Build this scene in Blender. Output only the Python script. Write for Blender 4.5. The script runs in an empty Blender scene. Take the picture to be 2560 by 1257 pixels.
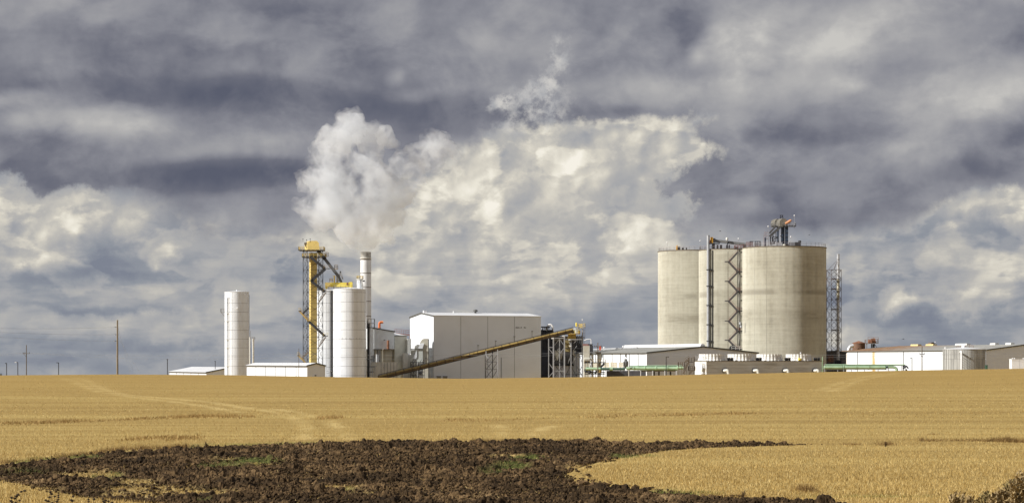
import bpy, bmesh, math, random
import numpy as np
from mathutils import Vector, Matrix

# ------------------------------------------------------------------ camera, sky, sun, exposure
sc = bpy.context.scene
COL = sc.collection
F, CX, HY = 5400.0, 1280.0, 905.0          # focal length, centre column and eye level, in pixels of the 2560 px photograph
cam_data = bpy.data.cameras.new("camera")
cam_data.sensor_width = 36.0
cam_data.lens = 36.0 * F / 2560.0
cam_data.shift_y = (HY - 628.5) / 2560.0
cam_data.clip_start = 0.5
cam_data.clip_end = 30000.0
cam = bpy.data.objects.new("camera", cam_data)
COL.objects.link(cam)
cam.rotation_euler = (math.radians(90), 0, 0)
sc.camera = cam
sc.view_settings.view_transform = 'Standard'
sc.view_settings.look = 'None'
sc.view_settings.exposure = 0.3
sc.view_settings.gamma = 1.0
sc.view_settings.use_curve_mapping = False
sc.render.engine = 'CYCLES'
sc.cycles.max_bounces = 8
sc.cycles.transparent_max_bounces = 64
sc.cycles.diffuse_bounces = 3
sc.cycles.volume_bounces = 5
sc.cycles.use_denoising = True
sc.cycles.use_adaptive_sampling = True
sc.cycles.adaptive_threshold = 0.012
sc.cycles.adaptive_min_samples = 12

SUN_EL = math.radians(32.0)
SUN_AZ = math.radians(-109.5)              # clockwise from +Y: to the left, a little behind the camera
sun_data = bpy.data.lights.new("sun", 'SUN')
sun_data.energy = 5.0
sun_data.angle = math.radians(0.5)
sun_data.color = (1.0, 0.965, 0.91)
sun = bpy.data.objects.new("sun", sun_data)
COL.objects.link(sun)
_to_sun = Vector((math.sin(SUN_AZ) * math.cos(SUN_EL), math.cos(SUN_AZ) * math.cos(SUN_EL), math.sin(SUN_EL)))
sun.rotation_euler = _to_sun.to_track_quat('Z', 'Y').to_euler()
sun.location = _to_sun * 400


def lin(r, g=None, b=None):
    if g is None:
        r, g, b = r
    f = lambda c: (c / 255 / 12.92) if c / 255 <= 0.04045 else ((c / 255 + 0.055) / 1.055) ** 2.4
    return (f(r), f(g), f(b))


class Graph:
    """Small helper that writes shader node trees."""
    def __init__(s, tree):
        s.t = tree
        s.n = tree.nodes
        s.l = tree.links

    def new(s, kind, **kw):
        n = s.n.new(kind)
        for k, v in kw.items():
            setattr(n, k, v)
        return n

    def put(s, inp, v):
        if isinstance(v, bpy.types.NodeSocket):
            s.l.new(v, inp)
        elif isinstance(v, (tuple, list, Vector)):
            v = tuple(v)
            if inp.type == 'RGBA' and len(v) == 3:
                v = v + (1.0,)
            inp.default_value = v
        else:
            inp.default_value = v

    def m(s, op, a, b=None, c=None, clamp=False):
        n = s.new('ShaderNodeMath', operation=op, use_clamp=clamp)
        s.put(n.inputs[0], a)
        if b is not None:
            s.put(n.inputs[1], b)
        if c is not None:
            s.put(n.inputs[2], c)
        return n.outputs[0]

    def v(s, op, a, b=None, c=None):
        n = s.new('ShaderNodeVectorMath', operation=op)
        s.put(n.inputs[0], a)
        if b is not None:
            s.put(n.inputs[3 if op == 'SCALE' else 1], b)
        if c is not None:
            s.put(n.inputs[2], c)
        return n.outputs['Value' if op in ('LENGTH', 'DOT_PRODUCT') else 'Vector']

    def add(s, *a):
        r = a[0]
        for x in a[1:]:
            r = s.m('ADD', r, x)
        return r

    def mul(s, *a):
        r = a[0]
        for x in a[1:]:
            r = s.m('MULTIPLY', r, x)
        return r

    def sub(s, a, b):
        return s.m('SUBTRACT', a, b)

    def map(s, x, a, b, lo=0.0, hi=1.0, smooth=True):
        n = s.new('ShaderNodeMapRange', interpolation_type='SMOOTHSTEP' if smooth else 'LINEAR')
        n.clamp = True
        for i, q in enumerate((x, a, b, lo, hi)):
            s.put(n.inputs[i], q)
        return n.outputs[0]

    def noise(s, vec, scale, detail=4, rough=0.5, dist=0.0, color=False, lac=2.0):
        n = s.new('ShaderNodeTexNoise', noise_dimensions='3D')
        s.put(n.inputs['Vector'], vec)
        n.inputs['Scale'].default_value = scale
        n.inputs['Detail'].default_value = detail
        n.inputs['Roughness'].default_value = rough
        n.inputs['Distortion'].default_value = dist
        n.inputs['Lacunarity'].default_value = lac
        return n.outputs['Color' if color else 'Fac']

    def voronoi(s, vec, scale, feature='F1', out='Distance', rand=1.0):
        n = s.new('ShaderNodeTexVoronoi', feature=feature)
        s.put(n.inputs['Vector'], vec)
        n.inputs['Scale'].default_value = scale
        n.inputs['Randomness'].default_value = rand
        return n.outputs[out]

    def ramp(s, x, stops, ease=False):
        n = s.new('ShaderNodeValToRGB')
        s.put(n.inputs[0], x)
        r = n.color_ramp
        r.interpolation = 'EASE' if ease else 'LINEAR'
        while len(r.elements) < len(stops):
            r.elements.new(0.5)
        for e, (p, c) in zip(r.elements, stops):
            e.position = p
            e.color = (*c, 1.0)
        return n.outputs[0]

    def mix(s, f, a, b, mode='MIX'):
        n = s.new('ShaderNodeMix', data_type='RGBA', blend_type=mode)
        s.put(n.inputs[0], f)
        s.put(n.inputs[6], a)
        s.put(n.inputs[7], b)
        return n.outputs[2]

    def curve(s, x, pts):
        """Piecewise function through pts (x and y in 0..1), level beyond its ends."""
        return s.ramp(x, [(a, (b, b, b)) for a, b in sorted(pts)])

    def blob(s, p, cx, cy, rx, ry, amp, rot=0.0):
        n = s.new('ShaderNodeMapping', vector_type='TEXTURE')
        s.put(n.inputs['Vector'], p)
        n.inputs['Location'].default_value = (cx, cy, 0)
        n.inputs['Rotation'].default_value = (0, 0, math.radians(rot))
        n.inputs['Scale'].default_value = (rx, ry, 1)
        return s.map(s.v('LENGTH', n.outputs[0]), 0.0, 1.0, amp, 0.0)

    def blobs(s, p, rows):
        acc = s.blob(p, *rows[0])
        for r in rows[1:]:
            # the tiny dependence on the running sum keeps the evaluation in order (short stack)
            q = s.v('MULTIPLY_ADD', acc, (1e-7, 1e-7, 1e-7), p)
            acc = s.add(acc, s.blob(q, *r))
        return acc


def build_sky():
    w = bpy.data.worlds.new("World")
    sc.world = w
    w.use_nodes = True
    g = Graph(w.node_tree)
    g.n.clear()
    tc = g.new('ShaderNodeTexCoord')
    d = tc.outputs['Generated']
    sep = g.new('ShaderNodeSeparateXYZ')
    g.put(sep.inputs[0], d)
    az = g.m('ARCTAN2', sep.outputs[0], sep.outputs[1])
    el = g.m('ARCSINE', sep.outputs[2])
    # azimuth and elevation on the sky, in steps of 1/5400 radian
    px = g.m('MULTIPLY_ADD', az, F, CX)
    py = g.m('MULTIPLY_ADD', el, -F, HY)
    comb = g.new('ShaderNodeCombineXYZ')
    g.put(comb.inputs[0], px)
    g.put(comb.inputs[1], py)
    P = comb.outputs[0]
    Q0 = g.v('SCALE', d, F)                                 # the same scale on the whole sphere, for noise

    def turned(q):
        n = g.new('ShaderNodeMapping', vector_type='POINT')
        g.put(n.inputs['Vector'], q)
        n.inputs['Rotation'].default_value = (0.61, 0.43, 0.87)
        return n.outputs[0]
    Q = turned(Q0)
    Qs = turned(g.v('MULTIPLY', Q0, (1.0, 1.0, 2.3)))       # flattened clouds
    half = (0.5, 0.5, 0.5)
    # warps: puffy for the cumulus, long and soft for the deck
    wc = g.v('SUBTRACT', g.noise(Q, 1 / 170, 7, 0.58, color=True), half)
    P1 = g.v('MULTIPLY_ADD', wc, (230, 190, 0), P)
    wl = g.v('SUBTRACT', g.noise(Q, 1 / 420, 3, 0.5, color=True), half)
    P2 = g.v('MULTIPLY_ADD', wl, (420, 130, 0), P)
    wf = g.v('SUBTRACT', g.noise(Q, 1 / 95, 6, 0.6, color=True), half)
    P3 = g.v('MULTIPLY_ADD', wf, (120, 100, 0), P)
    # --- far layer: sunlit cumulus over a blue-grey distance
    n_a = g.noise(Qs, 1 / 330, 6, 0.55)
    n_b = g.noise(Q, 1 / 120, 8, 0.56, 0.25)
    Q_up = turned(g.v('ADD', Q0, (-26.0, 0.0, 20.0)))
    n_c = g.noise(Q_up, 1 / 120, 8, 0.56, 0.25)
    puff = g.sub(n_b, n_c)                                  # lit from the upper left
    n_e = g.noise(Q, 1 / 44, 5, 0.55, 0.2)
    n_f = g.noise(turned(g.v('ADD', Q0, (-10.0, 0.0, 8.0))), 1 / 44, 5, 0.55, 0.2)
    puff2 = g.sub(n_e, n_f)
    back = [
        (1545, 400, 360, 210, 0.40), (1690, 370, 170, 130, 0.16), (1420, 330, 220, 90, 0.16), (1380, 400, 200, 130, 0.14), (1490, 380, 160, 110, 0.14), (1600, 330, 200, 60, 0.12), (1340, 420, 160, 100, 0.08),
        (1250, 420, 260, 150, 0.30), (1130, 500, 260, 150, 0.26), (1230, 520, 420, 220, 0.16), (1560, 500, 60, 60, -0.14), (1330, 470, 60, 110, -0.12), (1400, 560, 130, 60, -0.14), (1640, 420, 90, 40, -0.10),
        (1440, 560, 300, 130, 0.22), (1640, 560, 170, 120, 0.18), (1250, 640, 420, 150, 0.20), (1560, 700, 300, 120, 0.12), (900, 690, 260, 120, 0.14), (1080, 640, 260, 130, 0.10),
        (110, 560, 280, 150, 0.36), (310, 530, 230, 95, 0.30), (60, 640, 150, 70, 0.28), (20, 500, 120, 70, 0.2), (500, 560, 220, 90, 0.10),
        (740, 592, 150, 40, 0.36), (445, 648, 60, 40, 0.46), (1000, 590, 220, 100, 0.1), (600, 600, 260, 70, -0.10), (700, 690, 200, 60, -0.10),
        (2470, 512, 210, 60, 0.40), (2250, 765, 100, 46, 0.42), (2440, 755, 110, 80, 0.42), (2520, 690, 120, 40, 0.25), (2180, 640, 260, 60, 0.18), (1990, 640, 180, 60, 0.16), (2470, 655, 190, 30, 0.2),
        (560, 780, 300, 40, 0.12), (250, 800, 360, 40, 0.16), (2080, 830, 160, 50, 0.26), (1200, 760, 200, 40, 0.1), (420, 830, 330, 40, 0.14), (700, 740, 170, 40, 0.12), (1480, 790, 70, 50, 0.14),
        (300, 665, 290, 62, -0.24), (210, 660, 150, 50, -0.10), (470, 700, 200, 40, -0.12), (60, 700, 160, 50, -0.1), (230, 775, 300, 22, -0.16), (480, 765, 260, 30, -0.1), (720, 810, 260, 35, -0.1),
        (420, 900, 900, 75, -0.22), (1300, 870, 1000, 80, -0.15), (1000, 760, 330, 45, -0.10), (1240, 800, 120, 45, -0.12), (1560, 850, 260, 110, -0.14),
        (2250, 715, 380, 46, -0.26), (2420, 820, 170, 60, -0.2), (2220, 810, 190, 50, -0.16), (2330, 800, 90, 60, -0.14), (2330, 880, 400, 60, -0.10), (2430, 580, 190, 60, -0.12),
        (620, 680, 120, 60, -0.1),
    ]
    base = g.m('MULTIPLY_ADD', n_a, 0.60, 0.10)
    tb = g.add(base, g.blobs(P1, back))
    lit = g.map(tb, 0.35, 0.85, 0.12, 1.0)
    tb = g.m('MINIMUM', tb, g.m('MULTIPLY_ADD', tb, 0.38, 0.40))        # thick cloud does not grow brighter without end
    n_g = g.noise(turned(g.v('MULTIPLY', Q0, (1.0, 1.0, 1.9))), 1 / 210, 7, 0.52, 0.2)
    heap = g.mul(g.map(n_g, 0.475, 0.545, -0.10, 0.11), g.map(py, 860.0, 640.0, 0.35, 1.0))               # heaped cloud against gaps, with firm edges
    n_h = g.noise(turned(g.v('MULTIPLY', Q0, (1.0, 1.0, 1.6))), 1 / 88, 8, 0.55, 0.35)
    heap = g.add(heap, g.mul(g.map(n_h, 0.45, 0.57, -0.045, 0.05), g.map(py, 860.0, 560.0, 0.3, 1.0)))
    qv = g.v('MULTIPLY_ADD', wc, (46, 46, 46), Q)
    qv2 = g.v('MULTIPLY_ADD', wc, (46, 46, 46), turned(g.v('ADD', Q0, (-15.0, 0.0, 13.0))))
    knob = g.sub(g.voronoi(qv2, 1 / 92, 'SMOOTH_F1'), g.voronoi(qv, 1 / 92, 'SMOOTH_F1'))
    qw = g.v('MULTIPLY_ADD', wf, (18, 18, 18), Q)
    qw2 = g.v('MULTIPLY_ADD', wf, (18, 18, 18), turned(g.v('ADD', Q0, (-8.0, 0.0, 7.0))))
    knob2 = g.sub(g.voronoi(qw2, 1 / 46, 'SMOOTH_F1'), g.voronoi(qw, 1 / 46, 'SMOOTH_F1'))
    tb = g.add(tb, heap, g.mul(puff, lit, 0.60), g.mul(puff2, lit, 0.24), g.mul(knob, lit, 1.05), g.mul(knob2, lit, 0.60))
    band = g.noise(turned(g.v('MULTIPLY', Q0, (1.0, 1.0, 5.5))), 1 / 300, 6, 0.55)
    tb = g.add(tb, g.mul(g.map(band, 0.38, 0.62, -0.13, 0.06), g.map(py, 520.0, 700.0, 0.0, 1.0)))   # flat bases low over the horizon
    c_back = g.ramp(tb, [(0.0, lin(126, 132, 146)), (0.20, lin(144, 149, 158)), (0.38, lin(166, 167, 170)), (0.56, lin(184, 182, 178)),
                         (0.74, lin(212, 207, 195)), (0.88, lin(233, 228, 214)), (1.0, lin(246, 241, 229))])
    # --- near layer: the grey deck, its lower edge as a height over azimuth
    u = g.m('DIVIDE', px, 2560.0)
    sx = g.new('ShaderNodeSeparateXYZ')
    g.put(sx.inputs[0], P3)
    x3, y3 = sx.outputs[0], sx.outputs[1]
    edge = [(0, 455), (50, 452), (110, 488), (200, 482), (300, 480), (360, 500), (430, 540), (560, 580), (700, 590), (830, 560), (960, 480), (1060, 420), (1160, 385), (1215, 340),
            (1290, 312), (1400, 304), (1500, 308), (1640, 303), (1745, 296), (1900, 300), (2560, 300)]
    h = g.mul(g.curve(g.m('DIVIDE', x3, 2560.0), [(a / 2560, b / 1000) for a, b in edge]), 1000)
    soft = g.curve(u, [(0, 0.012), (0.11, 0.012), (0.16, 0.06), (0.3, 0.09), (0.42, 0.06), (0.5, 0.014), (1, 0.012)])
    wob = g.m('MULTIPLY_ADD', n_a, 90, -45)
    a_left = g.map(g.m('DIVIDE', g.sub(g.add(h, g.mul(wob, 0.4), g.m('MULTIPLY_ADD', g.noise(Q, 1 / 30, 5, 0.62), 40, -20)), y3), g.mul(soft, 1000)), -1.0, 1.0)
    # the dark mass on the right: a crisp ragged left edge, a flat soft base
    left = [(240, 1800), (290, 1770), (312, 1740), (345, 1738), (378, 1775), (402, 1768), (430, 1712), (462, 1655), (482, 1662), (494, 1705), (506, 1738), (525, 1728), (550, 1700), (600, 1660), (700, 1640)]
    xl = g.mul(g.curve(g.m('DIVIDE', y3, 1000.0), [(a / 1000, b / 3000) for a, b in left]), 3000)
    foot = [(0, 560), (1600, 575), (1750, 590), (1900, 585), (2120, 588), (2260, 560), (2330, 520), (2380, 496), (2460, 484), (2560, 492)]
    hr = g.mul(g.curve(g.m('DIVIDE', x3, 2560.0), [(a / 2560, b / 1000) for a, b in foot]), 1000)
    fsoft = g.curve(u, [(0, 0.03), (0.86, 0.035), (0.93, 0.012), (1, 0.01)])
    a_right = g.mul(g.map(g.add(g.sub(x3, xl), g.m('MULTIPLY_ADD', g.noise(Q, 1 / 26, 5, 0.62), 90, -45)), -18, 40), g.map(g.m('DIVIDE', g.sub(hr, y3), g.mul(fsoft, 1000)), -1.0, 1.0))
    alpha = g.m('MAXIMUM', a_left, a_right)
    deck = [
        (500, 150, 1100, 420, -0.13), (560, 470, 700, 130, -0.06), (1900, 420, 420, 160, -0.06),
        (620, 250, 760, 62, -0.30), (1130, 285, 420, 80, -0.26), (560, 250, 300, 60, -0.1), (580, 448, 560, 58, -0.50), (60, 430, 260, 90, -0.16), (720, 455, 300, 45, -0.14), (60, 350, 160, 60, -0.16),
        (240, 325, 380, 46, 0.40), (560, 372, 420, 60, 0.26), (50, 262, 190, 36, 0.34), (180, 300, 160, 40, 0.16), (480, 400, 260, 36, 0.14), (800, 345, 240, 40, 0.12), (600, 530, 360, 60, 0.10),
        (210, 30, 300, 90, 0.12), (600, 190, 280, 60, 0.08), (760, 60, 260, 90, -0.06), (1010, 168, 52, 36, 0.30), (1060, 225, 130, 40, 0.18), (1100, 60, 260, 120, 0.10), (900, 120, 120, 90, -0.08),
        (1300, 80, 300, 130, 0.06), (1490, 250, 330, 62, 0.20), (1600, 215, 120, 46, 0.16), (1560, 300, 260, 26, -0.14), (1420, 130, 160, 80, -0.04),
        (1700, 70, 80, 110, -0.46), (1650, 40, 60, 60, -0.2), (1570, 160, 140, 60, -0.10),
        (2080, 110, 560, 150, 0.40), (1830, 150, 130, 160, 0.26), (1730, 140, 60, 60, 0.3), (2040, 230, 460, 70, 0.24), (2480, 270, 330, 130, 0.40), (2130, 215, 90, 30, 0.14), (2420, 60, 170, 110, -0.06), (2500, 20, 120, 60, 0.12), (1800, 230, 240, 60, 0.14),
        (1920, 330, 150, 46, -0.14), (2060, 345, 190, 40, -0.14), (1900, 440, 330, 130, -0.06), (2320, 380, 280, 60, 0.12), (1810, 330, 100, 60, 0.14),
        (2080, 550, 420, 62, -0.26), (2470, 450, 240, 60, -0.26), (2250, 480, 260, 60, -0.08), (1740, 480, 140, 60, 0.02), (2560, 380, 120, 60, -0.1),
    ]
    n_d = g.noise(turned(g.v('MULTIPLY', Q0, (1.0, 1.0, 3.0))), 1 / 300, 5, 0.5)
    td = g.add(g.m('MULTIPLY_ADD', n_d, 0.50, 0.18), g.blobs(P2, deck), g.mul(puff, 0.24), g.m('MULTIPLY_ADD', g.noise(turned(g.v('MULTIPLY', Q0, (1.0, 1.0, 1.8))), 1 / 130, 6, 0.55), 0.34, -0.14))
    td = g.m('MAXIMUM', td, g.m('MULTIPLY_ADD', td, 0.40, 0.13))          # and the thickest deck does not darken without end
    n_k = g.noise(turned(g.v('MULTIPLY', Q0, (1.0, 0.7, 1.5))), 1 / 240, 7, 0.54, 0.3)
    td = g.add(td, g.map(n_k, 0.42, 0.60, -0.085, 0.095), g.mul(knob, 0.22), g.mul(puff2, 0.10))
    c_deck = g.ramp(td, [(0.0, lin(90, 94, 110)), (0.2, lin(112, 114, 126)), (0.45, lin(140, 141, 149)), (0.65, lin(159, 159, 163)), (0.85, lin(178, 177, 177)), (1.0, lin(200, 198, 194))])
    # thin torn wisps in front of the deck
    wisp = g.blobs(P3, [(1395, 140, 60, 70, 0.9), (1345, 215, 80, 80, 0.62), (1250, 262, 60, 34, 0.85), (1385, 250, 70, 100, 0.55), (1310, 250, 90, 70, 0.55), (1250, 325, 110, 50, 0.5), (1340, 300, 140, 60, 0.5)])
    wa = g.map(g.mul(wisp, g.map(g.noise(Q, 1 / 34, 7, 0.65), 0.34, 0.66, 0.25, 1.25)), 0.10, 1.15, 0.0, 0.85)
    col = g.mix(alpha, c_back, c_deck)
    col = g.mix(wa, col, g.ramp(n_e, [(0.35, lin(176, 177, 180)), (0.65, lin(214, 211, 206))]))
    sky = g.new('ShaderNodeTexSky', sky_type='NISHITA')
    sky.sun_disc = False
    sky.sun_elevation = SUN_EL
    sky.sun_rotation = SUN_AZ % (2 * math.pi)
    gap = g.map(td, -0.70, -0.36, 0.4, 0.0)                   # a little clear sky where the deck is thinnest
    final = g.mix(gap, g.v('SCALE', col, 10.0 / 2 ** 0.3), sky.outputs[0])
    bg = g.new('ShaderNodeBackground')
    g.put(bg.inputs[0], final)
    bg.inputs[1].default_value = 0.1
    out = g.new('ShaderNodeOutputWorld')
    g.put(out.inputs[0], bg.outputs[0])
    w.cycles.sampling_method = 'MANUAL'
    w.cycles.sample_map_resolution = 512


build_sky()

# ------------------------------------------------------------------ helpers: points, materials, meshes, naming
rng = np.random.default_rng(7)
random.seed(7)


def W(px, py, Y):
    """The point that stands at distance Y and shows at px, py in the photograph."""
    return Vector(((px - CX) / F * Y, Y, (HY - py) / F * Y))


MATS = {}


def mat(name, color, rough=0.6, metal=0.0, var=0.10, scale=0.6, bump=0.0, bump_scale=8.0, stretch=(1, 1, 1), dirt=None, dirt_amt=0.3, dirt_scale=0.3, spec=0.4):
    """A painted or bare surface: base colour, uneven tone, optional dirt in patches, optional fine relief."""
    if name in MATS:
        return MATS[name]
    m = bpy.data.materials.new(name)
    m.use_nodes = True
    g = Graph(m.node_tree)
    b = g.n['Principled BSDF']
    tc = g.new('ShaderNodeNewGeometry')
    p = g.v('MULTIPLY', tc.outputs['Position'], stretch)
    n = g.noise(p, scale, 5, 0.6)
    dark = tuple(c * (1 - 2.2 * var) for c in color)
    light = tuple(min(1, c * (1 + 1.6 * var)) for c in color)
    col = g.ramp(n, [(0.3, dark), (0.5, color), (0.72, light)])
    if dirt:
        dn = g.noise(p, dirt_scale, 6, 0.65)
        col = g.mix(g.map(dn, 0.5, 0.72, 0.0, dirt_amt), col, dirt)
    g.put(b.inputs['Base Color'], col)
    b.inputs['Roughness'].default_value = rough
    b.inputs['Metallic'].default_value = metal
    b.inputs['Specular IOR Level'].default_value = spec
    if bump:
        bn = g.new('ShaderNodeBump')
        bn.inputs['Strength'].default_value = bump
        bn.inputs['Distance'].default_value = 0.05
        g.put(bn.inputs['Height'], g.noise(p, bump_scale, 4, 0.6))
        g.put(b.inputs['Normal'], bn.outputs[0])
    MATS[name] = m
    return m


def tag(o, label=None, cat=None, group=None, kind=None):
    for k, v in (('label', label), ('category', cat), ('group', group), ('kind', kind)):
        if v:
            o[k] = v
    return o


def np_mesh(name, verts, faces, material=None, smooth=False, attrs=None):
    """A mesh from numpy arrays; every face has the same number of corners."""
    me = bpy.data.meshes.new(name)
    nv, (nf, k) = len(verts), faces.shape
    me.vertices.add(nv)
    me.vertices.foreach_set('co', np.asarray(verts, dtype=np.float32).ravel())
    me.loops.add(nf * k)
    me.loops.foreach_set('vertex_index', faces.astype(np.int32).ravel())
    me.polygons.add(nf)
    me.polygons.foreach_set('loop_start', np.arange(0, nf * k, k, dtype=np.int32))
    me.polygons.foreach_set('loop_total', np.full(nf, k, dtype=np.int32))
    for an, av in (attrs or {}).items():
        a = me.attributes.new(an, 'FLOAT', 'POINT')
        a.data.foreach_set('value', np.asarray(av, dtype=np.float32))
    me.update(calc_edges=True)
    me.polygons.foreach_set('use_smooth', np.full(nf, smooth, dtype=bool))
    if material:
        me.materials.append(material)
    return me


def link(name, me, parent=None, loc=None):
    o = bpy.data.objects.new(name, me)
    COL.objects.link(o)
    if loc is not None:
        o.location = loc
    if parent is not None:
        o.parent = parent
    return o


# ------------------------------------------------------------------ terrain
def ease(x, a, b):
    t = np.clip((x - a) / (b - a), 0, 1)
    return t * t * (3 - 2 * t)


_D = np.array([-300, 0, 8, 14, 22, 30, 45, 60, 80, 110, 135, 175, 240, 344, 430, 500, 560, 640, 720, 900, 3000, 14000.])
_Z = np.array([-1.8, -1.7, -1.7, -1.8, -2.3, -3.0, -4.2, -4.95, -5.22, -5.15, -5.0, -4.65, -4.15, -3.62, -3.38, -3.5, -4.6, -6.3, -7.0, -7.2, -23.0, -110.0])
_CX = (np.array([-600, 0, 300, 560, 830, 1150, 1450, 1720, 2060, 2340, 2560, 3200]) - CX) / F * 500
_CY = np.array([939, 938, 935.5, 937, 942, 946, 942.5, 936.5, 929.5, 924.5, 921, 915])


def hash2(ix, iy, s):
    h = (ix.astype(np.int64) * 374761393 + iy.astype(np.int64) * 668265263 + s * 974634777) & 0x7fffffff
    h = ((h ^ (h >> 13)) * 1274126177) & 0x7fffffff
    h = ((h ^ (h >> 15)) * 668265263) & 0x7fffffff
    return ((h ^ (h >> 16)) & 0xffffff) / float(0xffffff)


def vnoise(x, y, s=0):
    ix, iy = np.floor(x), np.floor(y)
    fx, fy = x - ix, y - iy
    fx, fy = fx * fx * (3 - 2 * fx), fy * fy * (3 - 2 * fy)
    a, b, c, d = hash2(ix, iy, s), hash2(ix + 1, iy, s), hash2(ix, iy + 1, s), hash2(ix + 1, iy + 1, s)
    return (a * (1 - fx) + b * fx) * (1 - fy) + (c * (1 - fx) + d * fx) * fy


def fbm(x, y, s=0, n=4):
    r, a, t = 0, 1.0, 0
    for k in range(n):
        r = r + a * vnoise(x * 2 ** k + 17.3 * k, y * 2 ** k - 9.1 * k, s + k)
        t += a
        a *= 0.5
    return r / t


def ground_z(x, d):
    x, d = np.asarray(x, float), np.asarray(d, float)
    z = np.interp(d, _D, _Z)
    for o in (-6, 6):
        z = z + np.interp(d + o * np.clip(d / 60, 0, 1), _D, _Z)
    z = z / 3
    crest = -(np.interp(x, _CX, _CY) - HY) / F * 500 + 3.55
    z = z + crest * ease(d, 170, 500) * (1 - ease(d, 520, 720))
    z = z + (vnoise(x / 45, d / 60, 3) - 0.5) * 0.18 * ease(d, 90, 260) * (1 - ease(d, 380, 470))
    return z


def to_ground(px, py):
    """Ground points seen at px, py (march along the ray to the near side of the crest)."""
    px, py = np.asarray(px, float), np.asarray(py, float)
    lo, hi = np.full(px.shape, 45.0), np.full(px.shape, 500.0)
    found = np.full(px.shape, np.nan)
    prev = lo.copy()
    for d in np.geomspace(45, 520, 260):
        below = (HY - py) / F * d <= ground_z((px - CX) / F * d, d)
        new = below & np.isnan(found)
        found[new] = d
        prev = np.where(np.isnan(found), d, prev)
    found = np.where(np.isnan(found), 505.0, found)
    a, b = prev, found
    for _ in range(12):
        mid = (a + b) / 2
        below = (HY - py) / F * mid <= ground_z((px - CX) / F * mid, mid)
        b = np.where(below, mid, b)
        a = np.where(below, a, mid)
    return (px - CX) / F * b, b


def line_world(pts):
    p = np.array(pts, float)
    n = 12
    q = np.concatenate([np.linspace(p[i], p[i + 1], n, endpoint=False) for i in range(len(p) - 1)] + [p[-1:]])
    x, d = to_ground(q[:, 0], q[:, 1])
    return np.stack([x, d], 1)


def dist_to(x, y, line):
    best = np.full(x.shape, 1e9)
    for (ax, ay), (bx, by) in zip(line[:-1], line[1:]):
        ux, uy = bx - ax, by - ay
        L = max(ux * ux + uy * uy, 1e-9)
        t = np.clip(((x - ax) * ux + (y - ay) * uy) / L, 0, 1)
        best = np.minimum(best, np.hypot(x - ax - t * ux, y - ay - t * uy))
    return best


def inside(x, y, poly):
    r = np.zeros(x.shape, bool)
    n = len(poly)
    for i in range(n):
        (ax, ay), (bx, by) = poly[i], poly[(i + 1) % n]
        if ay == by:
            continue
        hit = ((ay > y) != (by > y)) & (x < (bx - ax) * (y - ay) / (by - ay) + ax)
        r ^= hit
    return r


TRACKS = [[(760, 1098), (770, 1075), (752, 1050), (700, 1032), (620, 1018)], [(868, 1098), (852, 1072), (826, 1050), (770, 1036), (690, 1022)],
          [(600, 1030), (470, 1008), (330, 992), (250, 980), (205, 962), (165, 945)], [(640, 1024), (520, 1004), (300, 985), (255, 972), (225, 955), (190, 943)],
          [(1250, 1090), (1262, 1075), (1240, 1062)], [(1330, 1088), (1345, 1074), (1380, 1064)], [(2050, 975), (2120, 950), (2200, 934)], [(2075, 978), (2150, 950), (2240, 932)]]
DARK = [[(0, 1059), (130, 1056), (300, 1049), (430, 1043), (530, 1041), (640, 1042)], [(800, 1044), (850, 1044)], [(1120, 1050), (1240, 1050), (1330, 1046), (1500, 1042), (1700, 1037), (1900, 1032)],
        [(320, 1098), (400, 1094), (480, 1096)], [(0, 1023), (70, 1022)], [(0, 971), (90, 973)], [(60, 988), (230, 991)]]


def field_material():
    m = bpy.data.materials.new("stubble_field")
    m.use_nodes = True
    g = Graph(m.node_tree)
    b = g.n['Principled BSDF']
    pos = g.new('ShaderNodeNewGeometry').outputs['Position']
    rows = g.noise(g.v('MULTIPLY', pos, (0.014, 0.30, 0.0)), 1.0, 5, 0.62)       # drill and combine passes, running across
    patch = g.noise(pos, 0.035, 4, 0.55)
    straw = g.noise(g.v('MULTIPLY', pos, (2.6, 0.8, 0.0)), 1.0, 6, 0.72)
    grit = g.noise(g.v('MULTIPLY', pos, (7.0, 1.6, 0.0)), 1.0, 3, 0.7)
    swath = g.noise(g.v('MULTIPLY', pos, (0.006, 0.085, 0.0)), 1.0, 4, 0.6)
    t = g.add(g.m('MULTIPLY', rows, 0.62), g.m('MULTIPLY', swath, 0.62), g.m('MULTIPLY', patch, 0.20), g.m('MULTIPLY', straw, 0.26), g.m('MULTIPLY', grit, 0.22), -0.50)
    col = g.ramp(t, [(0.20, (0.27, 0.180, 0.060)), (0.42, (0.365, 0.252, 0.086)), (0.58, (0.44, 0.318, 0.114)), (0.82, (0.57, 0.445, 0.195))])
    at = g.new('ShaderNodeAttribute', attribute_name='tint')
    col = g.mix(g.map(at.outputs['Fac'], 0.0, 1.0), col, (0.62, 0.47, 0.20))
    col = g.mix(g.map(at.outputs['Fac'], 0.0, -1.0, 0.0, 0.75), col, (0.20, 0.115, 0.032))
    gr = g.new('ShaderNodeAttribute', attribute_name='green')
    col = g.mix(gr.outputs['Fac'], col, (0.16, 0.19, 0.045))
    far = g.new('ShaderNodeAttribute', attribute_name='ripe')
    col = g.mix(g.m('MULTIPLY', far.outputs['Fac'], 0.62), col, (0.355, 0.232, 0.072))
    g.put(b.inputs['Base Color'], col)
    b.inputs['Roughness'].default_value = 0.9
    b.inputs['Specular IOR Level'].default_value = 0.1
    bn = g.new('ShaderNodeBump')
    bn.inputs['Strength'].default_value = 0.7
    bn.inputs['Distance'].default_value = 0.12
    g.put(bn.inputs['Height'], g.add(straw, grit, rows))
    g.put(b.inputs['Normal'], bn.outputs[0])
    return m


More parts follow.
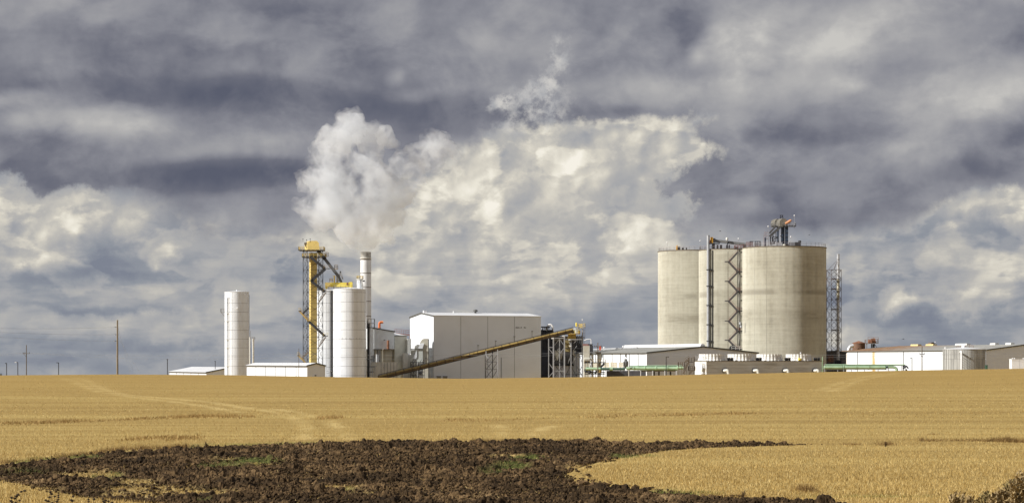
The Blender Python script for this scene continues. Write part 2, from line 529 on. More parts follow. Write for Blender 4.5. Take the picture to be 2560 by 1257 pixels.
# outline of the ploughed patch, traced on the ground
PLOUGH_PX = [(-260, 1180), (-60, 1170), (0, 1164), (100, 1151), (200, 1137), (300, 1125), (400, 1121), (500, 1117), (700, 1108), (900, 1103), (1200, 1102), (1500, 1102), (1750, 1103), (1900, 1106), (1980, 1108), (2045, 1110),
             (1980, 1112), (1900, 1114), (1750, 1119), (1650, 1127), (1580, 1140), (1520, 1149), (1460, 1166), (1432, 1182), (1470, 1201), (1560, 1216), (1650, 1228), (1750, 1238), (1850, 1244), (1960, 1249), (2060, 1256), (2200, 1272), (2300, 1300), (2200, 1350), (1500, 1360), (900, 1330), (500, 1280), (400, 1259), (300, 1250), (200, 1240), (150, 1230), (90, 1217), (30, 1206), (0, 1200), (-80, 1196), (-260, 1192)]
_px, _py = np.array(PLOUGH_PX, float).T
_gx, _gd = to_ground(_px, _py)
PLOUGH = np.stack([_gx, _gd], 1)
PLOUGH_LOOP = np.vstack([PLOUGH, PLOUGH[:1]])


def px_of(x, d, z):
    return CX + x / d * F, HY - z / d * F


def patch_field(px, py, rows, seed=0):
    """Soft patches given where they lie (px, py), widened and torn by noise."""
    r = np.zeros(px.shape)
    for cx, cy, rx, ry, a in rows:
        q = ((px - cx) / rx) ** 2 + ((py - cy) / ry) ** 2
        r = np.maximum(r, a * np.clip(1.3 - q, 0, 1))
    return r


GREEN = [(640, 1150, 70, 7, 1), (590, 1158, 80, 8, 0.8), (530, 1162, 40, 6, 0.7), (285, 1186, 24, 8, 0.9), (240, 1188, 20, 6, 0.5), (1320, 1142, 50, 7, 0.9), (1275, 1163, 55, 11, 0.9), (1230, 1178, 40, 10, 0.7), (1560, 1140, 40, 5, 0.9), (1600, 1138, 50, 4, 0.6),
         (875, 1222, 18, 7, 1), (1670, 1229, 50, 6, 1), (1740, 1233, 70, 6, 1), (120, 1146, 60, 5, 0.7), (200, 1140, 60, 5, 0.7), (50, 1154, 40, 5, 0.7), (2180, 1240, 190, 2.5, 0.7), (600, 1110, 160, 3, 0.5), (750, 1106, 120, 2.5, 0.5), (500, 1250, 30, 5, 0.6), (60, 1178, 60, 6, 0.4)]
STRAWP = [(225, 1186, 90, 8, 0.9), (340, 1204, 60, 8, 0.8), (380, 1222, 130, 9, 0.8), (480, 1230, 120, 8, 0.9), (330, 1235, 90, 7, 0.7), (560, 1146, 40, 4, 0.8), (640, 1160, 60, 5, 0.5), (850, 1218, 60, 7, 0.8), (1265, 1138, 50, 4, 0.9), (1460, 1168, 50, 8, 0.8), (1470, 1190, 60, 8, 0.6), (930, 1232, 60, 6, 0.4), (240, 1178, 50, 5, 0.6), (100, 1222, 60, 5, 0.6), (1560, 1218, 60, 5, 0.6), (1800, 1240, 60, 5, 0.5)]


def build_ground():
    t = np.concatenate([-np.geomspace(6, 0.275, 26), np.linspace(-0.27, 0.27, 760), np.geomspace(0.275, 6, 26)])
    d = np.concatenate([np.linspace(-300, 55, 16), np.geomspace(60, 540, 400), np.geomspace(550, 14000, 44)])
    T, D = np.meshgrid(t, d)
    X = T * (np.maximum(D, 0) + 8)
    Z = ground_z(X, D)
    tint = np.zeros(X.shape)
    near = (D > 60) & (D < 520) & (np.abs(T) < 0.28)
    x, y = X[near], D[near]
    tt = np.zeros(x.shape)
    wob = fbm(x / 2.0, y / 5.0, 21, 3)
    for ln in TRACKS:
        w = line_world(ln)
        dd = dist_to(x, y, w)
        tt = np.maximum(tt, np.exp(-(dd / (0.45 + y * 0.0026)) ** 2) * np.clip(1.0 * wob - 0.02, 0, 0.6))
    for ln in DARK:
        w = line_world(ln)
        dd = dist_to(x, y, w)
        tt = tt - np.exp(-(dd / (0.8 + y * 0.004)) ** 2) * (0.03 + 0.65 * fbm(x / 3.5, y / 6, 33, 3))
    tint[near] = tt
    green = np.zeros(X.shape)
    px, py = px_of(x, y, ground_z(x, y))
    green[near] = patch_field(px, py, GREEN) * (0.3 + 0.9 * fbm(x / 0.7, y / 1.5, 5, 3))
    # the ploughed patch lies in a shallow cut
    cut = np.zeros(X.shape)
    io = inside(x, y, PLOUGH)
    edge = dist_to(x, y, PLOUGH_LOOP)
    cut[near] = np.where(io, -0.30 * np.clip(edge / 1.2, 0, 1), 0)
    Z = Z + cut
    n, k = X.shape
    verts = np.stack([X, D, Z], -1).reshape(-1, 3)
    idx = np.arange(n * k).reshape(n, k)
    faces = np.stack([idx[:-1, :-1], idx[:-1, 1:], idx[1:, 1:], idx[1:, :-1]], -1).reshape(-1, 4)
    ripe = ease(D, 150, 420)
    me = np_mesh("stubble_field", verts, faces, field_material(), True, {'tint': tint.ravel(), 'green': np.clip(green, 0, 1).ravel(), 'ripe': ripe.ravel()})
    tag(link("stubble_field", me), "golden harvested stubble field rolling up to the plant", None, None, 'structure')


def lumps(x, y, cell, seed, amp, fill=0.8, tall=0.9):
    h = np.zeros(x.shape)
    ix, iy = np.floor(x / cell), np.floor(y / cell)
    for a in (-1, 0, 1):
        for b in (-1, 0, 1):
            jx, jy = ix + a, iy + b
            cx = (jx + 0.15 + 0.7 * hash2(jx, jy, seed)) * cell
            cy = (jy + 0.15 + 0.7 * hash2(jx, jy, seed + 1)) * cell
            r = cell * (0.30 + 0.42 * hash2(jx, jy, seed + 2))
            on = hash2(jx, jy, seed + 3) < fill
            ang = hash2(jx, jy, seed + 4) * math.pi
            el = 0.6 + 0.8 * hash2(jx, jy, seed + 5)
            ca, sa = np.cos(ang), np.sin(ang)
            u = ((x - cx) * ca + (y - cy) * sa) * el
            v = (-(x - cx) * sa + (y - cy) * ca) / el
            q = np.clip(1 - (u * u + v * v) / (r * r), 0, 1)
            tilt = 1 + 0.7 * (u * (hash2(jx, jy, seed + 6) - 0.5) + v * (hash2(jx, jy, seed + 7) - 0.5)) / r
            h = np.maximum(h, np.where(on, np.sqrt(q) * r * amp * tall * tilt, 0))
    return h


def soil_material():
    m = bpy.data.materials.new("ploughed_soil")
    m.use_nodes = True
    g = Graph(m.node_tree)
    b = g.n['Principled BSDF']
    pos = g.new('ShaderNodeNewGeometry').outputs['Position']
    n1 = g.noise(pos, 4.2, 6, 0.7)
    n2 = g.noise(pos, 0.22, 4, 0.6)
    n3 = g.noise(pos, 0.9, 4, 0.6)
    t = g.add(g.m('MULTIPLY', n1, 0.62), g.m('MULTIPLY', n2, 0.62), g.m('MULTIPLY', n3, 0.36), -0.30)
    col = g.ramp(t, [(0.30, (0.016, 0.010, 0.005)), (0.48, (0.050, 0.031, 0.0145)), (0.62, (0.140, 0.088, 0.041)), (0.82, (0.33, 0.235, 0.120))])
    a = g.new('ShaderNodeAttribute', attribute_name='straw')
    col = g.mix(g.m('MULTIPLY', a.outputs['Fac'], g.map(n1, 0.32, 0.52)), col, (0.40, 0.29, 0.12))
    a2 = g.new('ShaderNodeAttribute', attribute_name='green')
    col = g.mix(g.m('MULTIPLY', a2.outputs['Fac'], g.map(n1, 0.35, 0.6, 0.3, 0.9)), col, (0.11, 0.13, 0.032))
    g.put(b.inputs['Base Color'], col)
    b.inputs['Roughness'].default_value = 0.95
    b.inputs['Specular IOR Level'].default_value = 0.15
    bn = g.new('ShaderNodeBump')
    bn.inputs['Strength'].default_value = 0.6
    bn.inputs['Distance'].default_value = 0.04
    g.put(bn.inputs['Height'], g.noise(pos, 14.0, 4, 0.7))
    g.put(b.inputs['Normal'], bn.outputs[0])
    return m


def build_plough():
    t = np.linspace(-0.262, 0.262, 1400)
    d = np.geomspace(68, 142, 640)
    T, D = np.meshgrid(t, d)
    X = T * D
    x, y = X.ravel(), D.ravel()
    wx = x + 0.30 * (fbm(x / 0.16, y / 0.16, 51, 3) - 0.5)
    wy = y + 0.30 * (fbm(x / 0.16, y / 0.16, 61, 3) - 0.5)
    io = inside(x, y, PLOUGH)
    e = dist_to(x, y, PLOUGH_LOOP)
    e = np.where(io, e, -e) + (fbm(x / 0.9, y / 1.2, 71, 4) - 0.5) * 1.1
    keep = ease(e, -0.25, 0.55)
    pxs, pys = px_of(x, y, ground_z(x, y))
    straw = patch_field(pxs, pys, STRAWP)
    straw = np.clip(straw * (0.2 + 1.4 * fbm(x / 1.1, y / 2.2, 81, 4)), 0, 1)
    green = np.clip(patch_field(pxs, pys, GREEN) * (0.3 + 0.9 * fbm(x / 0.7, y / 1.5, 5, 3)), 0, 1)
    rough = 1 - 0.62 * np.maximum(straw, green)
    big = fbm(x / 2.4, y / 2.4, 91, 3)
    h = np.maximum.reduce([lumps(wx, wy, 0.55, 11, 0.9, 0.16), lumps(wx, wy, 0.30, 21, 1.25, 0.5), lumps(wx + 3.1, wy, 0.19, 31, 1.35, 0.65), lumps(wx, wy + 1.7, 0.12, 41, 1.3, 0.8)])
    h = h + 0.09 * (1 - np.abs(2 * fbm(x / 0.30, y / 0.30, 101, 3) - 1)) ** 3 - 0.05
    h = h * (0.55 + 0.9 * big) + 0.22 * (big - 0.5) + 0.05 * (fbm(x / 0.12, y / 0.12, 95, 2) - 0.5)
    furrow = 0.14 * np.sin((y + 0.10 * x + 0.8 * fbm(x / 6, y / 6, 97, 2)) * 2 * math.pi / 1.7)
    z = ground_z(x, y) + (-0.16 + (h + furrow * 0.7) * rough) * keep - 0.42 * (1 - keep)
    n, k = X.shape
    idx = np.arange(n * k).reshape(n, k)
    faces = np.stack([idx[:-1, :-1], idx[:-1, 1:], idx[1:, 1:], idx[1:, :-1]], -1).reshape(-1, 4)
    ok = (e > -0.6)[faces].any(1)
    faces = faces[ok]
    used = np.unique(faces)
    remap = np.full(n * k, -1)
    remap[used] = np.arange(len(used))
    verts = np.stack([x, y, z], -1)[used]
    me = np_mesh("ploughed_soil", verts, remap[faces], soil_material(), False, {'straw': straw[used], 'green': green[used]})
    tag(link("ploughed_soil", me), "dark brown ploughed soil of coarse clods in front of the stubble", None, None, 'structure')
    return me.materials[0]


def ico_lump(seed):
    bm = bmesh.new()
    bmesh.ops.create_icosphere(bm, subdivisions=1, radius=1)
    r = random.Random(seed)
    for v in bm.verts:
        v.co *= r.uniform(0.62, 1.25)
    v = np.array([v.co[:] for v in bm.verts])
    f = np.array([[w.index for w in q.verts] for q in bm.faces])
    bm.free()
    return v, f


def random_on_image(n, x0, x1, y0, y1, power=1.0):
    px = rng.uniform(x0, x1, n)
    py = y0 + (y1 - y0) * rng.uniform(0, 1, n) ** power
    x, d = to_ground(px, py)
    return px, py, x, d


def build_clods(material):
    px, py, x, d = random_on_image(15000, -40, 2200, 1100, 1262, 0.8)
    io = inside(x, d, PLOUGH)
    e = dist_to(x, d, PLOUGH_LOOP)
    soft = patch_field(px, py, STRAWP) + patch_field(px, py, GREEN)
    ok = (io & (rng.uniform(0, 1, len(x)) > 0.8 * soft)) | (~io & (e < 0.5) & (rng.uniform(0, 1, len(x)) < 0.4))
    x, d = x[ok], d[ok]
    z = ground_z(x, d)
    shapes = [ico_lump(s) for s in range(8)]
    V, Fc, base = [], [], 0
    for i in range(len(x)):
        v, f = shapes[i % 8]
        s = 0.035 + 0.085 * rng.uniform() ** 2.2
        a = rng.uniform(0, 6.28)
        ca, sa = math.cos(a), math.sin(a)
        q = v * np.array([s * rng.uniform(0.8, 1.5), s * rng.uniform(0.8, 1.3), s * rng.uniform(0.6, 1.0)])
        q = np.stack([q[:, 0] * ca - q[:, 1] * sa, q[:, 0] * sa + q[:, 1] * ca, q[:, 2]], 1)
        V.append(q + (x[i], d[i], z[i] - 0.02 + rng.uniform(0, 0.10)))
        Fc.append(f + base)
        base += len(v)
    V, Fc = np.vstack(V), np.vstack(Fc)
    me = np_mesh("soil_clods", V, Fc, material, False, {'straw': np.zeros(len(V)), 'green': np.zeros(len(V))})
    tag(link("soil_clods", me), "loose brown clods thrown up over the ploughed soil", None, None, 'stuff')


def blade_material(name, stops, rough=0.8):
    m = bpy.data.materials.new(name)
    m.use_nodes = True
    g = Graph(m.node_tree)
    b = g.n['Principled BSDF']
    a = g.new('ShaderNodeAttribute', attribute_name='tone')
    g.put(b.inputs['Base Color'], g.ramp(a.outputs['Fac'], stops))
    b.inputs['Roughness'].default_value = rough
    b.inputs['Specular IOR Level'].default_value = 0.2
    return m


def blades(name, x, d, h, w, material, label, lean=0.35, sink=0.02, kind='stuff'):
    """Upright thin blades, one triangle each, with their own lean, turn and tone."""
    n = len(x)
    z = ground_z(x, d) - sink
    a = rng.uniform(0, 2 * math.pi, n)
    lx, ly = rng.normal(0, lean, n) * h, rng.normal(0, lean, n) * h
    ca, sa = np.cos(a) * w / 2, np.sin(a) * w / 2 * 0.6
    p0 = np.stack([x - ca, d - sa, z], 1)
    p1 = np.stack([x + ca, d + sa, z], 1)
    p2 = np.stack([x + lx, d + ly, z + h], 1)
    V = np.stack([p0, p1, p2], 1).reshape(-1, 3)
    tone = np.repeat(rng.uniform(0, 1, n), 3)
    me = np_mesh(name, V, np.arange(3 * n).reshape(n, 3), material, False, {'tone': tone})
    return tag(link(name, me), label, None, None, kind)


def outside_plough(x, d, margin=0.0):
    io = inside(x, d, PLOUGH)
    e = dist_to(x, d, PLOUGH_LOOP)
    return np.where(io, -e, e) > margin


def build_straw():
    straw = blade_material("straw_blades", [(0.0, (0.24, 0.145, 0.04)), (0.3, (0.40, 0.265, 0.08)), (0.65, (0.52, 0.37, 0.13)), (1.0, (0.72, 0.57, 0.27))])
    px, py, x, d = random_on_image(210000, -30, 2590, 1040, 1275, 0.75)
    ok = outside_plough(x, d, 0.15)
    x, d = x[ok], d[ok]
    n = len(x)
    clump = fbm(x / 1.6, d / 2.4, 131, 3)
    h = rng.uniform(0.07, 0.17, n) * (0.6 + 0.9 * clump)
    blades("stubble", x, d, h, rng.uniform(0.012, 0.03, n), straw, "short cut straw stubble standing all over the field", 0.30)
    px, py, x, d = random_on_image(30000, -30, 2590, 946, 1045, 0.8)
    n = len(x)
    blades("stubble", x, d, rng.uniform(0.06, 0.14, n), rng.uniform(0.03, 0.08, n), straw, "thin straw stubble on the far rise of the field", 0.5)
    # taller dry growth along the old headlands
    brown = blade_material("dry_grass_blades", [(0.0, (0.10, 0.058, 0.022)), (0.5, (0.20, 0.12, 0.042)), (1.0, (0.36, 0.235, 0.085))])
    headland = blade_material("headland_blades", [(0.0, (0.22, 0.13, 0.045)), (0.5, (0.34, 0.22, 0.078)), (1.0, (0.46, 0.33, 0.13))])
    X, Dd, H = [], [], []
    for ln, tall, num in ((DARK[0], 0.28, 3600), (DARK[1], 0.3, 500), (DARK[2], 0.24, 3400), (DARK[3], 0.26, 1500)):
        w = line_world(ln)
        i = rng.integers(0, len(w) - 1, num)
        t = rng.uniform(0, 1, num)[:, None]
        p = w[i] * (1 - t) + w[i + 1] * t
        c = fbm(p[:, 0] / 2.5, p[:, 1] / 4, 141, 3)
        k = c > rng.uniform(0.2, 0.62, num)
        p, c = p[k], c[k]
        X.append(p[:, 0] + rng.normal(0, 0.4, len(p)))
        Dd.append(p[:, 1] + rng.normal(0, 2.0, len(p)))
        H.append(tall * rng.uniform(0.4, 1.1, len(p)) * (0.4 + c))
    x, d, h = np.concatenate(X), np.concatenate(Dd), np.concatenate(H)
    blades("dry_grass", x, d, h, rng.uniform(0.03, 0.07, len(x)), headland, "taller dry brown grass left standing along the old field lines", 0.3)
    # ragged dark weeds on the edges of the ploughed patch
    rows = [([(0, 1158), (100, 1149), (200, 1137), (300, 1124), (400, 1120), (470, 1118)], 2600, 0.26), ([(1180, 1102), (1300, 1102), (1460, 1101)], 900, 0.24),
            ([(1600, 1228), (1750, 1238), (1850, 1244), (1990, 1249)], 700, 0.16), ([(2300, 1102), (2400, 1101), (2480, 1103), (2560, 1105)], 2200, 0.26), ([(2480, 1102), (2570, 1104)], 1100, 0.34),
            ([(2195, 1112), (2232, 1111)], 420, 0.26), ([(2105, 1111), (2150, 1111)], 220, 0.16), ([(2320, 1085), (2380, 1086)], 260, 0.2), ([(1990, 1225), (2040, 1228)], 420, 0.3), ([(1525, 1025), (1552, 1024)], 60, 0.3)]
    X, Dd, H = [], [], []
    for ln, num, tall in rows:
        w = line_world(ln)
        i = rng.integers(0, len(w) - 1, num)
        t = rng.uniform(0, 1, num)[:, None]
        p = w[i] * (1 - t) + w[i + 1] * t
        c = fbm(p[:, 0] / 0.8, p[:, 1] / 2, 151, 3)
        k = c > rng.uniform(0.25, 0.6, num)
        p, c = p[k], c[k]
        X.append(p[:, 0] + rng.normal(0, 0.12, len(p)))
        Dd.append(p[:, 1] + rng.normal(0, 0.5, len(p)))
        H.append(tall * rng.uniform(0.4, 1.2, len(p)) * (0.5 + c))
    x, d, h = np.concatenate(X), np.concatenate(Dd), np.concatenate(H)
    blades("weeds", x, d, h, rng.uniform(0.012, 0.035, len(x)), brown, "dark dry weeds along the edges of the ploughed patch", 0.4)
    # green regrowth and torn straw
    px, py, x, d = random_on_image(110000, 0, 2560, 1098, 1262)
    gf = patch_field(px, py, GREEN)
    ok = gf * fbm(x / 0.7, d / 1.5, 5, 3) > rng.uniform(0.08, 0.45, len(x))
    x, d = x[ok], d[ok]
    gm = blade_material("green_blades", [(0.0, (0.05, 0.075, 0.016)), (0.5, (0.12, 0.16, 0.036)), (1.0, (0.27, 0.27, 0.075))])
    blades("green_grass", x, d, rng.uniform(0.05, 0.17, len(x)), rng.uniform(0.012, 0.03, len(x)), gm, "short green grass regrowing in patches on the ploughed ground", 0.5)
    px, py, x, d = random_on_image(170000, 0, 2100, 1100, 1262)
    sf = patch_field(px, py, STRAWP)
    ok = (sf * fbm(x / 1.1, d / 2.2, 81, 4) > rng.uniform(0.08, 0.45, len(x))) | ((rng.uniform(0, 1, len(x)) < 0.06) & inside(x, d, PLOUGH))
    x, d = x[ok], d[ok]
    blades("loose_straw", x, d, rng.uniform(0.03, 0.13, len(x)), rng.uniform(0.012, 0.03, len(x)), straw, "torn pale straw lying over parts of the ploughed soil", 1.3)


build_ground()
SOIL = build_plough()
build_clods(SOIL)
build_straw()

# ------------------------------------------------------------------ mesh builder and things
A = math.radians(20.0)                     # all buildings of the plant share one orientation
U = Vector((math.cos(A), math.sin(A), 0))
V = Vector((-math.sin(A), math.cos(A), 0))


def gz(x, y):
    return float(ground_z(np.array([x]), np.array([y]))[0])


class MB:
    def __init__(s):
        s.v, s.f = [], []

    def add(s, verts, faces):
        b = len(s.v)
        s.v += [tuple(v) for v in verts]
        s.f += [tuple(i + b for i in f) for f in faces]
        return s

    def box(s, x0, x1, y0, y1, z0, z1):
        return s.add([(x0, y0, z0), (x1, y0, z0), (x1, y1, z0), (x0, y1, z0), (x0, y0, z1), (x1, y0, z1), (x1, y1, z1), (x0, y1, z1)],
                     [(0, 3, 2, 1), (4, 5, 6, 7), (0, 1, 5, 4), (1, 2, 6, 5), (2, 3, 7, 6), (3, 0, 4, 7)])

    def prism(s, pts, d):
        n = len(pts)
        d = Vector(d)
        q = [Vector(p) for p in pts]
        return s.add(q + [p + d for p in q], [tuple(range(n - 1, -1, -1)), tuple(range(n, 2 * n))] + [(i, (i + 1) % n, n + (i + 1) % n, n + i) for i in range(n)])

    def bar(s, a, b, w, h=None):
        a, b = Vector(a), Vector(b)
        z = (b - a).normalized()
        x = z.cross(Vector((0, 0, 1)))
        x = Vector((1, 0, 0)) if x.length < 1e-4 else x.normalized()
        y = z.cross(x)
        x, y = x * w / 2, y * (h or w) / 2
        return s.add([a - x - y, a + x - y, a + x + y, a - x + y, b - x - y, b + x - y, b + x + y, b - x + y],
                     [(0, 3, 2, 1), (4, 5, 6, 7), (0, 1, 5, 4), (1, 2, 6, 5), (2, 3, 7, 6), (3, 0, 4, 7)])

    def cyl(s, a, b, r0, r1=None, n=16, cap=True):
        r1 = r0 if r1 is None else r1
        return s.tube([a, b], [r0, r1], n, cap)

    def tube(s, path, r, n=12, cap=True):
        p = [Vector(q) for q in path]
        r = r if isinstance(r, (list, tuple)) else [r] * len(p)
        ref = Vector((0, 0, 1))
        t0 = (p[1] - p[0]).normalized()
        if abs(t0.dot(ref)) > 0.9:
            ref = Vector((0, 1, 0))
        rings = []
        for i, q in enumerate(p):
            t = ((p[min(i + 1, len(p) - 1)] - q).normalized() + (q - p[max(i - 1, 0)]).normalized()).normalized() if 0 < i < len(p) - 1 else (p[min(i + 1, len(p) - 1)] - p[max(i - 1, 0)]).normalized()
            x = ref.cross(t)
            x = x.normalized() if x.length > 1e-5 else Vector((1, 0, 0))
            y = t.cross(x)
            rings.append([q + (x * math.cos(2 * math.pi * k / n) + y * math.sin(2 * math.pi * k / n)) * r[i] for k in range(n)])
        vs = [v for g in rings for v in g]
        fs = []
        for i in range(len(p) - 1):
            for k in range(n):
                a, b = i * n + k, i * n + (k + 1) % n
                fs.append((a, b, b + n, a + n))
        if cap:
            fs.append(tuple(range(n - 1, -1, -1)))
            fs.append(tuple((len(p) - 1) * n + k for k in range(n)))
        return s.add(vs, fs)

    def lathe(s, prof, c=(0, 0, 0), n=32, a0=0.0, a1=2 * math.pi):
        full = abs(a1 - a0 - 2 * math.pi) < 1e-6
        m = n if full else n + 1
        vs, fs = [], []
        for r, z in prof:
            for k in range(m):
                a = a0 + (a1 - a0) * k / n
                vs.append((c[0] + r * math.cos(a), c[1] + r * math.sin(a), c[2] + z))
        for i in range(len(prof) - 1):
            for k in range(n):
                a, b = i * m + k, i * m + (k + 1) % m
                fs.append((a, b, b + m, a + m))
        return s.add(vs, fs)

    def mesh(s, name, material, smooth=False):
        me = bpy.data.meshes.new(name)
        me.from_pydata(s.v, [], s.f)
        me.materials.append(material)
        if smooth:
            me.polygons.foreach_set('use_smooth', [True] * len(me.polygons))
            try:
                me.set_sharp_from_angle(angle=math.radians(40))
            except Exception:
                pass
        me.update()
        return me

    def obj(s, name, material, parent=None, smooth=False, loc=None, label=None):
        o = link(name, s.mesh(name, material, smooth), parent, loc)
        if label:
            o['label'] = label
        return o


_UNIT = {}


def unit_bar(material, rnd=False):
    k = (material.name, rnd)
    if k not in _UNIT:
        b = MB()
        if rnd:
            b.cyl((0, 0, 0), (0, 0, 1), 0.5, n=8)
        else:
            b.box(-.5, .5, -.5, .5, 0, 1)
        _UNIT[k] = b.mesh("bar", material, rnd)
    return _UNIT[k]


class Thing:
    """An Empty at the base of a thing; its parts are children, in coordinates local to it."""
    def __init__(s, name, label, cat, loc, group=None, rz=0.0):
        s.o = bpy.data.objects.new(name, None)
        s.o.empty_display_size = 0.5
        COL.objects.link(s.o)
        s.o.location = loc
        s.o.rotation_euler = (0, 0, rz)
        s.m = Matrix.Translation(Vector(loc)) @ Matrix.Rotation(rz, 4, 'Z')
        s.inv = s.m.inverted()
        tag(s.o, label, cat, group)

    def p(s, px, py, Y):
        return s.inv @ W(px, py, Y)

    def l(s, w):
        return s.inv @ Vector(w)

    def bar(s, name, a, b, w, material, parent=None, rnd=False, h=None):
        """One straight member as an object of its own (all share a mesh)."""
        a, b = Vector(a), Vector(b)
        o = link(name, unit_bar(material, rnd), parent or s.o)
        d = b - a
        o.matrix_local = Matrix.Translation(a) @ d.to_track_quat('Z', 'Y').to_matrix().to_4x4() @ Matrix.Diagonal((w, h or w, d.length, 1))
        return o


def single(name, mb, material, label, cat, loc, group=None, smooth=False):
    return tag(mb.obj(name, material, None, smooth, loc), label, cat, group)


def rail(mb, path, h=1.1, w=0.06, step=2.0, closed=False):
    p = [Vector(q) for q in path]
    if closed:
        p = p + [p[0]]
    for a, b in zip(p[:-1], p[1:]):
        n = max(1, round((b - a).length / step))
        for i in range(n + 1):
            q = a.lerp(b, i / n)
            mb.bar(q, q + Vector((0, 0, h)), w)
        for k in (0.55, 1.0):
            mb.bar(a + Vector((0, 0, h * k)), b + Vector((0, 0, h * k)), w)
    return mb


def ladder(mb, a, b, width=0.5, w=0.06, step=0.6, side=(1, 0, 0), cage=None):
    a, b, s = Vector(a), Vector(b), Vector(side).normalized() * width / 2
    mb.bar(a - s, b - s, w)
    mb.bar(a + s, b + s, w)
    n = max(2, int((b - a).length / step))
    for i in range(n):
        q = a.lerp(b, (i + 0.5) / n)
        mb.bar(q - s, q + s, w * 0.8)
    if cage:
        c = Vector(cage)
        for i in range(2, n, 3):
            q = a.lerp(b, (i + 0.5) / n)
            mb.bar(q - s, q - s * 1.2 + c, w * 0.7)
            mb.bar(q - s * 1.2 + c, q + s * 1.2 + c, w * 0.7)
            mb.bar(q + s * 1.2 + c, q + s, w * 0.7)
    return mb


def flight(mb, a, b, depth=1.0, w=0.16, side=(0, 1, 0), rail_h=1.0, rails=True):
    """A stair flight: two stringers, treads and sloping handrails."""
    a, b, s = Vector(a), Vector(b), Vector(side).normalized() * depth / 2
    for k in (-1, 1):
        mb.bar(a + s * k, b + s * k, 0.10, w * 2)
        if rails:
            for hh in (0.5, 1.0):
                mb.bar(a + s * k + Vector((0, 0, rail_h * hh)), b + s * k + Vector((0, 0, rail_h * hh)), 0.05)
    n = max(3, int(abs((b - a).z) / 0.35))
    for i in range(n):
        q = a.lerp(b, (i + 0.5) / n)
        mb.bar(q - s, q + s, 0.30, 0.05)
    return mb


# ------------------------------------------------------------------ materials of the plant
WHITE = mat("white_paint", (0.76, 0.80, 0.85), 0.45, 0, 0.02, 0.15, dirt=(0.55, 0.53, 0.48), dirt_amt=0.18, dirt_scale=0.12)
WHITE_ROOF = mat("white_roof_sheet", (0.74, 0.75, 0.76), 0.4, 0, 0.05, 0.2)
OFFWHITE = mat("off_white_paint", (0.72, 0.71, 0.66), 0.6, 0, 0.05, 0.3, dirt=(0.33, 0.28, 0.2), dirt_amt=0.4, dirt_scale=0.25)
TANK_WHITE = mat("tank_white", (0.76, 0.79, 0.83), 0.3, 0, 0.03, 0.35, dirt=(0.5, 0.5, 0.48), dirt_amt=0.25, dirt_scale=0.3)
SEAM = mat("dark_seam", (0.11, 0.11, 0.105), 0.7, 0, 0.08)
GREY_WALL = mat("grey_siding", (0.78, 0.82, 0.84), 0.55, 0, 0.04, 0.3, dirt=(0.27, 0.23, 0.17), dirt_amt=0.35, dirt_scale=0.15)
BEIGE = mat("beige_duct_paint", (0.54, 0.53, 0.46), 0.55, 0, 0.05, 0.3, dirt=(0.25, 0.21, 0.15), dirt_amt=0.35)
DARK_TRIM = mat("dark_trim", (0.10, 0.10, 0.095), 0.6, 0, 0.06)
GREY_ROOF = mat("grey_roof_sheet", (0.30, 0.30, 0.275), 0.5, 0.0, 0.06, 0.12, dirt=(0.24, 0.20, 0.14), dirt_amt=0.3, dirt_scale=0.05)
STEEL = mat("galvanised_steel", (0.42, 0.43, 0.45), 0.45, 0.25, 0.08, 0.8)
DARK_STEEL = mat("dark_steel", (0.042, 0.043, 0.048), 0.6, 0.1, 0.1, 0.8)
BLACK = mat("black_steel", (0.022, 0.025, 0.035), 0.6, 0, 0.1, 0.8)
NAVY = mat("dark_blue_steel", (0.040, 0.060, 0.095), 0.5, 0.1, 0.1, 0.8)
BROWN_STEEL = mat("weathered_steel", (0.16, 0.13, 0.10), 0.7, 0, 0.12, 0.9)
RUST = mat("rusty_steel", (0.22, 0.10, 0.055), 0.8, 0, 0.15, 0.8, dirt=(0.10, 0.05, 0.03), dirt_amt=0.5, dirt_scale=0.7)
RED_RAIL = mat("red_primer", (0.23, 0.095, 0.08), 0.7, 0, 0.1)
YELLOW = mat("yellow_paint", (0.80, 0.62, 0.22), 0.5, 0, 0.06, 0.5, dirt=(0.30, 0.22, 0.09), dirt_amt=0.4, dirt_scale=0.5)
BRIGHT_YELLOW = mat("bright_yellow_paint", (0.82, 0.66, 0.11), 0.5, 0, 0.05, 0.6)
OCHRE = mat("ochre_paint", (0.46, 0.32, 0.115), 0.6, 0, 0.10, 0.6, dirt=(0.11, 0.07, 0.03), dirt_amt=0.75, dirt_scale=0.45)
OLIVE = mat("olive_hopper_paint", (0.25, 0.20, 0.085), 0.6, 0, 0.08, 0.6)
ORANGE = mat("orange_paint", (0.66, 0.17, 0.045), 0.55, 0, 0.08, 0.8)
PALE_ORANGE = mat("faded_orange_paint", (0.62, 0.30, 0.15), 0.6, 0, 0.08, 0.8)
GREEN_PIPE = mat("green_pipe_paint", (0.42, 0.60, 0.40), 0.55, 0, 0.10, 0.5, dirt=(0.42, 0.47, 0.33), dirt_amt=0.3, dirt_scale=0.4)
DARK_GREEN = mat("dark_green_paint", (0.055, 0.12, 0.085), 0.55, 0, 0.08, 0.6)
WOOD = mat("pole_wood", (0.245, 0.20, 0.14), 0.85, 0, 0.14, 1.5, stretch=(6, 6, 0.5))
OLD_WOOD = mat("grey_pole_wood", (0.15, 0.125, 0.10), 0.85, 0, 0.14, 1.5, stretch=(6, 6, 0.5))
GALV_WALL = mat("galvanised_tank_sheet", (0.42, 0.42, 0.40), 0.5, 0.15, 0.13, 0.5, stretch=(2.2, 2.2, 0.25))
SILVER = mat("silver_duct", (0.62, 0.63, 0.65), 0.35, 0.4, 0.07, 0.6)
LAMP_WHITE = mat("lamp_white", (0.85, 0.85, 0.85), 0.3, 0, 0.02)
